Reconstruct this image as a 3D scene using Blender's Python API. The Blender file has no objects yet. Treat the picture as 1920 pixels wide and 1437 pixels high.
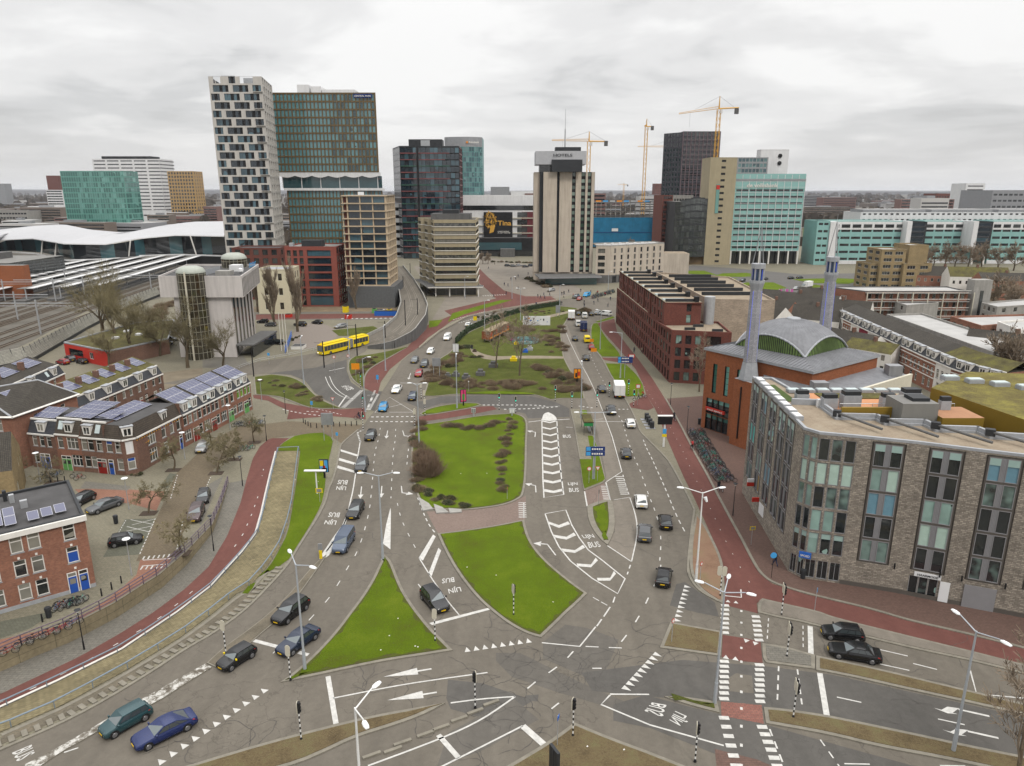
import bpy,math,random
from mathutils import Vector,Matrix,noise as mnoise
from mathutils.geometry import tessellate_polygon
random.seed(7)
R=math.radians
SC=bpy.context.scene
COL=SC.collection
PI=math.pi
FPX,PITCH,CH=1332.0,R(15.1),44.0
cam_d=bpy.data.cameras.new('camera');cam=bpy.data.objects.new('camera',cam_d);COL.objects.link(cam)
cam.location=(0,0,CH);cam.rotation_euler=(PI/2-PITCH,0,0)
cam_d.sensor_width=36;cam_d.lens=36*FPX/1920;cam_d.clip_start=1;cam_d.clip_end=40000
SC.camera=cam
W=bpy.data.worlds.new('World');SC.world=W;W.use_nodes=True
nt=W.node_tree;nt.nodes.clear()
def N(tree,typ,**kw):
 n=tree.nodes.new(typ)
 for k,v in kw.items():
  if k.startswith('i_'):
   key=k[2:];key=int(key)if key.isdigit()else key
   n.inputs[key].default_value=v
  else:setattr(n,k,v)
 return n
def MATH(tree,op,a,b=None,clamp=False):
 n=tree.nodes.new('ShaderNodeMath');n.operation=op;n.use_clamp=clamp
 for i,x in enumerate((a,b)):
  if x is None:continue
  if isinstance(x,(int,float)):n.inputs[i].default_value=x
  else:tree.links.new(x,n.inputs[i])
 return n.outputs[0]
def RAMP(tree,fac,stops,interp='LINEAR'):
 n=tree.nodes.new('ShaderNodeValToRGB');cr=n.color_ramp;cr.interpolation=interp
 while len(cr.elements)<len(stops):cr.elements.new(0.5)
 for e,(p,c)in zip(cr.elements,stops):
  e.position=p;e.color=(c[0],c[1],c[2],1)if not isinstance(c,(int,float))else(c,c,c,1)
 tree.links.new(fac,n.inputs[0]);return n.outputs[0]
SUN_EL,SUN_ROT=R(48),R(150)
sky=N(nt,'ShaderNodeTexSky',sky_type='NISHITA',sun_disc=False,sun_elevation=SUN_EL,sun_rotation=SUN_ROT,air_density=1.0,dust_density=2.0)
bg1=N(nt,'ShaderNodeBackground',i_Strength=0.07);nt.links.new(sky.outputs[0],bg1 .inputs[0])
tc=N(nt,'ShaderNodeTexCoord');sep=N(nt,'ShaderNodeSeparateXYZ');nt.links.new(tc.outputs['Generated'],sep.inputs[0])
zc=MATH(nt,'MAXIMUM',sep.outputs[2],0.0)
zp=MATH(nt,'ADD',zc,0.13)
comb=N(nt,'ShaderNodeCombineXYZ')
nt.links.new(MATH(nt,'DIVIDE',sep.outputs[0],zp),comb.inputs[0]);nt.links.new(MATH(nt,'DIVIDE',sep.outputs[1],zp),comb.inputs[1])
comb.inputs[2].default_value=3.3
n1=N(nt,'ShaderNodeTexNoise',i_Scale=0.42,i_Detail=5.0,i_Roughness=0.5,i_Distortion=0.5);nt.links.new(comb.outputs[0],n1 .inputs[0])
n2=N(nt,'ShaderNodeTexNoise',i_Scale=1.6,i_Detail=6.0,i_Roughness=0.55,i_Distortion=0.3);nt.links.new(comb.outputs[0],n2 .inputs[0])
mixv=MATH(nt,'ADD',MATH(nt,'MULTIPLY',n1 .outputs[0],0.72),MATH(nt,'MULTIPLY',n2 .outputs[0],0.28))
cl=RAMP(nt,mixv,[(0.38,(0.43,0.43,0.43)),(0.45,(0.54,0.54,0.54)),(0.52,(0.70,0.695,0.69)),(0.59,(0.82,0.815,0.805))],'EASE')
hz=RAMP(nt,zc,[(0.0,(0.655,0.65,0.65)),(0.05,(0.70,0.69,0.685)),(0.14,(.8,.8,.8))])
mx=N(nt,'ShaderNodeMix',data_type='RGBA');mx.inputs[0].default_value=0.5
hf=RAMP(nt,zc,[(0.0,0.12),(0.06,0.6),(0.13,1.0)])
nt.links.new(hf,mx.inputs[0]);nt.links.new(hz,mx.inputs[6]);nt.links.new(cl,mx.inputs[7])
bg2=N(nt,'ShaderNodeBackground');nt.links.new(mx.outputs[2],bg2 .inputs[0])
nt.links.new(MATH(nt,'ADD',1.0,MATH(nt,'MULTIPLY',MATH(nt,'POWER',zc,3.0),4.6)),bg2 .inputs[1])
ms=N(nt,'ShaderNodeMixShader',i_0=0.93);nt.links.new(bg1 .outputs[0],ms.inputs[1]);nt.links.new(bg2 .outputs[0],ms.inputs[2])
wo=N(nt,'ShaderNodeOutputWorld');nt.links.new(ms.outputs[0],wo.inputs[0])
sun_d=bpy.data.lights.new('sun','SUN');sun=bpy.data.objects.new('sun',sun_d);COL.objects.link(sun)
sun_d.energy=1.5;sun_d.angle=R(14);sun_d.color=(1.0,0.95,0.88)
sdir=Vector((math.sin(SUN_ROT)*math.cos(SUN_EL),math.cos(SUN_ROT)*math.cos(SUN_EL),math.sin(SUN_EL)))
sun.rotation_euler=sdir.to_track_quat('Z','Y').to_euler()
SC.view_settings.view_transform='Standard';SC.view_settings.look='None'
SC.view_settings.exposure=0.27;SC.view_settings.gamma=1.0;SC.view_settings.use_curve_mapping=False
SC.render.engine='CYCLES'
SC.cycles.max_bounces=5;SC.cycles.diffuse_bounces=2;SC.cycles.glossy_bounces=2
SC.cycles.transmission_bounces=2;SC.cycles.volume_bounces=0;SC.cycles.caustics_reflective=False;SC.cycles.caustics_refractive=False
def ray(px,py):
 b=(718.5-py)/FPX
 return((px-960)/FPX,math.cos(PITCH)+b*math.sin(PITCH),-math.sin(PITCH)+b*math.cos(PITCH))
def P(px,py,z=0.0):
 r=ray(px,py);t=(z-CH)/r[2]
 return Vector((r[0]*t,r[1]*t,z))
def PY(px,py,Y):
 r=ray(px,py);t=Y/r[1]
 return Vector((r[0]*t,Y,CH+r[2]*t))
def W2(l,z=0.0):return[P(a,b,z)for a,b in l]
MATS={}
def base_mat(name):
 m=bpy.data.materials.new(name);m.use_nodes=True
 t=m.node_tree;t.nodes.clear()
 out=N(t,'ShaderNodeOutputMaterial');b=N(t,'ShaderNodeBsdfPrincipled')
 t.links.new(b.outputs[0],out.inputs[0]);MATS[name]=m
 return m,t,b
def M(name,col,rough=0.8,metal=0.0,var=0.12,scale=1.5,bump=0.0,bscale=8.0,spec=0.22,emit=None,rnd=0.0,dirt=0.0,world=True,fine=0.0):
 """plain surface with tonal mottling, wear and relief"""
 m,t,b=base_mat(name)
 g=N(t,'ShaderNodeNewGeometry');tcn=N(t,'ShaderNodeTexCoord')
 vec=g.outputs['Position']if world else tcn.outputs['Object']
 n=N(t,'ShaderNodeTexNoise',i_Scale=scale,i_Detail=5.0,i_Roughness=0.6);t.links.new(vec,n.inputs[0])
 f=MATH(t,'ADD',1.0,MATH(t,'MULTIPLY',MATH(t,'SUBTRACT',n.outputs[0],0.5),var*4))
 if fine:
  nf=N(t,'ShaderNodeTexNoise',i_Scale=scale*11,i_Detail=3.0,i_Roughness=0.7);t.links.new(vec,nf.inputs[0])
  f=MATH(t,'MULTIPLY',f,MATH(t,'ADD',1.0,MATH(t,'MULTIPLY',MATH(t,'SUBTRACT',nf.outputs[0],0.5),fine*4)))
 if rnd:
  oi=N(t,'ShaderNodeObjectInfo')
  f=MATH(t,'MULTIPLY',f,MATH(t,'ADD',1-rnd/2,MATH(t,'MULTIPLY',oi.outputs['Random'],rnd)))
 if dirt:
  mp=N(t,'ShaderNodeMapping');mp.inputs['Scale'].default_value=(1.0,1.0,0.08);t.links.new(vec,mp.inputs[0])
  nd=N(t,'ShaderNodeTexNoise',i_Scale=1.1,i_Detail=4.0,i_Roughness=0.65);t.links.new(mp.outputs[0],nd.inputs[0])
  f=MATH(t,'MULTIPLY',f,MATH(t,'SUBTRACT',1.0,MATH(t,'MULTIPLY',MATH(t,'SUBTRACT',nd.outputs[0],0.42,True),dirt*3)))
 v=N(t,'ShaderNodeVectorMath',operation='SCALE');v.inputs[0].default_value=col;t.links.new(f,v.inputs['Scale'])
 t.links.new(v.outputs[0],b.inputs['Base Color'])
 b.inputs['Roughness'].default_value=rough;b.inputs['Metallic'].default_value=metal
 b.inputs['Specular IOR Level'].default_value=spec
 if emit:b.inputs['Emission Color'].default_value=(*emit[:3],1);b.inputs['Emission Strength'].default_value=emit[3]
 if bump:
  nb=N(t,'ShaderNodeTexNoise',i_Scale=bscale,i_Detail=4.0);t.links.new(vec,nb.inputs[0])
  bp=N(t,'ShaderNodeBump',i_Strength=bump,i_Distance=0.05);t.links.new(nb.outputs[0],bp.inputs['Height']);t.links.new(bp.outputs[0],b.inputs['Normal'])
 return m
def M_brick(name,c1,c2,mortar,bw=0.22,bh=0.07,ms=0.008,rough=0.85,bump=0.4,var=0.25,offset=0.5,vscale=0.25,rnd=0.0):
 m,t,b=base_mat(name)
 uv=N(t,'ShaderNodeUVMap');g=N(t,'ShaderNodeNewGeometry')
 br=N(t,'ShaderNodeTexBrick',offset=offset,i_Scale=1.0);t.links.new(uv.outputs[0],br.inputs[0])
 br.inputs['Color1'].default_value=(*c1,1);br.inputs['Color2'].default_value=(*c2,1);br.inputs['Mortar'].default_value=(*mortar,1)
 br.inputs['Mortar Size'].default_value=ms;br.inputs['Brick Width'].default_value=bw;br.inputs['Row Height'].default_value=bh
 n=N(t,'ShaderNodeTexNoise',i_Scale=vscale,i_Detail=7.0,i_Roughness=0.65);t.links.new(g.outputs['Position'],n.inputs[0])
 n3=N(t,'ShaderNodeTexNoise',i_Scale=3.1,i_Detail=4.0,i_Roughness=0.6);t.links.new(g.outputs['Position'],n3 .inputs[0])
 f=MATH(t,'ADD',1.0,MATH(t,'MULTIPLY',MATH(t,'SUBTRACT',n.outputs[0],0.5),var*4))
 f=MATH(t,'MULTIPLY',f,MATH(t,'ADD',0.6,MATH(t,'MULTIPLY',n3 .outputs[0],0.8)))
 if rnd:
  oi=N(t,'ShaderNodeObjectInfo');f=MATH(t,'MULTIPLY',f,MATH(t,'ADD',1-rnd/2,MATH(t,'MULTIPLY',oi.outputs['Random'],rnd)))
 v=N(t,'ShaderNodeVectorMath',operation='SCALE');t.links.new(br.outputs[0],v.inputs[0]);t.links.new(f,v.inputs['Scale'])
 t.links.new(v.outputs[0],b.inputs['Base Color']);b.inputs['Roughness'].default_value=rough;b.inputs['Specular IOR Level'].default_value=0.25
 bp=N(t,'ShaderNodeBump',i_Strength=bump,i_Distance=0.02,invert=True);t.links.new(br.outputs[1],bp.inputs['Height']);t.links.new(bp.outputs[0],b.inputs['Normal'])
 return m
def M_glass(name,dark,light,k=0.35,rough=0.06,spec=0.9,amount=0.3):
 """window glass: reflects the surroundings; behind it dark rooms, a share of them with curtains or blinds"""
 m,t,b=base_mat(name)
 oi=N(t,'ShaderNodeObjectInfo');g=N(t,'ShaderNodeNewGeometry')
 wn=N(t,'ShaderNodeTexNoise',i_Scale=k,i_Detail=1.0);t.links.new(g.outputs['Position'],wn.inputs[0])
 r=MATH(t,'FRACT',MATH(t,'ADD',oi.outputs['Random'],MATH(t,'MULTIPLY',wn.outputs[0],0.35)))
 c=RAMP(t,r,[(0.0,dark),(1-amount,tuple(x*1.4 for x in dark)),(min(0.99,1-amount*0.7),tuple((x+y)/2 for x,y in zip(dark,light))),(1.0,light)])
 t.links.new(c,b.inputs['Base Color']);b.inputs['Roughness'].default_value=rough;b.inputs['Specular IOR Level'].default_value=spec
 return m
def M_asphalt(name,col,crack=1.0):
 m,t,b=base_mat(name)
 g=N(t,'ShaderNodeNewGeometry');vec=g.outputs['Position']
 a1=N(t,'ShaderNodeTexNoise',i_Scale=0.07,i_Detail=6.0,i_Roughness=0.6);t.links.new(vec,a1 .inputs[0])
 a2=N(t,'ShaderNodeTexNoise',i_Scale=1.3,i_Detail=6.0,i_Roughness=0.7);t.links.new(vec,a2 .inputs[0])
 a3=N(t,'ShaderNodeTexNoise',i_Scale=14.0,i_Detail=3.0,i_Roughness=0.8);t.links.new(vec,a3 .inputs[0])
 vm=N(t,'ShaderNodeVectorMath',operation='ADD');sc=N(t,'ShaderNodeVectorMath',operation='SCALE');sc.inputs['Scale'].default_value=1.6
 dn=N(t,'ShaderNodeTexNoise',i_Scale=0.9,i_Detail=4.0);t.links.new(vec,dn.inputs[0]);t.links.new(dn.outputs[1],sc.inputs[0])
 t.links.new(vec,vm.inputs[0]);t.links.new(sc.outputs[0],vm.inputs[1])
 vo=N(t,'ShaderNodeTexVoronoi',feature='DISTANCE_TO_EDGE',i_Scale=0.24);t.links.new(vm.outputs[0],vo.inputs[0])
 vo2=N(t,'ShaderNodeTexVoronoi',feature='DISTANCE_TO_EDGE',i_Scale=0.62);t.links.new(vm.outputs[0],vo2 .inputs[0])
 mk=N(t,'ShaderNodeTexNoise',i_Scale=0.05,i_Detail=3.0);t.links.new(vec,mk.inputs[0])
 c1=MATH(t,'MULTIPLY',MATH(t,'LESS_THAN',vo.outputs[0],0.008),MATH(t,'GREATER_THAN',mk.outputs[0],0.53))
 c2=MATH(t,'MULTIPLY',MATH(t,'LESS_THAN',vo2 .outputs[0],0.018),MATH(t,'GREATER_THAN',mk.outputs[0],0.60))
 cr=MATH(t,'MULTIPLY',MATH(t,'MAXIMUM',c1,c2),0.20*crack)
 f=MATH(t,'ADD',0.30,MATH(t,'MULTIPLY',a1 .outputs[0],0.55))
 f=MATH(t,'ADD',f,MATH(t,'MULTIPLY',a2 .outputs[0],0.42));f=MATH(t,'ADD',f,MATH(t,'MULTIPLY',a3 .outputs[0],0.42))
 mp=N(t,'ShaderNodeMapping');mp.inputs['Scale'].default_value=(0.9,0.035,1);t.links.new(vm.outputs[0],mp.inputs[0]);sn_=N(t,'ShaderNodeTexNoise',i_Scale=1.0,i_Detail=3.0);t.links.new(mp.outputs[0],sn_.inputs[0]);f=MATH(t,'MULTIPLY',f,MATH(t,'ADD',.78,MATH(t,'MULTIPLY',sn_.outputs[0],.44)))
 f=MATH(t,'MULTIPLY',f,MATH(t,'SUBTRACT',1.0,cr))
 v=N(t,'ShaderNodeVectorMath',operation='SCALE');v.inputs[0].default_value=col;t.links.new(f,v.inputs['Scale'])
 t.links.new(v.outputs[0],b.inputs['Base Color']);b.inputs['Roughness'].default_value=0.9;b.inputs['Specular IOR Level'].default_value=0.15
 bp=N(t,'ShaderNodeBump',i_Strength=0.25,i_Distance=0.02);t.links.new(a3 .outputs[0],bp.inputs['Height']);t.links.new(bp.outputs[0],b.inputs['Normal'])
 return m
def M_grass(name,c1,c2,c3,s=0.35,bumpd=0.25):
 m,t,b=base_mat(name)
 g=N(t,'ShaderNodeNewGeometry');vec=g.outputs['Position']
 a=N(t,'ShaderNodeTexNoise',i_Scale=s,i_Detail=8.0,i_Roughness=0.68);t.links.new(vec,a.inputs[0])
 a2=N(t,'ShaderNodeTexNoise',i_Scale=5.0,i_Detail=6.0,i_Roughness=0.8);t.links.new(vec,a2 .inputs[0])
 mixf=MATH(t,'ADD',MATH(t,'MULTIPLY',a.outputs[0],0.55),MATH(t,'MULTIPLY',a2 .outputs[0],0.45))
 c=RAMP(t,mixf,[(0.36,c1),(0.5,c2),(0.64,c3)])
 t.links.new(c,b.inputs['Base Color']);b.inputs['Roughness'].default_value=0.95;b.inputs['Specular IOR Level'].default_value=0.1
 bp=N(t,'ShaderNodeBump',i_Strength=0.9,i_Distance=bumpd);t.links.new(a2 .outputs[0],bp.inputs['Height']);t.links.new(bp.outputs[0],b.inputs['Normal'])
 return m
asphalt=M_asphalt('worn_asphalt',(0.114,0.101,0.083));asphalt_dark=M_asphalt('dark_asphalt',(0.080,0.075,0.068),0.6)
asphalt_mid=M_asphalt('patched_asphalt',(0.094,0.086,0.075),0.8);concrete_lane=M_asphalt('pale_concrete',(0.148,0.130,0.108),0.5)
asphalt_far=M('far_asphalt',(0.095,0.09,0.084),0.9,var=.12,scale=.12)
red_path=M_asphalt('red_asphalt',(0.110,0.047,0.039),0.4)
paint=M('road_paint',(0.42,0.41,0.385),0.8,var=0.24,scale=2.2,fine=0.16)
grass=M_grass('grass',(0.074,0.076,0.012),(0.080,0.124,0.005),(0.125,0.158,0.012),0.14);turf_edge=M_grass('worn_turf',(0.075,0.058,0.034),(0.075,0.085,0.018),(0.085,0.105,0.015),0.9)
grass_rough=M_grass('rough_grass',(0.055,0.045,0.020),(0.075,0.092,0.017),(0.12,0.110,0.040),0.2,0.4)
grass_dry=M_grass('dry_grass',(0.075,0.056,0.032),(0.135,0.102,0.056),(0.14,0.128,0.062),0.5,0.2)
gravel=M_grass('ballast',(0.062,0.056,0.047),(0.105,0.096,0.082),(0.14,0.13,0.11),0.12,0.1)
moss=M_grass('moss_roof',(0.045,0.040,0.020),(0.085,0.075,0.034),(0.13,0.125,0.03),0.5,0.1);sedum=M_grass('sedum',(0.07,0.055,0.03),(0.13,0.11,0.04),(0.22,0.20,0.05),0.35,0.1)
def M_paver(name,c1,c2,mort,bw,bh,var=0.12):return M_brick(name,c1,c2,mort,bw,bh,0.02,0.85,0.3,var,0.5,0.15)
paving=M_paver('beige_paving',(0.165,0.148,0.108),(0.145,0.132,0.098),(0.10,0.095,0.06),0.6,0.3)
pvg=M_paver('grey_paving',(0.135,0.124,0.105),(0.118,0.110,0.094),(0.08,0.075,0.06),0.6,0.3)
clinker=M_paver('brown_clinker',(0.125,0.098,0.066),(0.108,0.084,0.056),(0.08,0.066,0.04),0.42,0.2)
pink_clinker=M_paver('pink_clinker',(0.215,0.105,0.07),(0.185,0.088,0.06),(0.14,0.08,0.055),0.42,0.2)
plaza_clinker=M_paver('plaza_clinker',(0.110,0.066,0.052),(0.095,0.057,0.046),(0.075,0.05,0.04),0.42,0.2,0.08)
cobble=M_paver('mossy_cobble',(0.185,0.155,0.088),(0.135,0.112,0.062),(0.055,0.048,0.022),0.62,0.42,0.3)
kerb_m=M('kerb_stone',(0.17,0.155,0.125),0.85,var=.2,scale=1.2,fine=.1)
city_ground=M_grass('city_ground',(0.040,0.036,0.030),(0.088,0.080,0.068),(0.135,0.125,0.11),0.03,0.1)
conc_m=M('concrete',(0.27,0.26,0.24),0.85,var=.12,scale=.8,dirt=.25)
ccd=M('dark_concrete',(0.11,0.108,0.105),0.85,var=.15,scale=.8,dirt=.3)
wpt=M('white_paint',(0.62,0.60,0.56),0.6,var=.06,scale=1.0,dirt=.12)
wpn=M('white_panel',(0.60,0.60,0.60),0.5,var=.05,scale=.3,dirt=.15)
ctm=M('cream_trim',(0.50,0.47,0.38),0.6,var=.06)
dmt=M('dark_metal',(0.035,0.037,0.04),0.5,0.3,var=.1);blk=M('black',(0.012,0.012,0.013),0.5,var=.05)
gmt=M('grey_metal',(0.27,0.275,0.285),0.5,0.4,var=.12,scale=1.0,dirt=.1);galv=M('galvanised',(0.40,0.41,0.42),0.45,0.5,var=.1)
zinc=M('zinc_roof',(0.165,0.168,0.178),0.6,0.1,var=.16,scale=.35,dirt=.25)
gravel_roof=M_grass('gravel_roof',(0.17,0.135,0.10),(0.235,0.19,0.14),(0.27,0.235,0.18),0.5,0.04)
bitumen=M('bitumen_roof',(0.062,0.060,0.060),0.8,var=.28,scale=.35,fine=.08);grf=M('grey_roof',(0.17,0.165,0.155),0.85,var=.2,scale=.25)
prf=M('pale_roof',(0.33,0.325,0.315),0.8,var=.15,scale=.2)
stone=M_brick('rough_stone',(0.31,0.272,0.225),(0.165,0.142,0.118),(0.15,0.132,0.11),0.46,0.2,0.028,0.9,1.0,0.24,0.37,0.5)
brd=M_brick('red_brick',(0.27,0.115,0.07),(0.20,0.08,0.05),(0.17,0.12,0.095))
bbr=M_brick('brown_brick',(0.18,0.094,0.064),(0.13,0.066,0.046),(0.12,0.09,0.075))
brick_orange=M_brick('orange_brick',(0.27,0.088,0.036),(0.225,0.070,0.028),(0.19,0.085,0.045),var=.1)
bdk=M_brick('wine_brick',(0.155,0.050,0.037),(0.115,0.037,0.029),(0.08,0.04,0.03),var=.15)
brick_beige=M_brick('beige_brick',(0.36,0.29,0.22),(0.26,0.21,0.16),(0.30,0.26,0.21),0.6,0.14,0.01)
brick_yellow=M_brick('yellow_brick',(0.26,0.195,0.10),(0.22,0.16,0.08),(0.2,0.16,0.1))
trf=M_brick('roof_tile',(0.055,0.048,0.038),(0.042,0.036,0.029),(0.02,0.018,0.015),0.25,0.32,0.03,.8,.6,.3,0.0)
tile_brown=M_brick('brown_tile',(0.072,0.058,0.044),(0.055,0.044,0.034),(0.028,0.022,0.018),0.25,0.32,0.03,.8,.6,.2,0.0)
slate=M_brick('slate',(0.045,0.048,0.055),(0.034,0.037,0.043),(0.02,0.02,0.022),0.3,0.22,0.02,.6,.4,.15)
lead=M('lead',(0.30,0.31,0.325),0.6,0.2,var=.15)
beige_panel=M('beige_panel',(0.42,0.365,0.30),0.8,var=.07,scale=.25,dirt=.22)
tan_panel=M('tan_panel',(0.31,0.265,0.175),0.75,var=.08,scale=.3,dirt=.15)
offwhite=M('offwhite_panel',(0.43,0.41,0.38),0.7,var=.06,scale=.3,dirt=.15)
bronze=M('bronze_panel',(0.125,0.088,0.042),0.5,0.3,var=.12,scale=.4)
gold_panel=M('gold_panel',(0.215,0.14,0.022),0.5,0.2,var=.1,scale=.4)
green_panel=M('green_glass_panel',(0.20,0.375,0.355),0.25,var=.06,scale=.25,spec=.7)
tgl=M_glass('teal_glass',(0.02,0.055,0.065),(0.11,0.21,0.21),.12,amount=.6);bgl=M_glass('blue_glass',(0.008,0.016,0.024),(0.05,0.11,0.14),.2,amount=.5);office_glass=M_glass('office_glass',(0.015,0.042,0.048),(0.10,0.23,0.25),.12,amount=.7)
dgl=M_glass('dark_glass',(0.010,0.012,0.014),(0.05,0.055,0.055),.3,amount=.3);hgl=M_glass('house_glass',(0.014,0.016,0.016),(0.22,0.21,0.18),.9,amount=.5)
flat_glass=M_glass('flat_glass',(0.012,0.015,0.016),(0.24,0.36,0.32),.9,amount=.42);green_glass=M_glass('green_glass',(0.028,0.10,0.085),(0.14,0.32,0.28),.1,amount=.5)
brown_glass=M_glass('brown_glass',(0.022,0.018,0.010),(0.05,0.042,0.028),.5,amount=.4)
solar=M('solar_cell',(0.058,0.062,0.115),0.22,var=.1,scale=.5,spec=.8);solar_frame=M('solar_frame',(0.42,0.42,0.46),0.4,0.5,var=.05)
ylm=M('yellow_paint',(0.62,0.46,0.01),0.4,var=.04,world=False);orange_m=M('orange_paint',(0.62,0.22,0.01),0.6,var=.05)
red_m=M('red_paint',(0.42,0.03,0.02),0.5,var=.06);blue_m=M('blue_paint',(0.02,0.10,0.38),0.5,var=.05);green_m=M('green_paint',(0.10,0.28,0.08),0.5,var=.05)
lblue_m=M('light_blue_paint',(0.05,0.27,0.55),0.5,var=.05);dblue_m=M('dark_blue_paint',(0.012,0.03,0.13),0.5,var=.06)
crane_yel=M('crane_yellow',(0.55,0.30,0.05),0.5,var=.08);net_blue=M('blue_netting',(0.010,0.125,0.235),0.7,var=.2,scale=.25,dirt=.15)
bark=M('bark',(0.088,0.068,0.044),0.95,var=.2,scale=2.0,world=False);twig=M('twig',(0.21,0.165,0.12),0.95,var=.2,world=False,rnd=.3)
olive_twig=M('mossy_twig',(0.15,0.128,0.072),0.95,var=.2,world=False,rnd=.3);bush_m=M('brown_bush',(0.165,0.115,0.08),0.95,var=.25,scale=1.5,world=False,rnd=.3)
leaf_m=M('dark_leaf',(0.030,0.045,0.016),0.7,var=.3,scale=1.2,world=False);hedge_m=M('hedge_leaf',(0.022,0.034,0.015),0.8,var=.3,scale=2.0)
rust_m=M('rail_rust',(0.05,0.034,0.024),0.7,var=.2);soil=M('soil',(0.055,0.04,0.03),0.95,var=.2)
glow_blue=M('blue_lamp',(0.05,0.10,0.6),0.5,var=0,emit=(0.08,0.14,1.0,0.55));glow_warm=M('warm_lamp',(0.6,0.5,0.3),0.5,var=0,emit=(1.0,0.75,0.4,2.0))
glow_red=M('red_lamp',(0.5,0.02,0.01),0.4,var=0,emit=(1.0,0.05,0.02,0.9));glow_white=M('white_lamp',(0.8,0.8,0.75),0.3,var=0,emit=(1.0,0.96,0.85,1.5));glow_green=M('green_lamp',(0.02,0.5,0.4),0.4,var=0,emit=(0.02,0.8,0.55,1.2))
def tri(poly):
 return tessellate_polygon([[Vector((p[0],p[1],0))for p in poly]])
CHD={}
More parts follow.
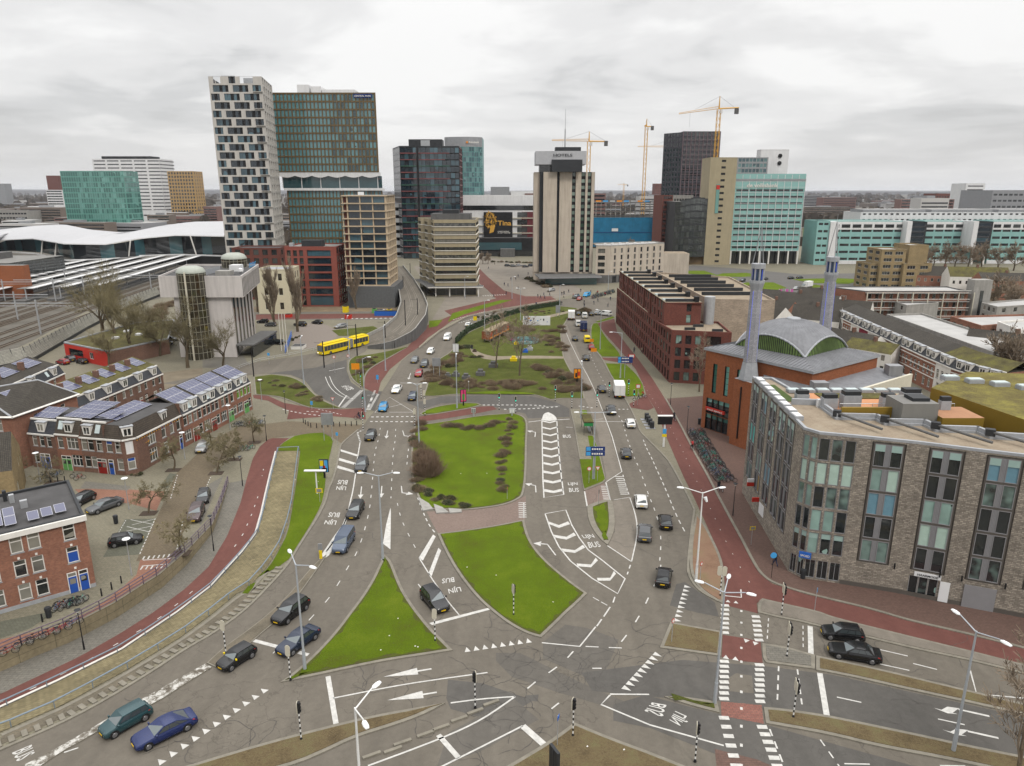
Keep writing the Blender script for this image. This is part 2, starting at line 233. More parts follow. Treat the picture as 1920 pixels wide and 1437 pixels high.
class MB:
 def __init__(s):s.v=[];s.f=[];s.m=[];s.mats=[]
 def mi(s,mat):
  if mat not in s.mats:s.mats.append(mat)
  return s.mats.index(mat)
 def face(s,pts,mat):
  i=len(s.v);s.v.extend([tuple(p)for p in pts]);s.f.append(tuple(range(i,i+len(pts))));s.m.append(s.mi(mat))
 def mesh(s,V,F,mat):
  i=len(s.v);s.v.extend([tuple(p)for p in V]);k=s.mi(mat)
  for f in F:s.f.append(tuple(i+a for a in f));s.m.append(k)
 def box(s,x0,y0,z0,x1,y1,z1,mat,top=None):
  s.mesh([(x0,y0,z0),(x1,y0,z0),(x1,y1,z0),(x0,y1,z0),(x0,y0,z1),(x1,y0,z1),(x1,y1,z1),(x0,y1,z1)],[(0,3,2,1),(0,1,5,4),(1,2,6,5),(2,3,7,6),(3,0,4,7)]+([]if top else[(4,5,6,7)]),mat)
  if top:s.face([(x0,y0,z1),(x1,y0,z1),(x1,y1,z1),(x0,y1,z1)],top)
 def obox(s,c,u,l,w,h,mat,z0=None):
  """box: centre c (base), direction u (2D), length along u, width across"""
  ux,uy=u;n=math.hypot(ux,uy);ux/=n;uy/=n;vx,vy=-uy,ux;z=c[2]if z0 is None else z0
  pts=[(c[0]+ux*a*l/2+vx*b*w/2,c[1]+uy*a*l/2+vy*b*w/2)for a,b in((-1,-1),(1,-1),(1,1),(-1,1))]
  s.prism(pts,z,z+h,mat,mat)
 def prism(s,poly,z0,z1,side,top=None,bottom=False):
  """upright prism over a CCW polygon (list of xy); z0/z1 numbers"""
  n=len(poly)
  for i in range(n):
   a,b=poly[i],poly[(i+1)%n]
   s.face([(a[0],a[1],z0),(b[0],b[1],z0),(b[0],b[1],z1),(a[0],a[1],z1)],side)
  if top:s.cap(poly,z1,top)
  if bottom:s.cap(poly[::-1],z0,side)
 def cap(s,poly,z,mat):
  if len(poly)<=4 and convex(poly):s.face([(p[0],p[1],z)for p in poly],mat);return
  T=tri(poly);V=[(p[0],p[1],z)for p in poly]
  F=[]
  for t in T:
   a,b,c=[V[k]for k in t]
   F.append(t if(b[0]-a[0])*(c[1]-a[1])-(b[1]-a[1])*(c[0]-a[0])>0 else t[::-1])
  s.mesh(V,F,mat)
 def tube(s,p0,p1,r0,r1,mat,n=8,caps=True):
  p0,p1=Vector(p0),Vector(p1);d=p1-p0
  if d.length<1e-6:return
  q=d.to_track_quat('Z','Y').to_matrix();V=[]
  for p,r in((p0,r0),(p1,r1)):
   for i in range(n):
    a=2*PI*i/n;V.append(p+q@Vector((math.cos(a)*r,math.sin(a)*r,0)))
  F=[(i,(i+1)%n,n+(i+1)%n,n+i)for i in range(n)]
  if caps:F.append(tuple(range(n,2*n)));F.append(tuple(range(n-1,-1,-1)))
  s.mesh(V,F,mat)
 def path(s,pts,r,mat,n=6):
  for a,b in zip(pts[:-1],pts[1:]):s.tube(a,b,r,r,mat,n)
 def lathe(s,prof,c,mat,n=16):
  V=[];F=[]
  for r,z in prof:
   for i in range(n):
    a=2*PI*i/n;V.append((c[0]+r*math.cos(a),c[1]+r*math.sin(a),c[2]+z))
  for k in range(len(prof)-1):
   for i in range(n):F.append((k*n+i,k*n+(i+1)%n,(k+1)*n+(i+1)%n,(k+1)*n+i))
  s.mesh(V,F,mat)
 def data(s,name,origin=(0,0,0),smooth=False,uv=True):
  me=bpy.data.meshes.new(name);o=origin
  me.from_pydata([(a[0]-o[0],a[1]-o[1],a[2]-o[2])for a in s.v],[],s.f)
  for m in s.mats:me.materials.append(m)
  me.polygons.foreach_set('material_index',s.m)
  if smooth:me.polygons.foreach_set('use_smooth',[True]*len(s.f))
  if uv:
   L=me.uv_layers.new(name='UVMap');co=[]
   for f in s.f:
    a,b,c=s.v[f[0]],s.v[f[1]],s.v[f[2]]
    nx=(b[1]-a[1])*(c[2]-a[2])-(b[2]-a[2])*(c[1]-a[1]);ny=(b[2]-a[2])*(c[0]-a[0])-(b[0]-a[0])*(c[2]-a[2]);nz=(b[0]-a[0])*(c[1]-a[1])-(b[1]-a[1])*(c[0]-a[0])
    h=math.hypot(nx,ny);l=math.hypot(h,nz)or 1
    if abs(nz)/l>0.9 or h<1e-9:
     for k in f:co+=[s.v[k][0],s.v[k][1]]
    else:
     tx,ty=-ny/h,nx/h;sz=l/h if abs(nz)/l>.3 else 1.0
     for k in f:co+=[s.v[k][0]*tx+s.v[k][1]*ty,s.v[k][2]*sz]
   L.data.foreach_set('uv',co)
  me.update();return me
 def build(s,name,parent=None,smooth=False,uv=True,**kw):
  if not s.v:return None
  o0=parent['_o']if parent is not None and '_o' in parent else(0,0,0)
  org=tuple(o0)
  if parent is None and 'origin' in kw:org=kw.pop('origin')
  kw.pop('origin',None)
  o=bpy.data.objects.new(name,s.data(name,org,smooth,uv));COL.objects.link(o)
  if parent is not None:o.parent=parent;CHD.setdefault(parent.name,[]).append(o)
  else:o.location=org
  tag(o,**kw);return o
def convex(poly):
 n=len(poly)
 for i in range(n):
  a,b,c=poly[i],poly[(i+1)%n],poly[(i+2)%n]
  if(b[0]-a[0])*(c[1]-b[1])-(b[1]-a[1])*(c[0]-b[0])<0:return False
 return True
def tag(o,label=None,cat=None,group=None,kind=None):
 if label:o['label']=label
 if cat:o['category']=cat
 if group:o['group']=group
 if kind:o['kind']=kind
 return o
def empty(name,loc,label,cat,group=None,rz=0.0,kind=None):
 o=bpy.data.objects.new(name,None);COL.objects.link(o);o.location=loc;o.rotation_euler=(0,0,rz)
 o.empty_display_size=0.5
 return tag(o,label,cat,group,kind)
def world_root(name,loc,label,cat,group=None):
 """an Empty whose children are modelled in world coordinates"""
 o=empty(name,loc,label,cat,group);o['_o']=list(loc);return o
def put(name,data,loc,rz=0.0,parent=None,**kw):
 o=bpy.data.objects.new(name,data);COL.objects.link(o);o.location=loc;o.rotation_euler=(0,0,rz)
 if parent is not None:
  o.parent=parent;CHD.setdefault(parent.name,[]).append(o)
  if '_o' in parent:q=parent['_o'];o.location=(loc[0]-q[0],loc[1]-q[1],loc[2]-q[2])
 return tag(o,**kw)
def copy_tree(o,loc=None,rz=None,label=None,group=None,parent=None,scale=None):
 c=o.copy();COL.objects.link(c);c.parent=parent
 if loc is not None:c.location=loc
 if rz is not None:c.rotation_euler=(c.rotation_euler[0],c.rotation_euler[1],rz)
 if scale:c.scale=scale if isinstance(scale,tuple)else(scale,)*3
 if label:c['label']=label
 if group:c['group']=group
 if parent is not None:CHD.setdefault(parent.name,[]).append(c)
 for ch in list(CHD.get(o.name,())):copy_tree(ch,parent=c)
 return c
def ccw(poly):
 a=sum(p[0]*q[1]-q[0]*p[1]for p,q in zip(poly,poly[1:]+poly[:1]))
 return list(poly)if a>0 else list(poly)[::-1]
def smooth_poly(pts,it=2,ang=40,closed=True):
 pts=[Vector((p[0],p[1]))for p in pts]
 for _ in range(it):
  out=[];n=len(pts)
  for i in range(n):
   b=pts[i]
   if not closed and i in(0,n-1):out.append(b);continue
   a,c=pts[i-1],pts[(i+1)%n]
   u,w=(b-a),(c-b)
   if u.length<1e-6 or w.length<1e-6:continue
   if u.angle(w)>R(ang)or u.angle(w)<R(2):out.append(b)
   else:out+=[b+(a-b)*0.25,b+(c-b)*0.25]
  pts=out
 return pts
def offset_poly(poly,d):
 """shrink a CCW polygon by d"""
 n=len(poly);out=[]
 for i in range(n):
  a,b,c=[Vector((q[0],q[1]))for q in(poly[i-1],poly[i],poly[(i+1)%n])]
  u=(b-a).normalized();w=(c-b).normalized()
  n1,n2=Vector((-u.y,u.x)),Vector((-w.y,w.x));k=1+n1 .dot(n2)
  out.append(b+(n1+n2)*d/max(k,0.5))
 return out
def resample(pts,n=None,step=None):
 pts=[Vector(p)for p in pts];L=[0]
 for a,b in zip(pts[:-1],pts[1:]):L.append(L[-1]+(b-a).length)
 if n is None:n=max(2,int(L[-1]/step)+1)
 out=[];j=0
 for i in range(n):
  t=L[-1]*i/(n-1)
  while j<len(L)-2 and L[j+1]<t:j+=1
  k=(t-L[j])/max(1e-9,L[j+1]-L[j]);out.append(pts[j].lerp(pts[j+1],min(1,k)))
 return out
# ---- GROUND
TRENCH_L=[(0,1229),(60,1203),(125,1178),(213,1133),(260,1103),(300,1078),(350,1035),(398,985),(415,945),(428,906)]
TRENCH_R=[(-160,1428),(0,1374),(117,1323),(234,1259),(338,1196),(400,1150),(446,1112),(463,1106),(500,1065),(525,1027),(540,983),(548,950),(555,895),(561,845)]
RAIL1=[(-160,1388),(0,1329),(117,1275),(234,1217),(338,1147),(399,1100),(458,1035),(483,1001),(494,961),(502,924),(511,884),(520,847)]
PATHL=[(-160,1350),(0,1302),(150,1231),(225,1188),(288,1148),(346,1105),(391,1063),(426,1005),(451,943),(462,900)]
def zdip(p):
 """how deep the sunken cycle path lies at a place (0 in the north, 1.7 m in the south-west)"""
 t=(103.0-p[1])/24.0
 return.035-1.72*max(0.0,min(1.0,t))**1.2
def Pz(px,py):
 p=P(px,py,0)
 for _ in range(4):p=P(px,py,zdip(p))
 return p
tl=[P(-160,1290),*W2(TRENCH_L)];tr=W2(TRENCH_R)
hole=tl+tr[::-1]
def ground_sheet():
 mb=MB();B=[(-400,20),(400,20),(400,700),(-400,700)]
 outer=[Vector((x,y,0))for x,y in B];h=[Vector((p[0],p[1],0))for p in hole]
 T=tessellate_polygon([outer,h]);V=outer+h
 F=[]
 for t in T:
  a,b,c=[V[k]for k in t];s=(b.x-a.x)*(c.y-a.y)-(b.y-a.y)*(c.x-a.x)
  F.append(t if s>0 else t[::-1])
 mb.mesh(V,F,paving);
 mb.build('ground',kind='structure',label='beige paved ground around the roads and islands')
 m2=MB();X=16000
 for a,b,c,d in((-X,700,X,16500),(-X,-300,-400,700),(400,-300,X,700),(-400,-300,400,20)):
  m2 .face([(a,b,0),(c,b,0),(c,d,0),(a,d,0)],city_ground)
 m2 .build('terrain',kind='structure',label='flat city land reaching to the horizon')
ground_sheet()
def sheet(name,px,mat,z,label,px_in=True,sm=0,kind='structure',z3=None):
 w=W2(px)if px_in else px
 if sm:w=smooth_poly(w,sm)
 mb=MB();mb.cap(ccw([(p[0],p[1])for p in w]),z,mat)
 return mb.build(name,kind=kind,label=label)
def island(px,top,label,h=0.13,kw=0.35,sm=2,top_kind='stuff',name='traffic_island',topname='grass',toplabel=None,bulge=0.0):
 w=ccw([(p.x,p.y)for p in smooth_poly(W2(px),sm)])
 mb=MB();mb.prism(w,0.0,h,kerb_m,kerb_m);mb.build(name,kind='structure',label=label)
 inn=offset_poly(w,kw);m2=MB();tb=turf_edge if top.name in('grass','rough_grass')else top;m2 .prism(inn,h-0.02,h+0.045,tb,tb)
 if tb is not top:
  rr=random.Random(len(px));q_=resample([Vector((*v,0))for v in inn+inn[:1]],step=.8)[:-1];n_=len(q_);o_=[]
  for i in range(n_):d=(q_[(i+1)%n_]-q_[i-1]).normalized();o_.append(q_[i]+Vector((-d.y,d.x,0))*rr.choice((.08,.15,.3,.5)))
  m2 .cap([(v.x,v.y)for v in o_],h+.055,top)
 if bulge:
  m3=offset_poly(inn,0.8)
  m2 .cap(m3,h+0.07,top)
 m2 .build(topname,kind=top_kind,label=toplabel or label)
 return inn
ROAD=[(-260,1500),(0,1407),(141,1346),(265,1273),(352,1215),(400,1189),(463,1143),(513,1090),(540,1060),(557,1030),(579,996),(596,970),(610,943),(616,917),(623,904),(632,873),(637,843),(640,832),(672,806),(684,794),(695,779),(702,772),(717,734),(731,712),(753,677),(785,651),(824,621),(876,593),(938,580),(999,571),(1050,562),(1100,558),(1180,560),(1170,585),(1150,595),(1120,601),(1109,610),(1107,631),(1113,653),(1128,671),(1144,702),(1159,726),(1181,763),(1194,791),(1200,810),(1213,823),(1231,841),(1253,863),(1268,889),(1288,926),(1302,957),(1297,992),(1290,1055),(1290,1078),(1310,1110),(1358,1133),(1420,1150),(1500,1167),(1545,1179),(1612,1194),(1716,1219),(1823,1241),(1920,1264),(2150,1320),(2400,1700),(900,1800),(-500,1700)]
sheet('road',ROAD,asphalt,0.02,'worn grey brown asphalt of the wide junction and its approach lanes')
road=bpy.data.objects['road']
def patch(px,mat,z=0.024,name='asphalt_patch',label='darker repaired patch of asphalt in the junction',sm=0):
 o=sheet(name,px,mat,z,label,sm=sm);o.parent=road;return o
patch([(755,752),(791,753),(826,744),(891,742),(957,740),(1001,744),(1043,755),(1067,766),(1068,782),(990,785),(985,776),(948,768),(913,760),(870,755),(826,757),(793,768)],asphalt_dark,.024,label='dark curve of newer asphalt between the park and the oval lawn')
patch([(1052,608),(1063,609),(1074,637),(1087,667),(1096,689),(1115,729),(1130,771),(1165,885),(1137,903),(1136,890),(1127,840),(1120,812),(1112,780),(1097,749),(1093,726),(1074,702),(1060,676),(1056,650)],concrete_lane,.024,label='pale concrete strip beside the right carriageway')
patch([(1148,941),(1185,932),(1196,975),(1195,1010),(1185,1055),(1140,1024),(1150,1000),(1153,970)],concrete_lane,.025,label='pale unused lane beside the drop shaped island')
patch([(800,960),(867,957),(935,950),(975,935),(986,930),(985,975),(930,986),(822,1001),(812,985)],pink_clinker,.026,'brick_crossing','pinkish brick crossing between two lawns')
bpy.data.objects['brick_crossing'].data.materials[0]=M_paver('pale_clinker',(0.165,0.122,0.102),(0.150,0.110,0.092),(0.12,0.09,0.075),0.42,0.2)
patch([(1095,921),(1132,905),(1145,940),(1122,943),(1101,951)],MATS['pale_clinker'],.026,'brick_crossing','small pinkish brick crossing above the drop shaped island')
patch([(837,1310),(840,1275),(905,1282),(1000,1314),(965,1335),(905,1347),(845,1330)],asphalt_dark,.026)
patch([(930,1225),(975,1225),(1050,1262),(1110,1290),(1180,1320),(1170,1335),(1050,1300),(960,1270),(930,1240)],asphalt_mid,.026)
patch([(1060,1172),(1100,1178),(1160,1200),(1140,1250),(1120,1280),(1080,1262),(1018,1235),(1018,1205)],asphalt_mid,.025)
patch([(1090,1262),(1280,1238),(1435,1250),(1560,1266),(1920,1345),(2000,1440),(1560,1360),(1430,1330),(1350,1315),(1200,1306),(1110,1296)],asphalt_dark,.0262,label='dark asphalt of the lower eastern lanes')
patch([(1150,1322),(1210,1304),(1300,1328),(1430,1358),(1560,1395),(1760,1450),(1560,1500),(1330,1410),(1220,1366),(1150,1352)],asphalt_dark,.0285,label='dark asphalt of the bus lane at the bottom right')
patch([(1366,1272),(1380,1263),(1410,1268),(1413,1301),(1368,1297)],asphalt,.031,label='square lighter patch between the crossing lines')
patch([(1268,1096),(1284,1092),(1340,1130),(1348,1157),(1310,1150),(1256,1136)],asphalt_dark,.027,label='bluish grey asphalt patch beside the give way triangles')
patch([(985,1305),(1010,1303),(1008,1316),(985,1314)],asphalt_dark,.028,'manhole_cover','square metal cover in the middle of the junction')
patch([(840,1375),(905,1340),(965,1312),(1010,1350),(900,1410),(820,1437)],asphalt_mid,.027)
patch([(1270,1392),(1310,1400),(1308,1437),(1290,1440)],asphalt,.0295)
patch([(1340,1405),(1420,1425),(1500,1460),(1400,1500),(1345,1450)],plaza_clinker,.0305,'brick_strip','brownish brick strip in the bottom bus lane')
def kerb(px,label,w=0.3,h=0.12,px_in=True,name='kerb',mat=None):
 pts=[Vector((p[0],p[1],0))for p in smooth_poly(W2(px)if px_in else px,2,closed=False)]
 mb=MB();L=[];Rr=[]
 for i,p in enumerate(pts):
  d=(pts[min(i+1,len(pts)-1)]-pts[max(i-1,0)]);d.normalize();n=Vector((-d.y,d.x,0))*w/2
  L.append(p+n);Rr.append(p-n)
 for i in range(len(pts)-1):
  a,b,c,d=L[i],L[i+1],Rr[i+1],Rr[i]
  V=[(*q[:2],z)for z in(0,h)for q in(a,b,c,d)]
  mb.mesh(V,[(7,6,5,4),(0,1,5,4)[::-1],(2,3,7,6)[::-1]],mat or kerb_m)
 return mb.build(name,kind='structure',label=label)
kerb(ROAD[1:11],'kerb of the bus lane at the bottom left');kerb(ROAD[10:19],'kerb along the bus lane beside the left lawn')
kerb(ROAD[27:35],'kerb along the southbound carriageway beside the red path');kerb(ROAD[36:51],'kerb along the northbound carriageway on the right')
kerb(ROAD[50:56]+[(1350,1125)],'kerb round the long island with the tall lamp');
G={}
G['tri']=island([(721,1042),(733,1052),(742,1075),(752,1100),(766,1125),(784,1150),(808,1180),(828,1200),(849,1221),(800,1229),(720,1241),(640,1258),(580,1271),(526,1281),(545,1268),(580,1238),(612,1205),(635,1178),(658,1147),(680,1118),(700,1085),(711,1060)],grass,'kerbed triangular island in the foreground left of centre',toplabel='bright green lawn of the triangular island')
island([(820,1002),(870,996),(930,987),(983,976),(986,990),(992,1010),(1006,1033),(1028,1057),(1053,1078),(1078,1098),(1101,1114),(1082,1133),(1062,1151),(1042,1171),(1015,1197),(988,1190),(953,1171),(923,1148),(898,1126),(872,1095),(848,1060),(830,1025)],grass,'kerbed island with a pointed lawn in the centre',toplabel='bright green lawn of the central pointed island')
island([(777,799),(773,828),(769,863),(772,893),(779,922),(784,935),(795,955),(832,957),(867,958),(900,955),(936,950),(958,944),(972,937),(982,930),(987,893),(988,828),(990,790),(979,780),(962,776),(913,779),(883,783),(837,791),(808,795)],grass,'kerbed island with shrubs left of the striped median',toplabel='green lawn between shrub borders')
island([(1101,950),(1122,941),(1140,938),(1148,941),(1153,970),(1152,995),(1145,1013),(1139,1023),(1125,1012),(1109,990),(1102,970)],grass,'small drop shaped kerbed island',kw=0.8,toplabel='grass of the drop shaped island')
inn=island([(1069,768),(1076,799),(1082,834),(1087,863),(1089,882),(1092,907),(1095,921),(1111,915),(1130,907),(1136,901),(1131,880),(1125,854),(1119,836),(1111,812),(1103,784),(1095,768)],paving,'long kerbed island of the bus stop',kw=.25,top_kind='structure',topname='pavement',toplabel='beige pavement of the bus stop island')
sheet('grass',[(1087,863),(1109,863),(1107,845),(1102,819),(1111,819),(1118,836),(1123,854),(1129,880),(1134,900),(1129,905),(1096,918),(1093,907),(1090,882)],grass,.185,'lawn at the tip of the bus stop island',kind='stuff')
sheet('grass',[(1091,771),(1100,771),(1102,784),(1104,790),(1095,789)],grass,.185,'patch of grass behind the bus stop',kind='stuff')
PARK=[(793,744),(800,724),(806,694),(822,674),(846,661),(854,643),(879,623),(911,610),(949,595),(977,586),(1010,578),(1047,575),(1071,577),(1087,580),(1091,588),(1066,595),(1062,604),(1054,615),(1052,628),(1056,656),(1057,667),(1060,676),(1074,702),(1093,726),(1097,749),(1054,748),(1032,751),(1010,743),(977,737),(933,736),(890,738),(846,741),(813,745)]
island(PARK,grass_rough,'kerbed edge of the small park in the roundabout',toplabel='rough grass and brush of the park in the roundabout')
sheet('grass',[(905,640),(960,630),(1000,635),(1030,650),(1025,664),(960,665),(905,660),(898,650)],grass,.182,'mown lawn in the middle of the park',kind='stuff',sm=2)
sheet('grass',[(800,738),(870,733),(940,732),(1000,738),(1060,745),(1092,745),(1054,746),(1032,749),(1010,741),(977,735.5),(933,734.5),(890,736.5),(846,739.5),(813,743)],grass,.182,'mown edge of the park along the curve',kind='stuff')
sheet('grass',[(880,676),(950,680),(985,690),(960,705),(900,710),(870,700)],grass,.182,'mown clearing with stone seats in the park',kind='stuff',sm=2)
sheet('footpath',[(881,654),(895,660),(905,665),(925,669.5),(960,669.5),(1000,668),(1057,670),(1058,674),(1000,674),(960,674),(928,677),(903,674),(885,664)],M('sand_path',(0.19,0.16,0.115),.95,var=.2,scale=.8),.19,'sandy path through the park',sm=1)
sheet('footpath',[(977,603),(1030,592),(1085,580),(1090,582),(1035,596),(985,608)],MATS['sand_path'],.19,'sandy path at the far end of the park')
island([(787,777),(800,768),(830,761),(870,756),(895,757),(903,760),(885,766),(850,772),(815,778),(792,780)],grass,'kerbed oval island with the tall advertising pillar',toplabel='oval lawn beside the short red path')
island([(475,708),(510,703),(545,707),(570,718),(585,735),(605,752),(642,767),(605,768),(575,765),(545,753),(520,744),(478,741)],grass_rough,'kerbed verge left of the bus road',toplabel='rough green verge left of the bus road')
island([(652,677),(665,669),(700,665),(765,651),(731,671),(696,690),(685,704),(682,728),(663,717),(652,699)],grass_rough,'kerbed verge right of the bus road',toplabel='rough green verge below the bus ramp')
sheet('grass',[(522,1035),(540,1000),(548,955),(557,895),(563,846),(521,846),(526,834),(553,818),(581,813),(605,812),(625,823),(621,843),(617,860),(611,893),(608,925),(601,950),(585,980),(570,1004),(552,1032),(538,1055),(483,1083),(505,1064)],grass,.05,'long lawn beside the cobbled bank',kind='stuff',sm=1)
sheet('pavement',[(620,897),(607,896),(618,862),(622,843),(627,824),(640,832),(637,843),(632,873)],paving,.055,'beige pavement beside the poster board',sm=0)
sheet('grass',[(454,1114),(466,1099),(480,1092),(474,1104),(465,1114)],grass,.062,'small tuft of lawn beside the bus lane kerb',kind='stuff')
island([(1257,1168),(1355,1186),(1351,1232),(1237,1216)],grass_dry,'brownish island right of the junction',toplabel='dry brown grass of the island beside the crossing')
island([(1306,965),(1316,975),(1330,1000),(1350,1040),(1358,1070),(1358,1130),(1345,1129),(1312,1108),(1293,1077),(1294,1020),(1299,990)],M_grass('clay_soil',(0.14,0.085,0.055),(0.20,0.125,0.085),(0.16,0.13,0.07),.25,.1),'long island with the tall white lamp',toplabel='reddish bare soil with thin grass round the lamp',topname='bare_soil')
island([(1421,1130),(1429,1124),(1486,1137),(1536,1148),(1562,1159),(1716,1197),(1823,1223),(1960,1258),(1960,1276),(1823,1241),(1716,1219),(1612,1194),(1545,1179),(1500,1167),(1461,1160),(1421,1150)],concrete_lane,'pale kerbed strip between the red path and the upper lanes',top_kind='structure',topname='pavement',toplabel='pale stone strip beside the eastern red path')
island([(1429,1208),(1476,1215),(1503,1223),(1528,1230),(1528,1256),(1503,1253),(1436,1244),(1430,1235)],pvg,'grey paved refuge with signal poles',top_kind='structure',topname='pavement',toplabel='grey paving of the refuge beside the crossing')
island([(1530,1231),(1649,1256),(1773,1286),(1980,1336),(1980,1356),(1823,1321),(1699,1294),(1599,1271),(1530,1258)],grass_dry,'long median between the eastern lanes',toplabel='dry grass of the long eastern median')
island([(1432,1328),(1470,1331),(1551,1343),(1599,1353),(1723,1379),(1823,1401),(1980,1432),(1980,1470),(1773,1425),(1649,1403),(1550,1378),(1436,1358)],grass_dry,'broad median at the lower right',toplabel='mottled dry grass of the lower right median')
island([(1245,1308),(1273,1307),(1345,1318),(1349,1338),(1300,1326)],grass_rough,'thin wedge shaped island with a lamp',toplabel='mossy grass of the wedge shaped island')
island([(1077,1357),(1144,1385),(1232,1417),(1340,1462),(1300,1560),(880,1560),(900,1468),(969,1428),(1028,1393)],grass_dry,'triangular island at the bottom edge',toplabel='mottled dry grass of the bottom triangle')
island([(835,1320),(711,1341),(630,1360),(529,1386),(440,1411),(280,1460),(300,1500),(548,1439),(613,1410),(670,1383),(733,1364),(792,1343)],grass_dry,'narrow verge at the bottom left of centre',toplabel='mottled stone verge with weeds')
sheet('cycle_path',[(1152,598),(1157,623),(1177,649),(1199,677),(1223,710),(1240,737),(1260,770),(1280,805),(1301,850),(1323,889),(1345,931),(1367,972),(1389,1012),(1411,1055),(1426,1078),(1448,1095),(1511,1115),(1640,1145),(1699,1164),(1823,1192),(1980,1232),(1980,1260),(1823,1224),(1716,1197),(1562,1159),(1486,1137),(1430,1122),(1419,1132),(1421,1151),(1358,1135),(1360,1100),(1350,1040),(1336,1010),(1323,981),(1301,933),(1281,893),(1264,854),(1246,812),(1236,783),(1227,765),(1212,741),(1205,719),(1192,693),(1159,653),(1135,627),(1120,607)],red_path,.03,'long dark red cycle path along the right side')
sheet('cycle_path',[(1355,1191),(1400,1198),(1426,1204),(1430,1244),(1385,1240),(1353,1233)],red_path,.034,'red cycle path between the two eastern carriageways')
sheet('brick_crossing',[(1351,1316),(1428,1323),(1432,1358),(1353,1343)],M_paver('red_clinker',(0.20,0.085,0.065),(0.17,0.07,0.055),(0.09,0.06,0.05),0.4,0.2),.036,'red brick strip across the lower right island')
sheet('cycle_path',[(1178,764),(1181,757),(1212,741),(1226,765),(1215,770)],red_path,.031,'red path end beside the lorry');sheet('cycle_path',[(1135,676),(1185,684),(1170,672),(1125,671)],red_path,.031,'short red path between two lawns')
sheet('plaza',[(1248,748),(1262,772),(1281,807),(1303,850),(1325,889),(1347,931),(1369,972),(1391,1012),(1413,1055),(1427,1077),(1449,1094),(1512,1114),(1640,1144),(1699,1163),(1823,1191),(2000,1236),(2300,1100),(1500,700),(1330,742)],plaza_clinker,.026,'brown clinker plaza in front of the stone flats')
kerb([(1248,748),(1262,772),(1281,807),(1303,850),(1325,889),(1347,931),(1369,972),(1391,1012),(1413,1055),(1427,1077),(1449,1094),(1512,1114),(1640,1144),(1699,1163),(1823,1191),(1990,1234)],'light kerb between the red path and the plaza',.35)
for l,pts in(('lawn strip beside the queue of cars',[(1110,608),(1120,606),(1134,632),(1158,658),(1163,669),(1129,669),(1114,652),(1108,631)]),('lawn below the blue direction board',[(1136,682),(1172,683),(1189,698),(1204,718),(1208,737),(1205,743),(1175,744),(1160,725),(1146,702)]),('thin lawn at the far bend',[(1116,604),(1152,593),(1152,597),(1122,605)])):
 sheet('grass',pts,grass,.06,l,kind='stuff',sm=1)
sheet('cycle_path',[(784,782),(837,774),(900,763),(924,762),(932,768),(892,776),(837,785),(784,792)],red_path,.032,'short red cycle path across the oval lawn')
sheet('cycle_path',[(474,741),(503,743),(533,756),(577,764),(640,768),(684,765),(686,787),(652,783),(621,781),(577,784),(538,787),(542,771),(520,761),(503,752),(476,747)],red_path,.030,'red cycle path left of the crossing')
sheet('cycle_path',[(1032,556),(977,562),(911,573),(846,592),(800,611),(764,651),(731,671),(696,690),(685,706),(683,728),(708,740),(714,717),(731,693),(764,666),(786,651),(802,634),(825,618),(846,603),(911,585),(977,574),(1050,566)],red_path,.031,'red cycle path from the verge up to the far crossing')
def ribbon(name,A,B,mat,label,kind='structure',n=60,z=0.0,cols=1,parent=None):
 a,b=resample(A,n),resample(B,n);mb=MB()
 for i in range(n-1):mb.face([a[i]+Vector((0,0,z)),a[i+1]+Vector((0,0,z)),b[i+1]+Vector((0,0,z)),b[i]+Vector((0,0,z))][::-1],mat)
 o=mb.build(name,kind=kind,label=label,parent=parent)
 if o.data.polygons[0].normal.z<0:o.data.flip_normals()
 return o
r1=[Pz(*q)for q in RAIL1];pl=[Pz(*q)for q in PATHL]+[P(474,860),P(487,838),P(502,825)]
r1b=[Pz(q[0]-5,q[1]-2)for q in RAIL1]
ribbon('path_bed',[Vector((p.x,p.y,zdip(p)-.08))for p in tl],[Vector((p.x,p.y,zdip(p)-.08))for p in tr],pvg,'paved bed below the sunken path')
ribbon('cycle_path',pl,r1b+[P(530,830)],red_path,'red cycle path curving down towards the lower left')
sheet('cycle_path',[(502,825),(511,822),(542,822),(526,834),(514,856),(509,880),(487,880),(480,860),(487,838)],red_path,.02,'top end of the curved red path')
wl=[P(-160,1290)]+W2(TRENCH_L)
wf=[Vector((p.x+.12,p.y,zdip(p)))for p in wl]
pl0=[Pz(*q)for q in PATHL]
ribbon('pavement',wf,pl0,pvg,'grey paving between the retaining wall and the red path',z=-.004)
ribbon('bank',[p+Vector((0,0,0))for p in r1],[Vector((p.x,p.y,0.045))for p in tr],cobble,'mossy cobbled bank between two handrails',n=80)
ribbon('pavement',[P(462,900),P(474,860),P(487,838),P(502,825)],[P(428,906),P(430,880),P(440,850),P(455,835)],paving,'beige paving at the top of the railing',z=.01)
mbw=MB()
for i in range(len(wl)-1):
 a,b=wl[i],wl[i+1];za,zb=zdip(a)-.05,zdip(b)-.05
 n=Vector((-(b-a).y,(b-a).x,0)).normalized()*0.3
 mbw.face([(a.x,a.y,.10),(b.x,b.y,.10),(b.x,b.y,zb-.1),(a.x,a.y,za-.1)][::-1],MATS.get('sand_wall')or M_brick('sand_wall',(0.20,0.165,0.105),(0.18,0.15,0.095),(0.10,0.085,0.055),2.4,0.9,0.03,.9,.3,.25,0.0))
 mbw.face([(a.x,a.y,.10),(b.x,b.y,.10),(b.x+n.x,b.y+n.y,.10),(a.x+n.x,a.y+n.y,.10)],kerb_m)
ow=mbw.build('retaining_wall',label='low sandstone coloured retaining wall below the purple railing',cat='wall')
kerb([(x+3,y+5)for x,y in TRENCH_R[1:9]],'pale kerb below the lower handrail',.35,.05)
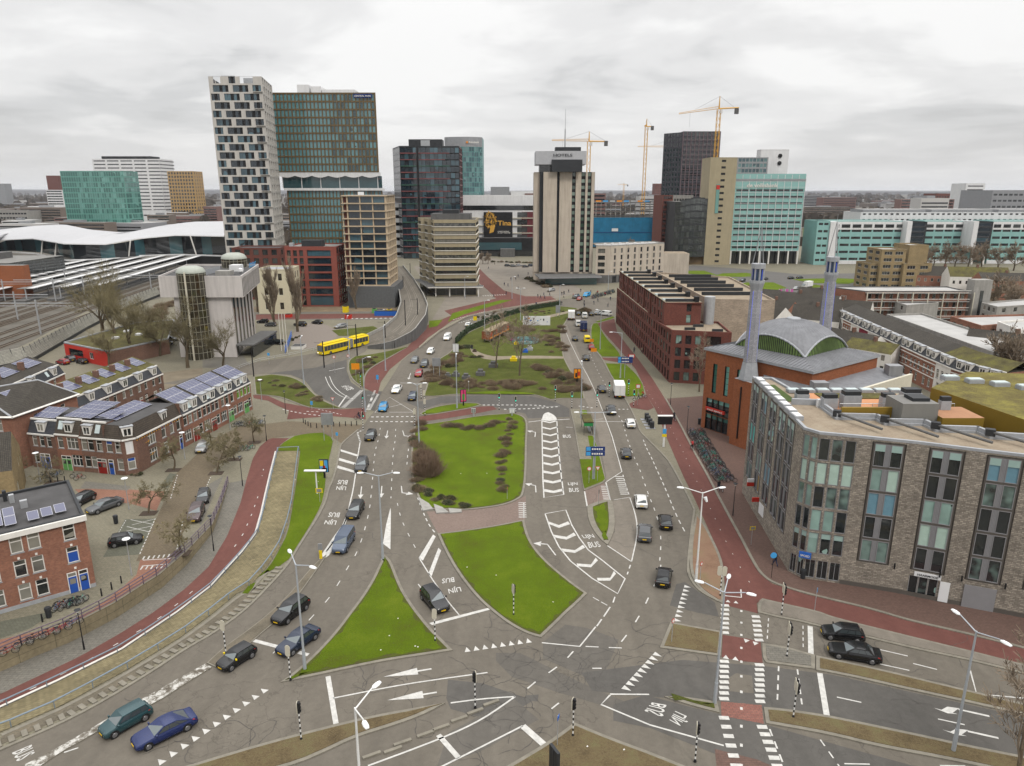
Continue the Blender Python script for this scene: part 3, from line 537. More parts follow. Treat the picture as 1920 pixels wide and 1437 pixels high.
def comb():
 a=resample([Vector(p)for p in W2(ROAD[1:9])],step=.9);mb=MB()
 for p,q in zip(a[:-1],a[1:]):
  d=(q-p).normalized();n=Vector((-d.y,d.x,0));c=p+n*.75
  mb.obox((c.x,c.y,.0),(n.x,n.y),.9,.42,.14,MATS['kerb_stone'])
 mb.build('kerb_blocks',kind='stuff',label='row of slanting kerb blocks beside the bus lane')
comb()
ribbon('verge',[p for p in W2([(x+4,y+6)for x,y in TRENCH_R[1:8]])],W2([(x-4,y-8)for x,y in ROAD[1:8]]),M_grass('dirty_paving',(.07,.06,.045),(.12,.105,.08),(.17,.14,.10),.3,.05),'dirty paved verge beside the bus lane',z=.03)
sheet('street',[(255,1053),(293,973),(331,888),(361,860),(401,823),(450,800),(500,795),(540,790),(600,793),(680,797),(690,800),(672,806),(640,832),(627,823),(605,812),(581,813),(553,817),(511,822),(485,833),(440,850),(401,880),(376,940),(343,1000),(323,1045)],clinker,.012,'olive brown clinker street beside the brick houses')
sheet('street',[(263,1050),(323,1046),(312,1066),(300,1077),(213,1131),(125,1175),(0,1226),(-150,1290),(-150,1250),(0,1200),(75,1183),(113,1173),(175,1143),(226,1105),(256,1078)],pink_clinker,.016,'pink brick street curving along the purple railing')
sheet('street',[(140,918),(200,916),(310,922),(293,958),(245,945),(220,942),(160,935)],pink_clinker,.013,'pink brick raised crossing between parked cars')
sheet('parking_bay',[(160,903),(245,912),(240,920),(150,916)],pvg,.014,'grey parking bay near the bollards');sheet('parking_bay',[(235,974),(290,973),(260,1040),(193,1045)],M_paver('mossy_grey',(.105,.105,.08),(.09,.09,.068),(.06,.06,.04),.4,.2),.014,'mossy parking bays marked with crosses')
sheet('parking_bay',[(393,908),(420,892),(403,925),(377,985),(365,975)],pvg,.014,'grey parking lane beside the street');sheet('parking_bay',[(298,915),(318,888),(331,889),(316,915)],MATS['mossy_grey'],.014,'mossy parking bay in front of the corner house')
sheet('street',[(-150,1200),(0,1166),(80,1150),(107,1145),(58,1178),(0,1198),(-150,1240)],MATS['mossy_grey'],.013,'mossy brick road in front of the brick house')
BUSROAD=[(300,720),(380,705),(430,690),(467,682),(511,675),(597,662),(645,646),(687,633),(690,652),(685,660),(652,675),(650,695),(658,717),(680,732),(717,734),(702,772),(684,766),(642,766),(610,751),(590,737),(572,714),(545,704),(510,700),(474,703),(380,722)]
sheet('bus_road',BUSROAD,asphalt,.022,'bus road coming off the ramp');patch([(500,701),(590,690),(650,675),(650,695),(658,717),(680,732),(716,735),(702,771),(684,765),(642,765),(612,751),(590,737),(572,714),(545,703)],asphalt_dark,.026,label='darker grey asphalt of the bus turning')
sheet('tramway',[(-120,790),(180,726),(300,700),(380,690),(380,722),(300,742),(180,760),(-100,830)],M('track_bed',(.145,.12,.085),.9,var=.2,scale=.4),.018,'sandy tram track bed behind the houses')
# ---- ROAD MARKINGS
ZM=0.040
def line(px,w=0.15,name='lane_line',label=None,z=ZM,sm=2,parent=road,mat=None):
 pts=[Vector((p[0],p[1],z))for p in smooth_poly(W2(px),sm,closed=False)]if len(px)>2 else[Vector((p.x,p.y,z))for p in W2(px)]
 mb=MB();L=[];Rr=[]
 for i,p in enumerate(pts):
  d=(pts[min(i+1,len(pts)-1)]-pts[max(i-1,0)]);d.normalize();n=Vector((-d.y,d.x,0))*w/2
  L.append(p+n);Rr.append(p-n)
 for i in range(len(pts)-1):mb.face([L[i],Rr[i],Rr[i+1],L[i+1]],mat or paint)
 return mb.build(name,parent,label=label)
def dashes(px,w=0.13,on=1.1,off=2.2,name='dashed_line',z=ZM,parent=road,tri_=False,mat=None,skew=None):
 pts=smooth_poly(W2(px),2,closed=False)if len(px)>2 else[Vector((p.x,p.y))for p in W2(px)]
 pts=[Vector((p[0],p[1],0))for p in pts];L=[0]
 for a,b in zip(pts[:-1],pts[1:]):L.append(L[-1]+(b-a).length)
 def at(s):
  s=max(0,min(L[-1],s))
  for j in range(len(L)-1):
   if L[j+1]>=s:return pts[j].lerp(pts[j+1],(s-L[j])/max(1e-9,L[j+1]-L[j]))
 mb=MB();s=0.0
 while s<L[-1]-on*.5:
  a,b=at(s),at(min(L[-1],s+on));d=(b-a).normalized();n=Vector((-d.y,d.x,0))*w/2
  if skew is not None:n=Vector((math.cos(skew),math.sin(skew),0))*w/2
  q=[a+n,a-n,b-n,b+n]if(d.x*n.y-d.y*n.x)>0 else[a-n,a+n,b+n,b-n]
  mb.face([(p.x,p.y,z)for p in q],mat or paint);s+=on+off
 return mb.build(name,parent)
def shape(px,name,label=None,z=ZM,parent=road,mat=None):
 mb=MB();mb.cap(ccw([(p.x,p.y)for p in W2(px)]),z,mat or paint);return mb.build(name,parent,label=label)
def teeth(px,n,size=(.55,.62),flip=1,name='give_way_triangle',z=ZM,mat=None):
 pts=resample([Vector(p)for p in W2(px)],n)
 for i,p in enumerate(pts):
  d=(pts[-1]-pts[0]).normalized();q=Vector((-d.y,d.x,0))*flip
  mb=MB();a,b,c=p-d*size[0]/2,p+d*size[0]/2,p+q*size[1]
  tr_=[a,b,c]if flip>0 else[b,a,c]
  mb.face([(v.x,v.y,z)for v in tr_],mat or paint);mb.build(name,road)
def word(txt,quad,name='word_marking',z=ZM+.002,parent=road,mat=None,grow=0.012):
 """flat lettering stretched between four measured corners: bottom-left, bottom-right, top-right, top-left of the text"""
 cu=bpy.data.curves.new('t','FONT');cu.body=txt;cu.size=1;cu.resolution_u=2;cu.offset=grow;cu.space_line=.85
 cu.align_x='CENTER'
 o=bpy.data.objects.new('t',cu);me=o.to_mesh()
 xs=[v.co.x for v in me.vertices];ys=[v.co.y for v in me.vertices];x0,x1,y0,y1=min(xs),max(xs),min(ys),max(ys)
 a,b,c,d=[Vector((p.x,p.y,z))for p in W2(quad)];V=[]
 for v in me.vertices:
  u,w=(v.co.x-x0)/(x1-x0),(v.co.y-y0)/(y1-y0)
  V.append((a.lerp(b,u)).lerp(d.lerp(c,u),w))
 F=[tuple(p.vertices)for p in me.polygons];o.to_mesh_clear();bpy.data.objects.remove(o);bpy.data.curves.remove(cu)
 mb=MB();mb.mesh(V,F,mat or paint);ob=mb.build(name,parent,label='white lettering reading '+txt.replace('\n',' '))
 if ob.data.polygons and ob.data.polygons[0].normal.z<0:ob.data.flip_normals()
 return ob
line([(676,825),(671,855),(667,887),(662,920),(656,945),(652,965),(645,985),(630,1010),(612,1035)],.18)
shape([(651,962),(655,964),(640,1004),(617,1042),(602,1052),(598,1048),(625,1008),(642,985)],'painted_wedge')
for a,b,c,d in(((638,843),(639,847),(671,857),(670,853)),((635,859),(634.5,864),(667,873),(668,869)),((632,873),(631,878),(665,887.5),(666,883.5))):shape([a,b,c,d],'hatch_stripe')
word('BUS',[(652.5,901),(634.5,900.5),(632,908.5),(650.5,909.5)]);word('LIJN',[(650,911),(632,910.5),(630,919),(648,920)])
word('BUS',[(638,962),(617.5,961.5),(614.5,970),(635.5,971)]);word('LIJN',[(632.5,974.5),(611.5,974),(607.5,983.5),(629,985)])
dashes([(713,803),(709,828),(704,842),(701,868),(697,917),(693,957),(681,1005),(668,1040),(655,1060),(620,1120),(592,1150),(560,1185)],.12,1.1,2.4)
dashes([(742,805),(741,828),(738,841),(736,868),(734,914),(733,935)],.12,1.1,2.4)
dashes([(745,944),(752,975),(768,1007),(785,1040)],.1,1.0,2.3);dashes([(766,842),(764,856),(763,872)],.12,1.2,2.0)
shape([(732,953),(733,960),(732,1031),(718,1020),(724,985)],'painted_wedge');
dashes([(783,934),(792,958),(804,985),(816,1000)],.16,.9,.9)
shape([(812,1003),(817,1007),(793,1052),(785,1047)],'hatch_stripe');shape([(822,1028),(827,1033),(809,1082),(803,1077)],'hatch_stripe')
line([(786,1047),(810,1086),(836,1124),(861,1154)],.14);dashes([(784,1096),(795,1110)],.12,2,1)
word('BUS',[(851,1083),(829,1086),(828.5,1095),(852.5,1092)]);word('LIJN',[(862,1099),(839,1102.5),(842,1114),(865.5,1109.5)])
shape([(805,1169),(810,1173),(919,1144),(918,1140)],'stop_line');line([(473,1201),(530,1216)],.45,'stop_line',sm=0);line([(560,1224),(578,1229)],.45,'stop_line',sm=0)
def arrow(tail,head,turn=0,w=.16,hw=.42,hl=1.5,two=False):
 a,b=Vector(P(*tail)),Vector(P(*head));a.z=b.z=ZM;d=(b-a).normalized();n=Vector((-d.y,d.x,0));mb=MB()
 def stem(p,q,ww):
  e=(q-p).normalized();m=Vector((-e.y,e.x,0))*ww/2;mb.face([p+m,p-m,q-m,q+m],paint)
 def tip(p,e,l,hw_):m=Vector((-e.y,e.x,0))*hw_;mb.face([p+m,p-m,p+e*l],paint)
 if turn==0 or two:stem(a,b-d*hl,w);tip(b-d*hl,d,hl,hw)
 else:
  stem(a,b,w);s=n*turn;e=(s+d*.45).normalized();stem(b-d*.05,b+e*.9,w*1.5);tip(b+e*.8,e,1.0,hw*1.5)
 if two:e=(n*two+d*.5).normalized();c=b-d*hl*1.6;stem(c,c+e*.7,w*1.6);tip(c+e*.7,e,.9,hw*1.5)
 mb.build('arrow_marking',road)
arrow((727,808),(724,823));arrow((755,808),(758,818),1);arrow((678,913),(675.5,936));arrow((716,912),(714.5,934));arrow((752.5,912),(754,925),1)
arrow((809,1255),(719,1270),0,.2,.5,3.2);arrow((819,1299),(726,1314),0,.2,.5,3.2)
for xs in(((1003,820),(1004,811)),((1005,924),(1004,911))):arrow(*xs,turn=1)
arrow((1042,1042),(1026,1021),turn=1,two=False)
dashes([(696,782.5),(780,781.5)],.45,.5,.5);dashes([(694,791),(778,791.5)],.45,.5,.5)
line([(703,774),(730,745),(777,774)],.12,sm=0);line([(730,773.5),(775,773.5)],.15,'stop_line');line([(727,765),(755,758)],.12);line([(715,775),(703,774)],.1)
line([(750,718.5),(795,720)],.2,'stop_line');dashes([(676,830),(670,812),(682,806)],.3,.5,.4)
dashes([(703,733),(690,765)],.45,.45,.5);dashes([(689,742),(712,738)],.12,.6,.4)
line([(650,742),(635,763)],.3,'stop_line');dashes([(678,733),(643,765)],.9,.35,.4);dashes([(709,740),(692,770)],.5,.4,.4);dashes([(700,740),(688,770)],.5,.4,.4)
line([(610,707),(617,725),(632,740),(648,747),(662,748)],.15);line([(618,706),(624,722),(638,737),(655,746)],.15);line([(617,696),(646,690)],.3,'stop_line')
word('BUS',[(664,730),(651,733),(645,728),(658,725.5)]);word('LIJN',[(657,726),(644,728),(640,724.5),(652,723)])
line([(1016,786),(1017,850),(1018,900),(1020,934),(1057,928),(1052,890),(1048,850),(1044,789)],.2,sm=0)
for i,(y,x0,x1)in enumerate(((790,1017,1045),(802,1017,1046),(814,1017,1047),(827,1018,1048),(840,1018,1049),(854,1018.5,1050),(869,1019,1051.5),(885,1019,1053),(902,1019.5,1054.5),(920,1020,1056))):
 xm=(x0+x1)/2;k=1.2+i*.14
 shape([(x0,y-k),(xm,y+3-k+.4),(x1,y-k-1),(x1,y+k-1),(xm,y+3+k),(x0,y+k)],'chevron_marking')
line([(1022,964),(1061,957),(1072,985),(1086,1009),(1103,1032),(1130,1052),(1172,1086),(1158,1114),(1110,1085),(1070,1053),(1048,1026),(1034,998),(1022,964)],.18,sm=0)
for a,m,b in(((1028,981),(1048,988),(1067,981)),((1038,1006),(1062,1010),(1078,1002)),((1053,1032),(1078,1035),(1095,1025)),((1081,1060),(1108,1062),(1119,1049)),((1119,1087),(1144,1087),(1153,1074))):
 k=2.6;shape([(a[0],a[1]-k),(m[0],m[1]-k),(b[0]-2,b[1]-k),(b[0]+2,b[1]+k),(m[0],m[1]+k),(a[0]+2,a[1]+k)],'chevron_marking')
mbh=MB();hp=smooth_poly(W2([(1016,789),(1018,780),(1022,776),(1028,774.5),(1036,778),(1043,784),(1044,789),(1030,791)]),2)
mbh.prism(ccw([(p.x,p.y)for p in hp]),0,.16,paint,paint);mbh.build('white_divider',kind='structure',label='raised white painted nose of the striped median')
line([(991,792),(1016,789)],.25,'stop_line');line([(1044,788),(1068,786.5)],.25,'stop_line');line([(1061,801.5),(1074,802)],.15);line([(1000,764),(1050,762)],.1)
word('BUS',[(1056,821.5),(1071,821.5),(1069.5,815.5),(1055,816)]);word('LIJN',[(1065.5,912),(1083.5,911.5),(1082.5,905),(1064.5,905.5)]);word('BUS',[(1067.5,923.5),(1086,923),(1084.5,915.5),(1066.5,916)])
word('LIJN',[(1096,1012),(1117,1011),(1111,1002),(1090,1004)]);word('BUS',[(1105,1028.5),(1127.5,1026),(1121.5,1016),(1101,1017.5)])
dashes([(905,760),(950,760),(1000,760),(1022,762)],.45,.5,.5);dashes([(945,768),(1000,767),(1048,763)],.45,.5,.5)
dashes([(979,943),(980,972)],1.1,.22,.45);line([(982,944),(982,972)],.2);dashes([(1133,912),(1139,940)],1.1,.22,.45);line([(1136,905),(1145,942)],.2);line([(1096,922),(1101,950)],.2)
line([(1056,610),(1068,640),(1085,675),(1110,720),(1130,771)],.12);line([(1131,774),(1148,820),(1166,885),(1137,904)],.15,sm=0)
dashes([(1102,655),(1120,695),(1142,735)],.1,1,2.5);dashes([(1160,780),(1168,792),(1174,817),(1182,840),(1189,858),(1195,871),(1201,885),(1207,902),(1213,920),(1220,938),(1228,958),(1235,981),(1239,1004),(1239,1028),(1237,1052)],.13,1.0,1.9)
dashes([(1206,825),(1213,843),(1221,858),(1230,878),(1241,902),(1253,930),(1263,955),(1272,975),(1280,990),(1287,1003)],.15,1.2,1.0)
dashes([(1168,891),(1173,910),(1180,930)],.16,.9,.8);dashes([(1161,894),(1172,929)],1.3,.25,.5);line([(1151,938),(1181,933)],.1)
line([(1181,934),(1190,960),(1195,985),(1194,1010),(1184,1054)],.15);line([(1139,1024),(1184,1054)],.15)
dashes([(1182,1060),(1176,1078)],.15,.9,.8);dashes([(1153,1120),(1149,1132)],.15,1.2,1)
dashes([(1239,1060),(1236,1080),(1221,1110),(1205,1145),(1185,1178),(1165,1205),(1138,1235)],.14,1.3,2.6)
dashes([(1112,1121),(1144,1139)],.12,.9,.3);line([(1144,1139),(1132,1157)],.16);dashes([(1128,1162),(1119,1175)],.16,1.8,1);line([(1117,1176),(1087,1213),(1016,1206)],.16,sm=0)
dashes([(1098,1213),(1190,1217)],.14,1.3,1.0);dashes([(1128,1254),(1118,1260),(1075,1225)],.14,1.3,3);dashes([(1075,1222),(1068,1231),(1048,1249),(1028,1263),(1005,1278),(982,1298)],.14,1.2,1.8)
dashes([(1093,1281),(1081,1291)],.14,2,1);dashes([(1048,1319),(1034,1330)],.14,2,1)
line([(1097,790),(1190,792)],.18,'stop_line');line([(1095,789),(1130,786)],.1);dashes([(1135,768),(1178,768)],.4,.4,.5);dashes([(1085,762),(1115,766)],.4,.4,.5)
for y in(1100,1107,1113.5,1120.5,1128.5,1136.5,1145,1152.5,1161):pass
teeth([(1283,1100),(1264,1163)],9,(.6,.75),1);teeth([(1226,1226),(1168,1289)],9,(.62,.85),1);teeth([(877,1223),(992,1206)],8,(.6,.75),1)
teeth([(499,1298),(306,1432)],11,(.6,.75),-1)
teeth([(1365,1130),(1380,1132)],2,(.5,.5),1);teeth([(1400,1200),(1417,1205)],2,(.6,.6),-1);teeth([(1361,1236),(1379,1239)],2,(.6,.6),1)
for p0,p1,n in(((1359.5,1136),(1358.5,1187),7),((1417,1157),(1423,1201),6),((1358,1241),(1357.5,1311),8),((1424,1247.5),(1425,1316),8),((1357.5,1347),(1380,1437),6),((1429,1364),(1470,1470),8)):
 a,b=P(*p0),P(*p1);d=(b-a).normalized();mb=MB()
 for i in range(n):
  c=a.lerp(b,i/(n-1));mb.obox((c.x,c.y,.0),(1,-.05),.85,.44,ZM+.008,paint)
 for k,f in enumerate([f for f in mb.f]):pass
 mb.build('crossing_block',road)
dashes([(1441,1160),(1438,1205)],.1,.6,.5);dashes([(1505.5,1174),(1506,1222)],.1,.6,.5);dashes([(1460,1250),(1457,1323)],.14,.8,.6);dashes([(1495,1256),(1505,1333)],.14,.8,.6);dashes([(1390,1145),(1390,1440)],.22,.35,1.9);dashes([(1443,1368),(1475,1450)],.14,.8,.6)
line([(1519,1175),(1520.5,1227)],.5,'stop_line',sm=0);line([(1537,1263),(1550,1342)],.5,'stop_line',sm=0)
line([(1351,1117),(1390,1121),(1389,1106)],.16,sm=0);line([(1144,1304),(1127,1322),(1218,1360),(1357,1399)],.17,sm=0);line([(1144,1302.5),(1217,1303)],.17,sm=0)
for i,(a,b,c,d)in enumerate((((1222,1319),(1249,1329),(1247,1333),(1218,1323)),)):pass
word('LIJN',[(1295,1347),(1282,1366),(1255,1351),(1266,1334)])
dashes([(1208,1262),(1228,1263)],.14,2,1);dashes([(1288,1268),(1308,1270)],.14,2,1);dashes([(1569,1308),(1920,1384)],.14,2.0,6.0)
line([(1650,1219),(1702,1231)],.14);line([(1650,1246),(1705,1258)],.14);dashes([(1712,1245),(1900,1292)],.14,2,5.2);line([(1819,1258),(1831,1302),(1930,1311)],.15,sm=0)
for ax,ay in((0,0),(17,41)):line([(1797+ax,1331+ay),(1855+ax,1344+ay)],.22,'arrow_stem');shape([(1776+ax,1326+ay),(1798+ax,1329+ay),(1786+ax,1337.5+ay),(1796+ax,1340+ay),(1777+ax,1338.5+ay),(1750+ax,1328+ay),(1765+ax,1332+ay)],'arrow_marking')
dashes([(1538,1388),(1575,1440)],.12,.7,.6);dashes([(1583,1433),(1900,1439)],.12,2,5.5)
line([(615,1269),(630,1358)],.45,'stop_line',sm=0);line([(625,1310),(760,1283),(914,1262)],.16);line([(845,1319),(905,1311),(966,1307)],.16);line([(966,1307),(905,1350),(830,1385),(690,1437)],.17)
line([(822,1379),(860,1422)],.45,'stop_line');line([(980,1362),(1021,1398)],.6,'stop_line');line([(980,1362),(905,1400),(825,1440)],.16,sm=0)
dashes([(307,1346),(327,1341)],.12,2,1);dashes([(359,1376),(380,1371)],.12,2,1);dashes([(392,1322),(412,1317)],.12,2,1);line([(120,1412),(147,1403)],.14);dashes([(182,1437),(196,1432)],.14,2,1);dashes([(464,1260),(475,1255)],.12,2,1);dashes([(512,1226),(524,1214)],.12,2,1)
word('BUS',[(22,1413),(32,1430),(66,1413),(60,1397)])
def worn(pxs,label):
 w=smooth_poly(W2(pxs),1);m,t,b=(MATS.get('worn_white'),None,None)
 if m is None:
  m,t,b=base_mat('worn_white');g=N(t,'ShaderNodeNewGeometry');n=N(t,'ShaderNodeTexNoise',i_Scale=1.6,i_Detail=8.0,i_Roughness=0.75);t.links.new(g.outputs['Position'],n.inputs[0])
  c=RAMP(t,n.outputs[0],[(0.42,(0.075,0.062,0.045)),(0.49,(0.16,0.145,0.12)),(0.56,(0.42,0.41,0.38))]);t.links.new(c,b.inputs['Base Color']);b.inputs['Roughness'].default_value=.85
 mb=MB();p=ccw([(q.x,q.y)for q in w]);mb.prism(p,0,.13,kerb_m,m);mb.build('painted_divider',kind='structure',label=label)
worn([(45,1437),(95,1412),(130,1392),(165,1372),(210,1345),(245,1325),(290,1300),(330,1277),(385,1247),(397,1253),(340,1289),(290,1321),(240,1342),(196,1366),(150,1393),(110,1415),(60,1450)],'worn white painted divider beside the bus lane')
island([(388,1245),(420,1215),(470,1180),(515,1143),(545,1113),(580,1070),(600,1050),(612,1042),(607,1052),(560,1118),(525,1160),(490,1190),(455,1220),(405,1253)],MATS['dirty_paving'],'narrow kerbed divider between bus lane and carriageway',top_kind='structure',topname='pavement',kw=.15)
for q in([(784,934),(804,946),(812,956),(793,960)],[(813,947),(829,953),(842,963),(818,964)],[(841,955),(865,957),(866,962),(843,964)]):
 w=ccw([(p.x,p.y)for p in W2(q)]);mb=MB();mb.prism(w,0,.2,wpn if False else conc_m,conc_m);mb.build('concrete_slab',label='pale concrete slab lying at the tip of the shrub lawn',cat='slab',group='concrete slabs by the shrub lawn')
for i,(x,y)in enumerate(((697,1418),(737,1408),(755,1394),(798,1378),(827,1366),(861,1350),(921,1320),(891,1336))):
 p=P(x,y);mb=MB();mb.box(-.75,-.14,0,.75,.14,.16,kerb_m);o=mb.build('stone_bar',label='low stone bar lying beside the solid line at the bottom',cat='kerb block',group='stone bars along the bottom lane');o.location=p+Vector((0,0,.02));o.rotation_euler=(0,0,R(27))
for l in([(245,975),(288,984)],[(247,985),(290,974)],[(238,988),(280,998)],[(236,997),(285,987)]):line(l,.1,'parking_cross',z=.03)
dashes([(236,976),(205,1030)],.1,.4,.3,z=.03);dashes([(291,973),(262,1040)],.12,.5,.4,z=.03);dashes([(320,935),(333,890)],.12,.5,.5,z=.03);dashes([(343,978),(332,1030)],.12,.5,.5,z=.03);dashes([(382,925),(395,895)],.12,.5,.5,z=.03)
dashes([(268,1047),(322,1042)],.8,.18,.4,z=.032);dashes([(264,1066),(318,1062)],.8,.18,.4,z=.032);line([(268,1051),(322,1048)],.15,z=.032);line([(266,1062),(318,1058)],.15,z=.032)
def path_dashes():
 A=resample([Pz(*q)for q in[(494,880),(484,930),(474,960),(457,1000),(437,1030),(423,1048),(406,1068),(382,1088),(358,1112),(330,1135),(298,1160),(260,1184),(217,1209),(170,1236),(121,1262),(65,1290),(5,1315),(-60,1342)]],step=2.6);mb=MB()
 for i in range(0,len(A)-1):
  a=A[i];d=(A[i+1]-a).normalized();n=Vector((-d.y,d.x,0))*.06;b=a+d*.55;z=Vector((0,0,.02))
  mb.face([a+n+z,a-n+z,b-n+z,b+n+z],paint)
 mb.build('dashed_line',road)
path_dashes()
dashes([(1130,620),(1170,668),(1215,735),(1245,780),(1275,835),(1300,890),(1330,950),(1358,1010),(1385,1060),(1410,1100)],.08,.3,3.0,z=.036)
dashes([(530,768),(560,775),(600,780)],.3,.6,.6);dashes([(575,772),(600,773)],.3,.5,.5);dashes([(590,766),(640,778)],.2,.5,.6)
for p0,p1 in(((960,605),(985,600)),((905,555),(948,553))):dashes([p0,p1],2.0,.5,.6)
dashes([(850,600),(908,585)],.6,.7,.7,z=.04);dashes([(860,606),(935,586)],.5,.7,.7,z=.04)
arrow((770,700),(766,712));dashes([(472,1302),(492,1295)],.14,2,1);dashes([(528,1333),(549,1327)],.14,2,1);dashes([(446,1354),(466,1346)],.14,2,1)
word('BUS',[(1250,1323),(1243,1346),(1207,1334),(1222,1318)])
def sealed(x0,y0,x1,y1,n,seed):
 r_=random.Random(seed);m=MB()
 for k in range(n):
  p=P(r_.uniform(x0,x1),r_.uniform(y0,y1));a=r_.choice((.2,.35,-.5,1.4))+r_.gauss(0,.3)
  for j in range(r_.randrange(8,30)):
   a+=r_.gauss(0,.38);d=Vector((math.cos(a),math.sin(a),0));q=p+d*.35;w=Vector((-d.y,d.x,0))*r_.uniform(.01,.035);z=Vector((0,0,.034));m.face([p-w+z,q-w+z,q+w+z,p+w+z],MATS.get('tar')or M('tar',(.055,.05,.045),.6));p=q
 m.build('sealed_crack',kind='stuff',label='dark sealed cracks wandering over the asphalt',uv=False)
for q in((880,1225,1180,1300,20,1),(640,1260,900,1330,14,2),(1150,1180,1260,1250,8,3),(600,850,780,1100,9,4),(820,1110,960,1200,12,5),(1160,900,1290,1100,6,6),(1560,1250,1900,1380,16,7),(200,1300,500,1420,6,8),(990,800,1090,1100,6,9),(840,1340,1000,1430,12,10)):sealed(*q)
lb=MB();lb.prism([(-.07,-.05),(.06,-.05),(.08,.04),(-.05,.06)],0,.04,wpt,wpt);lt=lb.data('litter',uv=False);rl=random.Random(9)
for a in((640,1215,800,1235,7),(1000,1130,1060,1180,3),(860,1050,960,1120,5),(700,1140,760,1200,4),(1090,1390,1200,1437,4),(840,880,930,930,4),(500,900,610,1000,5)):
 for k in range(a[4]//2):p=P(rl.uniform(a[0],a[2]),rl.uniform(a[1],a[3]));put('litter',lt,(p.x,p.y,.19),rl.uniform(0,6),label='scrap of white litter lying on the grass',cat='litter',group='scraps of litter on the lawns')
# ---- VEHICLES
def car_paint(name,c):return M(name,c,0.22,0.25,var=.03,scale=2,spec=.8,world=False)
CP=dict(black=car_paint('black_car_paint',(0.008,0.008,0.009)),dgrey=car_paint('dark_grey_car_paint',(0.030,0.032,0.035)),grey=car_paint('grey_car_paint',(0.085,0.088,0.092)),silver=car_paint('silver_car_paint',(0.25,0.25,0.25)),white=car_paint('white_car_paint',(0.62,0.62,0.60)),red=car_paint('red_car_paint',(0.20,0.008,0.012)),dblue=car_paint('dark_blue_car_paint',(0.008,0.018,0.085)),navy=car_paint('navy_car_paint',(0.010,0.018,0.040)),bblue=car_paint('bright_blue_car_paint',(0.01,0.16,0.33)),teal=car_paint('teal_car_paint',(0.02,0.055,0.062)),steel=car_paint('steel_blue_car_paint',(0.065,0.085,0.125)),maroon=car_paint('brown_car_paint',(0.055,0.035,0.035)),yellow=ylm,cyan=car_paint('cyan_car_paint',(0.02,0.25,0.50)))
car_glass=M('car_glass',(0.035,0.042,0.044),0.04,spec=1.0,var=0,world=False);car_glass2=M('pale_car_glass',(0.10,0.12,0.125),0.06,spec=1.0,var=.1,world=False)
tyre_m=M('tyre',(0.014,0.014,0.014),0.85,var=.1,world=False);rim_m=M('rim',(0.24,0.24,0.25),0.35,0.7,var=.05,world=False)
head_m=M('headlamp',(0.62,0.62,0.60),0.12,spec=.9,var=0,emit=(1,.95,.85,.25));tail_m=M('taillamp',(0.30,0.008,0.006),0.2,spec=.8,var=0,emit=(1,.03,.01,.10));plate_m=M('yellow_plate',(0.60,0.38,0.01),0.5,var=0)
CT=dict(hatch=(4.05,1.74,1.47,.92,.235,.06,-.36,-.455,.90),mini=(3.75,1.70,1.42,.93,.22,.08,-.37,-.45,.90),mpv=(4.05,1.74,1.55,.95,.27,.10,-.38,-.46,.93),sedan=(4.75,1.84,1.44,.92,.20,.03,-.22,-.37,.93),fast=(4.95,1.95,1.44,.92,.22,.04,-.17,-.42,.93),wagon=(4.65,1.82,1.48,.93,.21,.04,-.40,-.47,.93),suv=(4.60,1.88,1.66,1.04,.22,.06,-.38,-.46,1.03),van=(4.95,1.92,1.92,1.10,.30,.17,-.465,-.49,1.12))
def prof(t):
 L,Wd,H,belt,xw,xr,xrr,xb,tail=CT[t];hood=belt*.97
 st=[(-.5,.40,belt*.60,.415),(-.492,.30,tail*.93,.455),(-.465,.24,tail,.475),(-.36,.20,belt*1.0+(.0 if xb>-.4 else 0),.497),(-.18,.18,belt,.5),(0,.18,belt,.5),(xw,.18,hood,.5),(.32,.19,hood*.93,.496),(.42,.21,hood*.86,.475),(.475,.26,hood*.76,.43),(.497,.33,hood*.60,.36)]
 return[(x*L,zb,zt,hw*Wd)for x,zb,zt,hw in st]
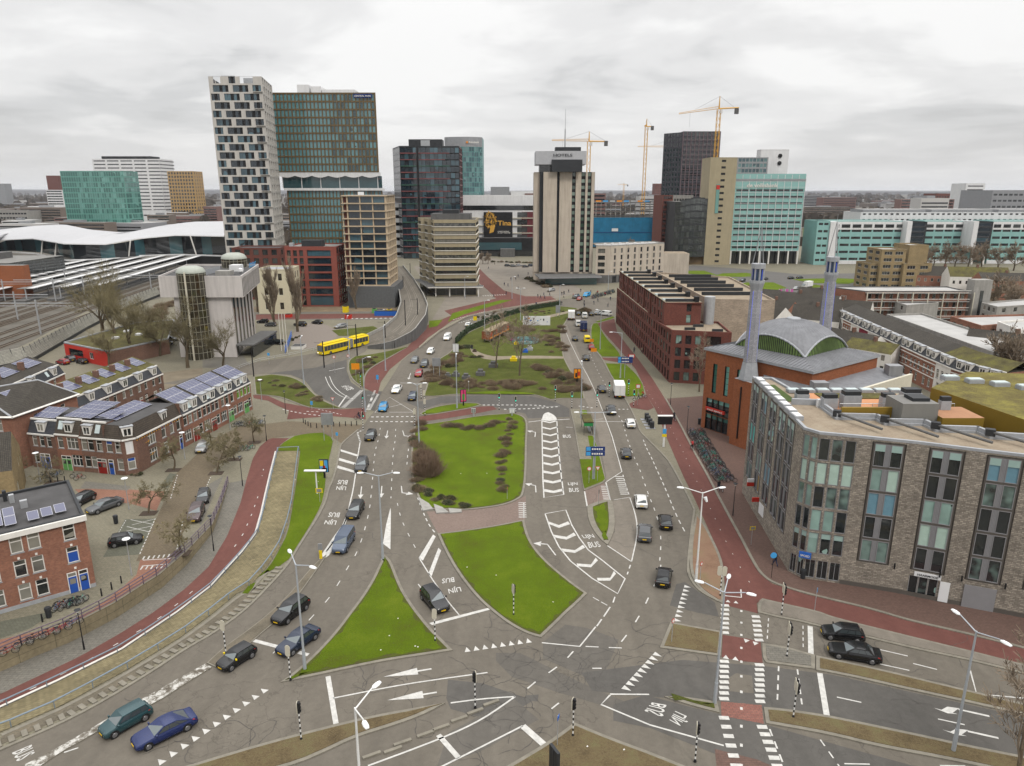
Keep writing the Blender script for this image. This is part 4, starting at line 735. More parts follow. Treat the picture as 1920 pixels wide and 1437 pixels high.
def car_body(t,paint_):
 L,Wd,H,belt,xw,xr,xrr,xb,tail=CT[t];mb=MB();V=[];F=[]
 rows=prof(t)
 for x,zb,zt,hw in rows:
  h=zt-zb
  half=[(0,zb),(hw*.90,zb),(hw*.985,zb+h*.18),(hw,zb+h*.48),(hw*.975,zb+h*.80),(hw*.90,zt-h*.02),(hw*.5,zt+h*.02),(0,zt+h*.03)]
  ring=half+[(-a,z)for a,z in half[-2:0:-1]]
  V+=[(x,a,z)for a,z in ring]
 n=14
 for i in range(len(rows)-1):
  for k in range(n):F.append((i*n+k,(i+1)*n+k,(i+1)*n+(k+1)%n,i*n+(k+1)%n))
 F.append(tuple(range(n)));F.append(tuple(range((len(rows)-1)*n,len(rows)*n))[::-1])
 mb.mesh(V,[f[::-1]for f in F],paint_)
 yb,yt=Wd*.455,Wd*.375 if t!='van' else Wd*.41;zt=H*.955
 xs_b=[xb*L,(xb+(xw-xb)*.25)*L,(xb+(xw-xb)*.5)*L,(xb+(xw-xb)*.75)*L,xw*L]
 xs_t=[xrr*L,(xrr+(xr-xrr)*.25)*L,(xrr+(xr-xrr)*.5)*L,(xrr+(xr-xrr)*.75)*L,xr*L]
 crown=[H*.975,H*.995,H,H*.995,H*.98];V=[];F=[]
 for i in range(5):V+=[(xs_b[i],yb,belt-.06),(xs_t[i],yt,zt if 0<i<4 else zt-.02),(xs_t[i],yt*.55,crown[i]),(xs_t[i],-yt*.55,crown[i]),(xs_t[i],-yt,zt if 0<i<4 else zt-.02),(xs_b[i],-yb,belt-.06)]
 for i in range(4):
  for k in range(5):F.append((i*6+k,i*6+k+1,(i+1)*6+k+1,(i+1)*6+k))
 F+=[(5,4,3,2,1,0),(24,25,26,27,28,29)]
 mb.mesh(V,F,paint_)
 for sx in(-.305,.315):
  for sy in(-1,1):mb.tube((sx*L,sy*Wd*.44,.34),(sx*L,sy*(Wd*.5+.004),.34),.39,.39,blk,14)
 mb.box(L*.475,-Wd*.26,.30,L*.499,Wd*.26,.46,blk);mb.box(-L*.502,-Wd*.30,.28,-L*.47,Wd*.30,.42,blk)
 for sy in(-1,1):mb.box(-L*.22,sy*Wd*.485-.02,.19,L*.23,sy*Wd*.485+.02,.30,blk)
 return mb
def quad_on(a,b,c,d,u0,u1,v0,v1,off):
 """a,b bottom; d,c top; an inset quad pushed outwards"""
 a,b,c,d=map(Vector,(a,b,c,d));f=lambda u,v:(a.lerp(b,u)).lerp(d.lerp(c,u),v)
 q=[f(u0,v0),f(u1,v0),f(u1,v1),f(u0,v1)];n=(q[1]-q[0]).cross(q[3]-q[0]).normalized()*off
 return[p+n for p in q]
CARS={}
def car_proto(t,col,far=False):
 key=(t,col,far)
 if key in CARS:return CARS[key]
 L,Wd,H,belt,xw,xr,xrr,xb,tail=CT[t];pm=CP[col]
 body=car_body(t,pm)
 yb,yt=Wd*.455,Wd*.375 if t!='van' else Wd*.41;zb,zt=belt-.06,H*.935
 g={}
 def G_(name,q,m=car_glass):b=MB();b.face(q,m);g.setdefault(name,[]).append(b)
 G_('windscreen',quad_on((xw*L,-yb,zb),(xw*L,yb,zb),(xr*L,yt,zt),(xr*L,-yt,zt),.06,.94,.10,.95,.012),car_glass2)
 G_('rear_window',quad_on((xb*L,yb,zb),(xb*L,-yb,zb),(xrr*L,-yt,zt),(xrr*L,yt,zt),.09,.91,.22,.90,.012))
 for s in(1,-1):
  A,B,C,D=(xb*L,s*yb,zb),(xw*L,s*yb,zb),(xr*L,s*yt,zt),(xrr*L,s*yt,zt)
  for u0,u1 in((.06,.27),(.295,.60),(.62,.93)):
   if t=='van' and col!='steel' and u1<.61:continue
   q=quad_on(B,A,D,C,1-u1,1-u0,.20,.90,.012)if s>0 else quad_on(A,B,C,D,u0,u1,.20,.90,.012)
   G_('side_window',q)
 wheels=[]
 for sx in(-.305,.315):
  for sy in(-1,1):
   w=MB();w.tube((0,-.1,0),(0,.1,0),.325,.325,tyre_m,18);rm=MB();rm.tube((0,sy*.1,0),(0,sy*.115,0),.215,.20,rim_m,12)
   wheels.append((w,rm,(sx*L,sy*(Wd*.5-.075),.325)))
 hl=[];
 for s in(1,-1):
  b=MB();b.mesh(*wedge(L*.462,s,Wd,CT[t],1),head_m);hl.append(('headlight',b));b=MB();b.mesh(*wedge(-L*.478,s,Wd,CT[t],-1),tail_m);hl.append(('taillight',b))
 pl1=MB();pl1 .box(L*.499,-.26,.40,L*.505,.26,.51,plate_m);pl2=MB();pl2 .box(-L*.505,-.26,.55,-L*.497,.26,.66,plate_m)
 mir=[]
 for s in(1,-1):
  b=MB();y=s*(Wd*.5+.06);b.box((xw-.045)*L-.06,y-.09,belt-.02,(xw-.045)*L+.06,y+.09,belt+.13,ylm if(t=='mini')else pm);mir.append(b)
 root=empty('car',(0,0,0),'car','car')
 if far:
  bpy.data.objects.remove(root);a=body
  for L_ in list(g.values()):
   for b in L_:merge(a,b)
  for w,rm,c in wheels:merge(a,w,c);merge(a,rm,c)
  for nme,b in hl:merge(a,b)
  merge(a,pl1);merge(a,pl2)
  for b in mir:merge(a,b)
  o=a.build('car',uv=False,label='car',cat='car');sm(o);o.hide_render=False
 else:
  o=root;b=body.build('body',root,smooth=True,uv=False);sm(b)
  for nme,l in g.items():
   for q in l:q.build(nme,root,uv=False)
  for w,rm,c in wheels:
   wo_=bpy.data.objects.new('wheel',w.data('wheel',uv=False));COL.objects.link(wo_);wo_.parent=root;wo_.location=c;CHD.setdefault(root.name,[]).append(wo_)
   rm.build('rim',wo_,uv=False)
  for nme,q in hl:q.build(nme,root,uv=False)
  pl1 .build('number_plate',root,uv=False);pl2 .build('number_plate',root,uv=False)
  for b in mir:b.build('mirror',root,uv=False)
 CARS[key]=[o,False]
 return CARS[key]
def sm(o):
 o.data.polygons.foreach_set('use_smooth',[True]*len(o.data.polygons))
 try:o.data.set_sharp_from_angle(angle=R(38))
 except Exception:pass
def merge(a,b,off=(0,0,0)):
 i=len(a.v);a.v+=[(p[0]+off[0],p[1]+off[1],p[2]+off[2])for p in b.v]
 for f,m in zip(b.f,b.m):a.f.append(tuple(i+k for k in f));a.m.append(a.mi(b.mats[m]))
def wedge(x,s,Wd,T,fwd):
 """lamp cluster hugging a front or rear corner"""
 belt,tail=T[3],T[8];z0,z1=(belt*.58,belt*.76)if fwd>0 else(tail*.70,tail*.93)
 y0,y1=s*Wd*.23,s*Wd*(.415 if fwd>0 else.468);xo=x+fwd*(.105 if fwd>0 else.09)
 V=[(xo,y0,z0),(x-fwd*.02,y1,z0),(xo-fwd*.07,y0,z1),(x-fwd*.22,y1,z1),(x-fwd*.3,y0,z0),(x-fwd*.3,y1,z0),(x-fwd*.35,y0,z1),(x-fwd*.35,y1,z1)]
 return V,[(0,1,3,2),(2,3,7,6),(0,2,6,4),(1,5,7,3),(0,4,5,1)]
def vehicle(t,col,rear,front,label,far=False,group=None,z=.024,cat='car'):
 a,b=P(*rear),P(*front);c=(a+b)/2;rz=math.atan2(b.y-a.y,b.x-a.x)
 pr=car_proto(t,col,far)
 if not pr[1]:o=pr[0];pr[1]=True
 else:o=copy_tree(pr[0])
 o.location=(c.x,c.y,z);o.rotation_euler=(0,0,rz);o['label']=label;o['category']=cat
 if group:o['group']=group
 return o
gC='cars on the junction'
for a in[('fast','dblue',(350,1358),(268,1398),'deep blue fastback car with glass roof at the lower left'),('mpv','teal',(268,1343),(205,1378),'dark teal small car with grey roof beside the worn white divider'),('mini','black',(467,1227),(421,1256),'small black car with yellow wing mirrors'),('sedan','navy',(582,1194),(536,1226),'navy saloon passing the left lawn beside a lamp post'),('suv','black',(566,1138),(524,1170),'black SUV with silver roof rails beside the bus lane divider'),('van','steel',(655,1008),(634,1042),'steel blue van with side windows'),('wagon','black',(674,951),(659,977),'black estate car following the blue van'),('suv','dgrey',(682,869),(675,889),'dark grey SUV next to the white hatch stripes'),('hatch','black',(699,816),(692,829),'black hatchback just past the crossing'),('hatch','bblue',(722,763),(716,775),'bright blue hatchback at the crossing'),('hatch','navy',(777,743),(771,754),'navy hatchback inside the box of lines'),('sedan','white',(749,728),(739,741),'white saloon at the head of the box of lines'),('hatch','red',(789,699),(782,711),'dark red hatchback waiting behind the stop line'),('hatch','grey',(782,675),(774,684),'grey hatchback beside the red cycle path'),('suv','dgrey',(799,682),(793,692),'dark grey car behind the dark red hatchback'),('hatch','white',(812,658),(803,667),'white hatchback coming round the park'),('suv','black',(803,1119),(828,1148),'black SUV with lit headlights waiting between the two lawns'),('hatch','white',(1203,955),(1201,937),'white hatchback in the northbound lane'),('wagon','grey',(1208,1019),(1209,992),'grey car with pale roof following the white hatchback'),('hatch','black',(1249,996),(1246,974),'black hatchback right of the grey car'),('hatch','black',(1242,1103),(1246,1076),'black hatchback driving last in the northbound lane'),('hatch','dgrey',(1175,862),(1173,849),'dark grey hatchback beside the blue direction boards'),('hatch','white',(1184,806),(1180,792),'white hatchback with black roof past the stop line'),('suv','dgrey',(1147,781),(1144,767),'dark grey SUV at the stop line by the bus shelter'),('hatch','dgrey',(1130,739),(1126,729),'dark grey hatchback left of the white box lorry'),('hatch','dgrey',(1100,679),(1098,671),'dark grey car beside the stop line at the park'),('hatch','black',(1606,1199),(1551,1192),'black hatchback waiting in the upper eastern lane'),('sedan','black',(1636,1238),(1566,1226),'black saloon waiting in the eastern lane nearer the median'),('fast','grey',(219,946),(174,963),'grey coupe parked beside the pink raised crossing'),('hatch','black',(166,937),(143,949),'black hatchback half hidden behind the brick house'),('hatch','black',(209,1024),(264,1015),'black hatchback parked across the marked bays'),('hatch','black',(386,925),(378,951),'black hatchback parked in front of the brown SUV'),('suv','maroon',(374,956),(362,984),'brown SUV parked along the olive street'),('hatch','silver',(389,835),(372,854),'silver hatchback parked at the foot of the terrace')]:
 vehicle(*a,group=gC if a[2][0]>400 and a[2][0]<1500 else 'parked cars' if a[2][0]<400 and a[2][1]<1100 else gC)
for a in[('hatch','red',(1110,659),(1107,651),'dark red car with lit brake lights in the queue'),('van','yellow',(1102,646),(1099,636),'yellow and black van in the queue'),('hatch','dgrey',(1079,642),(1077,635),'dark car in the left lane of the queue'),('van','white',(1085,615),(1083,607),'white van behind the dark blue box van'),('van','white',(1097,602),(1095,590),'white van next to the tall white box van'),('hatch','black',(1110,596),(1106,588),'black car at the bend beside the white van'),('hatch','dgrey',(1085,594),(1083,588),'dark car between the two white vans'),('wagon','silver',(1117,592),(1126,588),'silver car turning at the far bend'),('van','white',(1142,593),(1128,591),'white van crossing at the far bend'),('van','cyan',(1108,554),(1092,559),'sky blue van at the far crossing'),('suv','dgrey',(1087,557),(1073,562),'dark grey car beside the sky blue van'),('hatch','red',(1092,561),(1081,566),'red car in front of the sky blue van'),('wagon','silver',(1041,545),(1025,548),'silver car near the hotel canopy'),('wagon','black',(527,646),(513,645),'black estate parked in front of the bank entrance'),('wagon','silver',(649,613),(628,617),'silver car turning by the round bed'),('hatch','grey',(513,612),(503,612),'grey car parked behind the poplars'),('hatch','black',(498,606),(488,606),'black car parked by the bank corner'),('suv','black',(569,612),(557,611),'black car parked behind the flagpoles'),('hatch','black',(600,608),(590,607),'small black car parked near the blue sign'),('hatch','red',(124,684),(112,682),'red car parked in front of the red building'),('suv','dgrey',(136,679),(128,675),'dark car parked next to the red car'),('hatch','black',(160,683),(148,680),'black car parked at the red building corner'),('van','white',(1365,529),(1350,532),'white van at the big roundabout'),('hatch','dgrey',(1383,530),(1371,532),'dark car following the white van at the roundabout'),('suv','black',(1398,527),(1386,530),'black car third at the roundabout'),('hatch','red',(1351,541),(1345,545),'small red car at the roundabout edge'),('hatch','silver',(1348,536),(1335,541),'silver car leading at the roundabout'),('hatch','dgrey',(1430,526),(1440,524),'dark car leaving the roundabout behind the minaret'),('hatch','black',(1478,524),(1488,523),'black car on the road before the green offices'),('hatch','dgrey',(1494,523),(1505,522),'dark car following along the green offices'),('hatch','silver',(1497,542),(1487,545),'silver car beside the white lorry at the roundabout'),('hatch','white',(874,615),(884,609),'white car with red side behind the park hedge'),('wagon','silver',(331,628),(346,626),'silver car parked by the white tarpaulin'),('hatch','silver',(300,652),(312,645),'silver car parked in the yard behind the houses')]:
 vehicle(*a,far=True)
for i,(x,y)in enumerate(((952,500),(962,501),(973,500),(985,502),(996,500),(1007,502),(320,640),(312,647))):
 vehicle('hatch',('black','grey','silver','dgrey','navy','white','silver','dgrey')[i],(x-5,y),(x+5,y-.6),'car parked in the lot before the dark entrance hall' if i<6 else 'car parked in the yard by the bare trees',far=True,group='cars in the lot' if i<6 else 'cars in the yard')
vehicle('van','white',(845,631),(833,643),'white minibus with dark windows coming round the park')
def lorry(rear,front,L,Wd,H,cab,boxm,label,cat='lorry'):
 a,b=P(*rear),P(*front);rz=math.atan2(b.y-a.y,b.x-a.x);c=(a+b)/2
 t=empty('box_lorry',(c.x,c.y,.024),label,cat,rz=rz)
 m=MB();m.box(-L/2,-Wd/2,.85,L/2-1.9,Wd/2,H,boxm);m.box(-L/2-.012,-Wd/2+.1,1.0,-L/2,Wd/2-.1,H-.15,boxm)
 for x in(-.02,.02):m.box(-L/2-.03,x-.01,1.0,-L/2-.012,x+.01,H-.15,gmt)
 m.build('cargo_box',t,uv=False)
 m=MB();x0,x1=L/2-1.85,L/2;m.mesh([(x0,-Wd*.46,.5),(x1,-Wd*.44,.5),(x1,Wd*.44,.5),(x0,Wd*.46,.5),(x0,-Wd*.44,2.35),(x1-.75,-Wd*.41,2.3),(x1-.75,Wd*.41,2.3),(x0,Wd*.44,2.35),(x1,-Wd*.44,1.35),(x1,Wd*.44,1.35)],[(0,1,8,5,4),(3,7,6,9,2),(1,2,9,8),(4,5,6,7),(0,4,7,3)],cab);m.build('cab',t,uv=False)
 m=MB();m.face(quad_on((x1,-Wd*.44,1.35),(x1,Wd*.44,1.35),(x1-.75,Wd*.41,2.3),(x1-.75,-Wd*.41,2.3),.06,.94,.08,.92,.012),car_glass2);m.build('windscreen',t,uv=False)
 m=MB();m.box(-L/2+.1,-Wd*.38,.45,L/2-.4,Wd*.38,.85,blk);m.build('chassis',t,uv=False)
 for sx in(-L*.3,L*.34):
  for s in(-1,1):m=MB();m.tube((sx,s*Wd*.47-.12,.4),(sx,s*Wd*.47+.1,.4),.4,.4,tyre_m,14);m.build('wheel',t,uv=False)
 for s in(-1,1):m=MB();m.box(-L/2-.04,s*Wd*.42-.09,.62,-L/2,s*Wd*.42+.09,.80,tail_m);m.build('taillight',t,uv=False)
 m=MB();m.box(-L/2-.05,-.26,.60,-L/2-.005,.26,.72,plate_m);m.build('number_plate',t,uv=False)
lorry((1163,753),(1157,731),6.6,2.25,3.15,CP['white'],M('white_box',(.60,.60,.585),.5,var=.04,world=False),'white box lorry with dirty rear doors at the red crossing')
lorry((1071.5,605),(1071,593),5.8,2.3,3.2,CP['white'],MATS['white_box'],'tall white box van at the left of the queue');lorry((1095,627),(1093,613),6,2.2,3.0,CP['dblue'],CP['dblue'],'dark blue box van in the queue');lorry((1517,540),(1508,541),6,2.2,3.2,CP['white'],MATS['white_box'],'white lorry at the far roundabout')
def bus():
 f,j,r=P(597,668.5),P(651,656),P(690,645)
 dr=(f-r).normalized();rz=math.atan2(dr.y,dr.x);c=(f+r)/2
 t=empty('articulated_bus',(c.x,c.y,.03),'yellow articulated bus turning off the ramp','bus',rz=rz)
 L=18.0;Wd,H=2.55,3.15;xs=[(-9.0,-2.4),(-1.2,9.0)]
 for i,(a,b)in enumerate(xs):
  m=MB();e=.18
  prof_=[(-Wd/2,.35),(-Wd/2,2.75),(-Wd/2+.22,3.0),(Wd/2-.22,3.0),(Wd/2,2.75),(Wd/2,.35)]
  V=[(x,y,z)for x in(a,b)for y,z in prof_];F=[(k,k+1,6+k+1,6+k)for k in range(5)]+[(0,6,11,5),(5,4,3,2,1,0),(6,7,8,9,10,11)]
  m.mesh(V,F,ylm);m.build('front_section' if i else 'rear_section',t,uv=False)
  m=MB();m.box(a+.5,-Wd/2+.35,3.0,b-.8,Wd/2-.35,3.28,ylm);m.build('roof_fairing',t,uv=False)
  for s in(-1,1):
   n=5 if i==0 else 8;x0,x1=a+.35,b-.3
   for k in range(n):
    u0,u1=x0+(x1-x0)*k/n+.03,x0+(x1-x0)*(k+1)/n-.03;m=MB();y=s*(Wd/2+.012)
    q=[(u0,y,1.25),(u1,y,1.25),(u1,y,2.62),(u0,y,2.62)];m.face(q if s<0 else q[::-1],car_glass);m.build('side_window',t,uv=False)
 m=MB();q=[(9.012,-1.15,1.15),(9.012,1.15,1.15),(9.012,1.15,2.75),(9.012,-1.15,2.75)];m.face(q,car_glass2);m.build('windscreen',t,uv=False)
 m=MB();m.box(9.0,-.8,2.80,9.05,.8,2.98,orange_m);m.build('destination_display',t,uv=False)
 m=MB()
 for k in range(8):x=-2.4+k*.15;m.box(x,-Wd/2+.06*(k%2),.5,x+.15,Wd/2-.06*(k%2),2.95,gmt)
 m.build('bellows',t,uv=False)
 for x in(-6.2,-3.9+3.6,6.4):
  for s in(-1,1):m=MB();m.tube((x,s*1.1,.48),(x,s*1.29,.48),.48,.48,tyre_m,16);w=m.build('wheel',t,uv=False);m=MB();m.tube((x,s*1.285,.48),(x,s*1.30,.48),.27,.25,rim_m,10);m.build('rim',w,uv=False)
 for s in(-1,1):m=MB();m.box(8.98,s*.95-.16,.62,9.03,s*.95+.16,.80,glow_white);m.build('headlight',t,uv=False)
 m=MB();y=-(Wd/2+.02)
 for k in range(9):a=2*PI*k/9;m.face([(-5.4+.42*math.cos(a+d)*(1 if d else.3),y,1.75+.42*math.sin(a+d)*(1 if d else.3))for d in(0,.25,.5)],orange_m)
 m.build('advert_figure',t,uv=False)
bus()
# ---- STREET FURNITURE
stripe_w=M('signal_white',(.62,.62,.60),.5,var=.05,world=False);stripe_b=M('signal_black',(.015,.015,.016),.5,var=0,world=False);cream_m=M('signal_back',(.45,.42,.34),.6,var=.05,world=False)
lamp_galv=M('lamp_pole_grey',(.36,.385,.41),.5,.3,var=.08,world=False);lpw=M('lamp_pole_white',(.60,.60,.585),.5,var=.05,world=False);lamp_head=M('lamp_head',(.66,.67,.67),.4,var=.03,world=False)
def tall_lamp(base,arms,label,h=11.2,mat=None,alen=1.7,extra=None,at=None,group='tall street lamps',rise=.35):
 p=at or P(*base);mat=mat or lamp_galv
 t=empty('street_lamp',(p.x,p.y,.02),label,'street lamp',group)
 m=MB();m.tube((0,0,0),(0,0,2.2),.17,.15,mat,10);m.tube((0,0,2.2),(0,0,h),.12,.07,mat,10);m.tube((0,0,-.02),(0,0,.10),.24,.24,mat,10);m.build('pole',t,smooth=False,uv=False)
 for a in arms:
  d=Vector((math.cos(R(a)),math.sin(R(a)),0));e=d*alen+Vector((0,0,h+rise));m=MB();m.tube((0,0,h-.1),e,.055,.045,mat,8);arm=m.build('arm',t,uv=False)
  m=MB();q=e+d*.05;n=Vector((-d.y,d.x,0));up=Vector((0,0,1));ring=[]
  for x,w,hh in((0,.07,.05),(.15,.17,.10),(.5,.19,.10),(.8,.12,.06)):ring.append([q+d*x+n*w*c-up*.06+up*hh*s for c,s in((-1,0),(-.7,1),(.7,1),(1,0),(.6,-.6),(-.6,-.6))])
  V=[v for r_ in ring for v in r_];F=[(i*6+k,i*6+(k+1)%6,(i+1)*6+(k+1)%6,(i+1)*6+k)for i in range(3)for k in range(6)]+[(0,1,2,3,4,5)[::-1],tuple(range(18,24))]
  m.mesh(V,F,lamp_head);m.build('lamp_head',arm,uv=False)
 if extra=='camera':m=MB();m.tube((.25,-.2,h-.5),(.45,-.35,h-1.0),.22,.12,lamp_head,10);m.build('camera',t,uv=False)
 if extra=='bands':
  m=MB();m.tube((0,0,1.2),(0,0,1.7),.185,.185,blue_m,10);m.tube((0,0,1.7),(0,0,2.0),.18,.18,blk,10);m.build('band',t,uv=False)
 return t
L1=[((1340,1320),(65,150,-25),'tall grey three armed lamp at the wedge shaped island',{}),((1787,1410),(100,-65),'tall grey two headed lamp at the lower right median',{}),((572,1257),(120,-30),'tall grey two headed lamp at the left tip of the triangular lawn',{}),((718,1050),(0,180),'tall grey two armed lamp at the top tip of the triangular lawn',{}),((1305,1090),(15,165),'tall white two armed lamp on the bare soil island',dict(mat=lpw,alen=2.0,extra='camera')),((1112,900),(0,180),'tall grey two armed lamp behind the bus stop',dict(alen=2.4,rise=.0)),((1163,709),(180,),'tall lamp carrying the blue direction board on the right lawn',dict(alen=2.2,rise=.2)),((1125,655),(180,),'tall lamp beside the queue of cars',dict(alen=.8)),((857,767),(90,),'tall single lamp on the oval lawn',dict(alen=.8)),((786,835),(175,5),'tall two armed lamp behind the brown shrub',dict(alen=.9)),((909,632),(0,),'tall lamp by the hedge of the park',dict(alen=.8)),((976,602),(0,180),'tall lamp at the far end of the park',dict(alen=.8)),((685,772),(10,),'tall lamp at the red cycle crossing on the left',dict(alen=.9)),((570,722),(90,),'tall lamp on the verge of the bus turning',dict(alen=.8)),((1089,785),(90,),'tall lamp above the bus shelter',dict(alen=.8)),((655,672),(90,),'tall lamp behind the articulated bus',dict(alen=.8)),((723,695),(90,),'tall lamp beside the red cycle path',dict(alen=.8)),((1049,585),(0,),'tall lamp at the far end of the hedge',dict(alen=.8,h=10)),((1206,545),(0,),'tall lamp in front of the hotel wing',dict(alen=.8,h=9)),((960,560),(0,),'tall lamp beside the far red path',dict(alen=.8,h=9)),((872,560),(0,),'tall lamp near the banded office',dict(alen=.8,h=9)),((1140,548),(0,),'tall lamp at the hotel forecourt',dict(alen=.8,h=9)),((1398,880),(0,),'',None)]
for b,arms,lab,kw in L1:
 if kw is not None:tall_lamp(b,arms,lab,**kw)
p=P(660,1328,11.2);tall_lamp(None,(60,-60),'tall white lamp rising from the bottom edge',at=Vector((p.x+.2,p.y,0)),mat=lpw)
for i,(b,h)in enumerate((((476,706),6.5),((608,690),7),((670,668),9),((723,642),6.5),((761,627),8),((784,612),6.5),((800,590),6.5),((757,560),6.5),((745,535),6.5),((770,530),6.5))):
 p=P(*b);t=empty('overhead_line_mast',(p.x,p.y,0),'black overhead line mast along the bus ramp','mast','black masts along the bus ramp');m=MB();m.tube((0,0,0),(0,0,h+(3 if i>3 else 0)),.17,.13,blk,8);m.build('pole',t,uv=False);m=MB();m.tube((-2.2,0,h+(2.6 if i>3 else-.4)),(.1,0,h+(2.6 if i>3 else-.4)),.04,.04,dmt,5);m.build('bracket',t,uv=False)
def post_lamp(base,label,h=4.6,kind='disc',z=0,mat=blk,at=None):
 p=at or P(*base);t=empty('post_lamp',(p.x,p.y,z),label,'street lamp','low post lamps')
 m=MB();m.tube((0,0,0),(0,0,1.0),.09,.08,mat,8);m.tube((0,0,1.0),(0,0,h),.055,.045,mat,8);m.build('post',t,uv=False)
 m=MB();m.lathe([(.02,h+.30),(.44,h+.20),(.46,h+.16),(.12,h+.08)]if kind=='disc' else[(.02,h+.34),(.30,h+.26),(.30,h+.22),(.06,h+.05)],(0,0,0),lamp_head if kind=='disc' else dmt,14);m.build('lamp_shade',t,uv=False)
 m=MB();m.lathe([(.10,h+.12),(.10,h-.05),(.05,h-.1)],(0,0,0),lamp_head,8);m.build('bulb_glass',t,uv=False)
for b,lab,k,mt in(((247,1079),'grey post lamp with wide pale shade south of the marked bays','disc',galv),((242,955),'grey post lamp with wide pale shade by the pink raised crossing','disc',galv),((76,903),'grey post lamp near the bollards by the houses','disc',galv),((347,861),'grey post lamp at the foot of the terrace','disc',galv),((432,805),'grey post lamp at the end of the terrace','disc',galv),((401,1033),'black post lamp beside the purple railing','cone',blk),((455,911),'black post lamp at the top of the sunken path','cone',blk),((536,776),'black post lamp by the left verge','cone',blk),((500,827),'black post lamp at the street corner','cone',blk),((1374,967),'dark post lamp on the brown plaza','cone',dmt),((1288,808),'dark post lamp at the north end of the bicycle racks','cone',dmt),((491,752),'pale post lamp on the left verge','disc',galv),((1257,760),'dark post with an orange sign at the plaza corner','cone',dmt)):
 post_lamp(b,lab,kind=k,mat=mt)
pp_=Pz(158,1218);post_lamp(None,'black post lamp standing on the sunken paving',at=pp_,z=zdip(pp_),h=4.4,kind='cone')
def signal(base,label,h=3.6,face=0,heads=1,z=.1,blank=True,group='striped signal poles'):
 p=P(*base);t=empty('traffic_signal',(p.x,p.y,z),label,'traffic signal',group,rz=R(face));m=MB();k=0;zz=.0;hp=h-1.0
 while zz<hp-.01:m.tube((0,0,zz),(0,0,min(hp,zz+.26)),.06,.06,stripe_b if k%2==0 else stripe_w,8,False);zz+=.26;k+=1
 m.tube((0,0,0),(0,0,.12),.13,.11,stripe_b,8);m.build('striped_pole',t,uv=False)
 for i in range(heads):
  dx=(i-(heads-1)/2)*.55;m=MB();pts=[]
  for a in range(12):
   an=2*PI*a/12;pts.append((dx+.26*math.cos(an),hp+.55+(.34 if math.sin(an)>0 else-.34)+.26*math.sin(an)))
  V=[(x,y,zz_)for y in(.05,.09)for x,zz_ in pts];m.mesh(V,[tuple(range(12)),tuple(range(23,11,-1))]+[(i_,(i_+1)%12,12+(i_+1)%12,12+i_)[::-1]for i_ in range(12)],cream_m);bb=m.build('backboard',t,uv=False)
  m=MB();m.box(dx-.14,-.12,hp+.05,dx+.14,.05,hp+1.05,stripe_b);m.build('lamp_housing',t,uv=False)
  for j,mt in enumerate((glow_green if i%2==0 and blank else stripe_b,stripe_b,stripe_b)):
   m=MB();m.tube((dx,-.12,hp+.22+j*.32),(dx,-.20,hp+.22+j*.32),.10,.11,mt,8);m.build('lens',t,uv=False)
 return t
for b,lab,fc,hd in(((891,1329),'traffic signal on the stone strip between bottom lanes',-70,1),((1074,1382),'traffic signal at the top of the bottom triangle island',60,1),((565,1389),'traffic signal on the bottom left verge',90,1),((545,1277),'traffic signal at the left tip of the triangular lawn',170,1),((424,1227),'traffic signal on the bus lane divider',170,1),((816,1204),'traffic signal with pale backboard at the right tip of the triangular lawn',180,1),((963,1155),'traffic signal on the pointed central lawn',120,1),((1465,1155),'double traffic signal on the upper eastern strip',80,2),((1475,1233),'double traffic signal on the grey refuge',80,2),((1487,1347),'double traffic signal on the lower right median',80,2),((1350,1119),'double traffic signal at the end of the bare soil island',170,2),((1303,1430),'traffic signal at the bottom edge right of centre',80,1)):
 signal(b,lab,face=fc,heads=hd,blank=False)
for i,(b,fc)in enumerate((((967,775),0),((936,769),0),((1041,753),0),((1072,766),0),((680,770),90),((681,806),90),((778,800),180),((797,780),180),((796,763),180),((790,748),180),((1119,764),0),((1188,762),0),((1178,741),0),((1142,745),0),((676,727),90),((1459-20,0),None))):
 if fc is not None:signal(b,'small striped signal pole at the northern crossings',h=3.4,face=fc,group='striped poles at the northern crossings')
def sign(base,label,shape='round',h=2.6,face=0,mat=None,w=.6,hh=.6,pole=None,border=None,z=.02,txt=None,cat='road sign',group=None):
 p=P(*base);t=empty('road_sign',(p.x,p.y,z),label,cat,group,rz=R(face));m=MB();m.tube((0,0,0),(0,0,h),.035,.035,pole or galv,6);m.build('post',t,uv=False)
 if shape=='round':pts=[(w/2*math.cos(2*PI*i/16),h-.05+w/2*math.sin(2*PI*i/16))for i in range(16)]
 elif shape=='tri':pts=[(0,h-.75),(.42,h),(-.42,h)]
 else:pts=[(-w/2,h-hh),(w/2,h-hh),(w/2,h),(-w/2,h)]
 n=len(pts);m=MB();V=[(x,y,zz)for y in(-.06,-.03)for x,zz in pts]
 m.mesh(V,[tuple(range(n)),tuple(range(2*n-1,n-1,-1))]+[(i,n+i,n+(i+1)%n,(i+1)%n)for i in range(n)],border or mat);pn=m.build('panel',t,uv=False)
 if border:
  c=(sum(a for a,_ in pts)/n,sum(b_ for _,b_ in pts)/n);m=MB();k=.72;m.face([(c[0]+(x-c[0])*k,-.066,c[1]+(zz-c[1])*k)for x,zz in pts],mat);m.build('sign_face',pn,uv=False)
 return t
for a in(((1446,1084),'round blue cycle path sign on a dark post by the stone flats','round',3.0,0,lblue_m,.75),((1084,0),'',None,0,0,None,0)):
 if a[2]:sign(a[0],a[1],a[2],h=a[3],face=a[4],mat=lblue_m,w=a[6],pole=blk,border=wpt)if False else sign(a[0],a[1],a[2],h=a[3],face=a[4],mat=lblue_m,w=a[6],pole=blk)
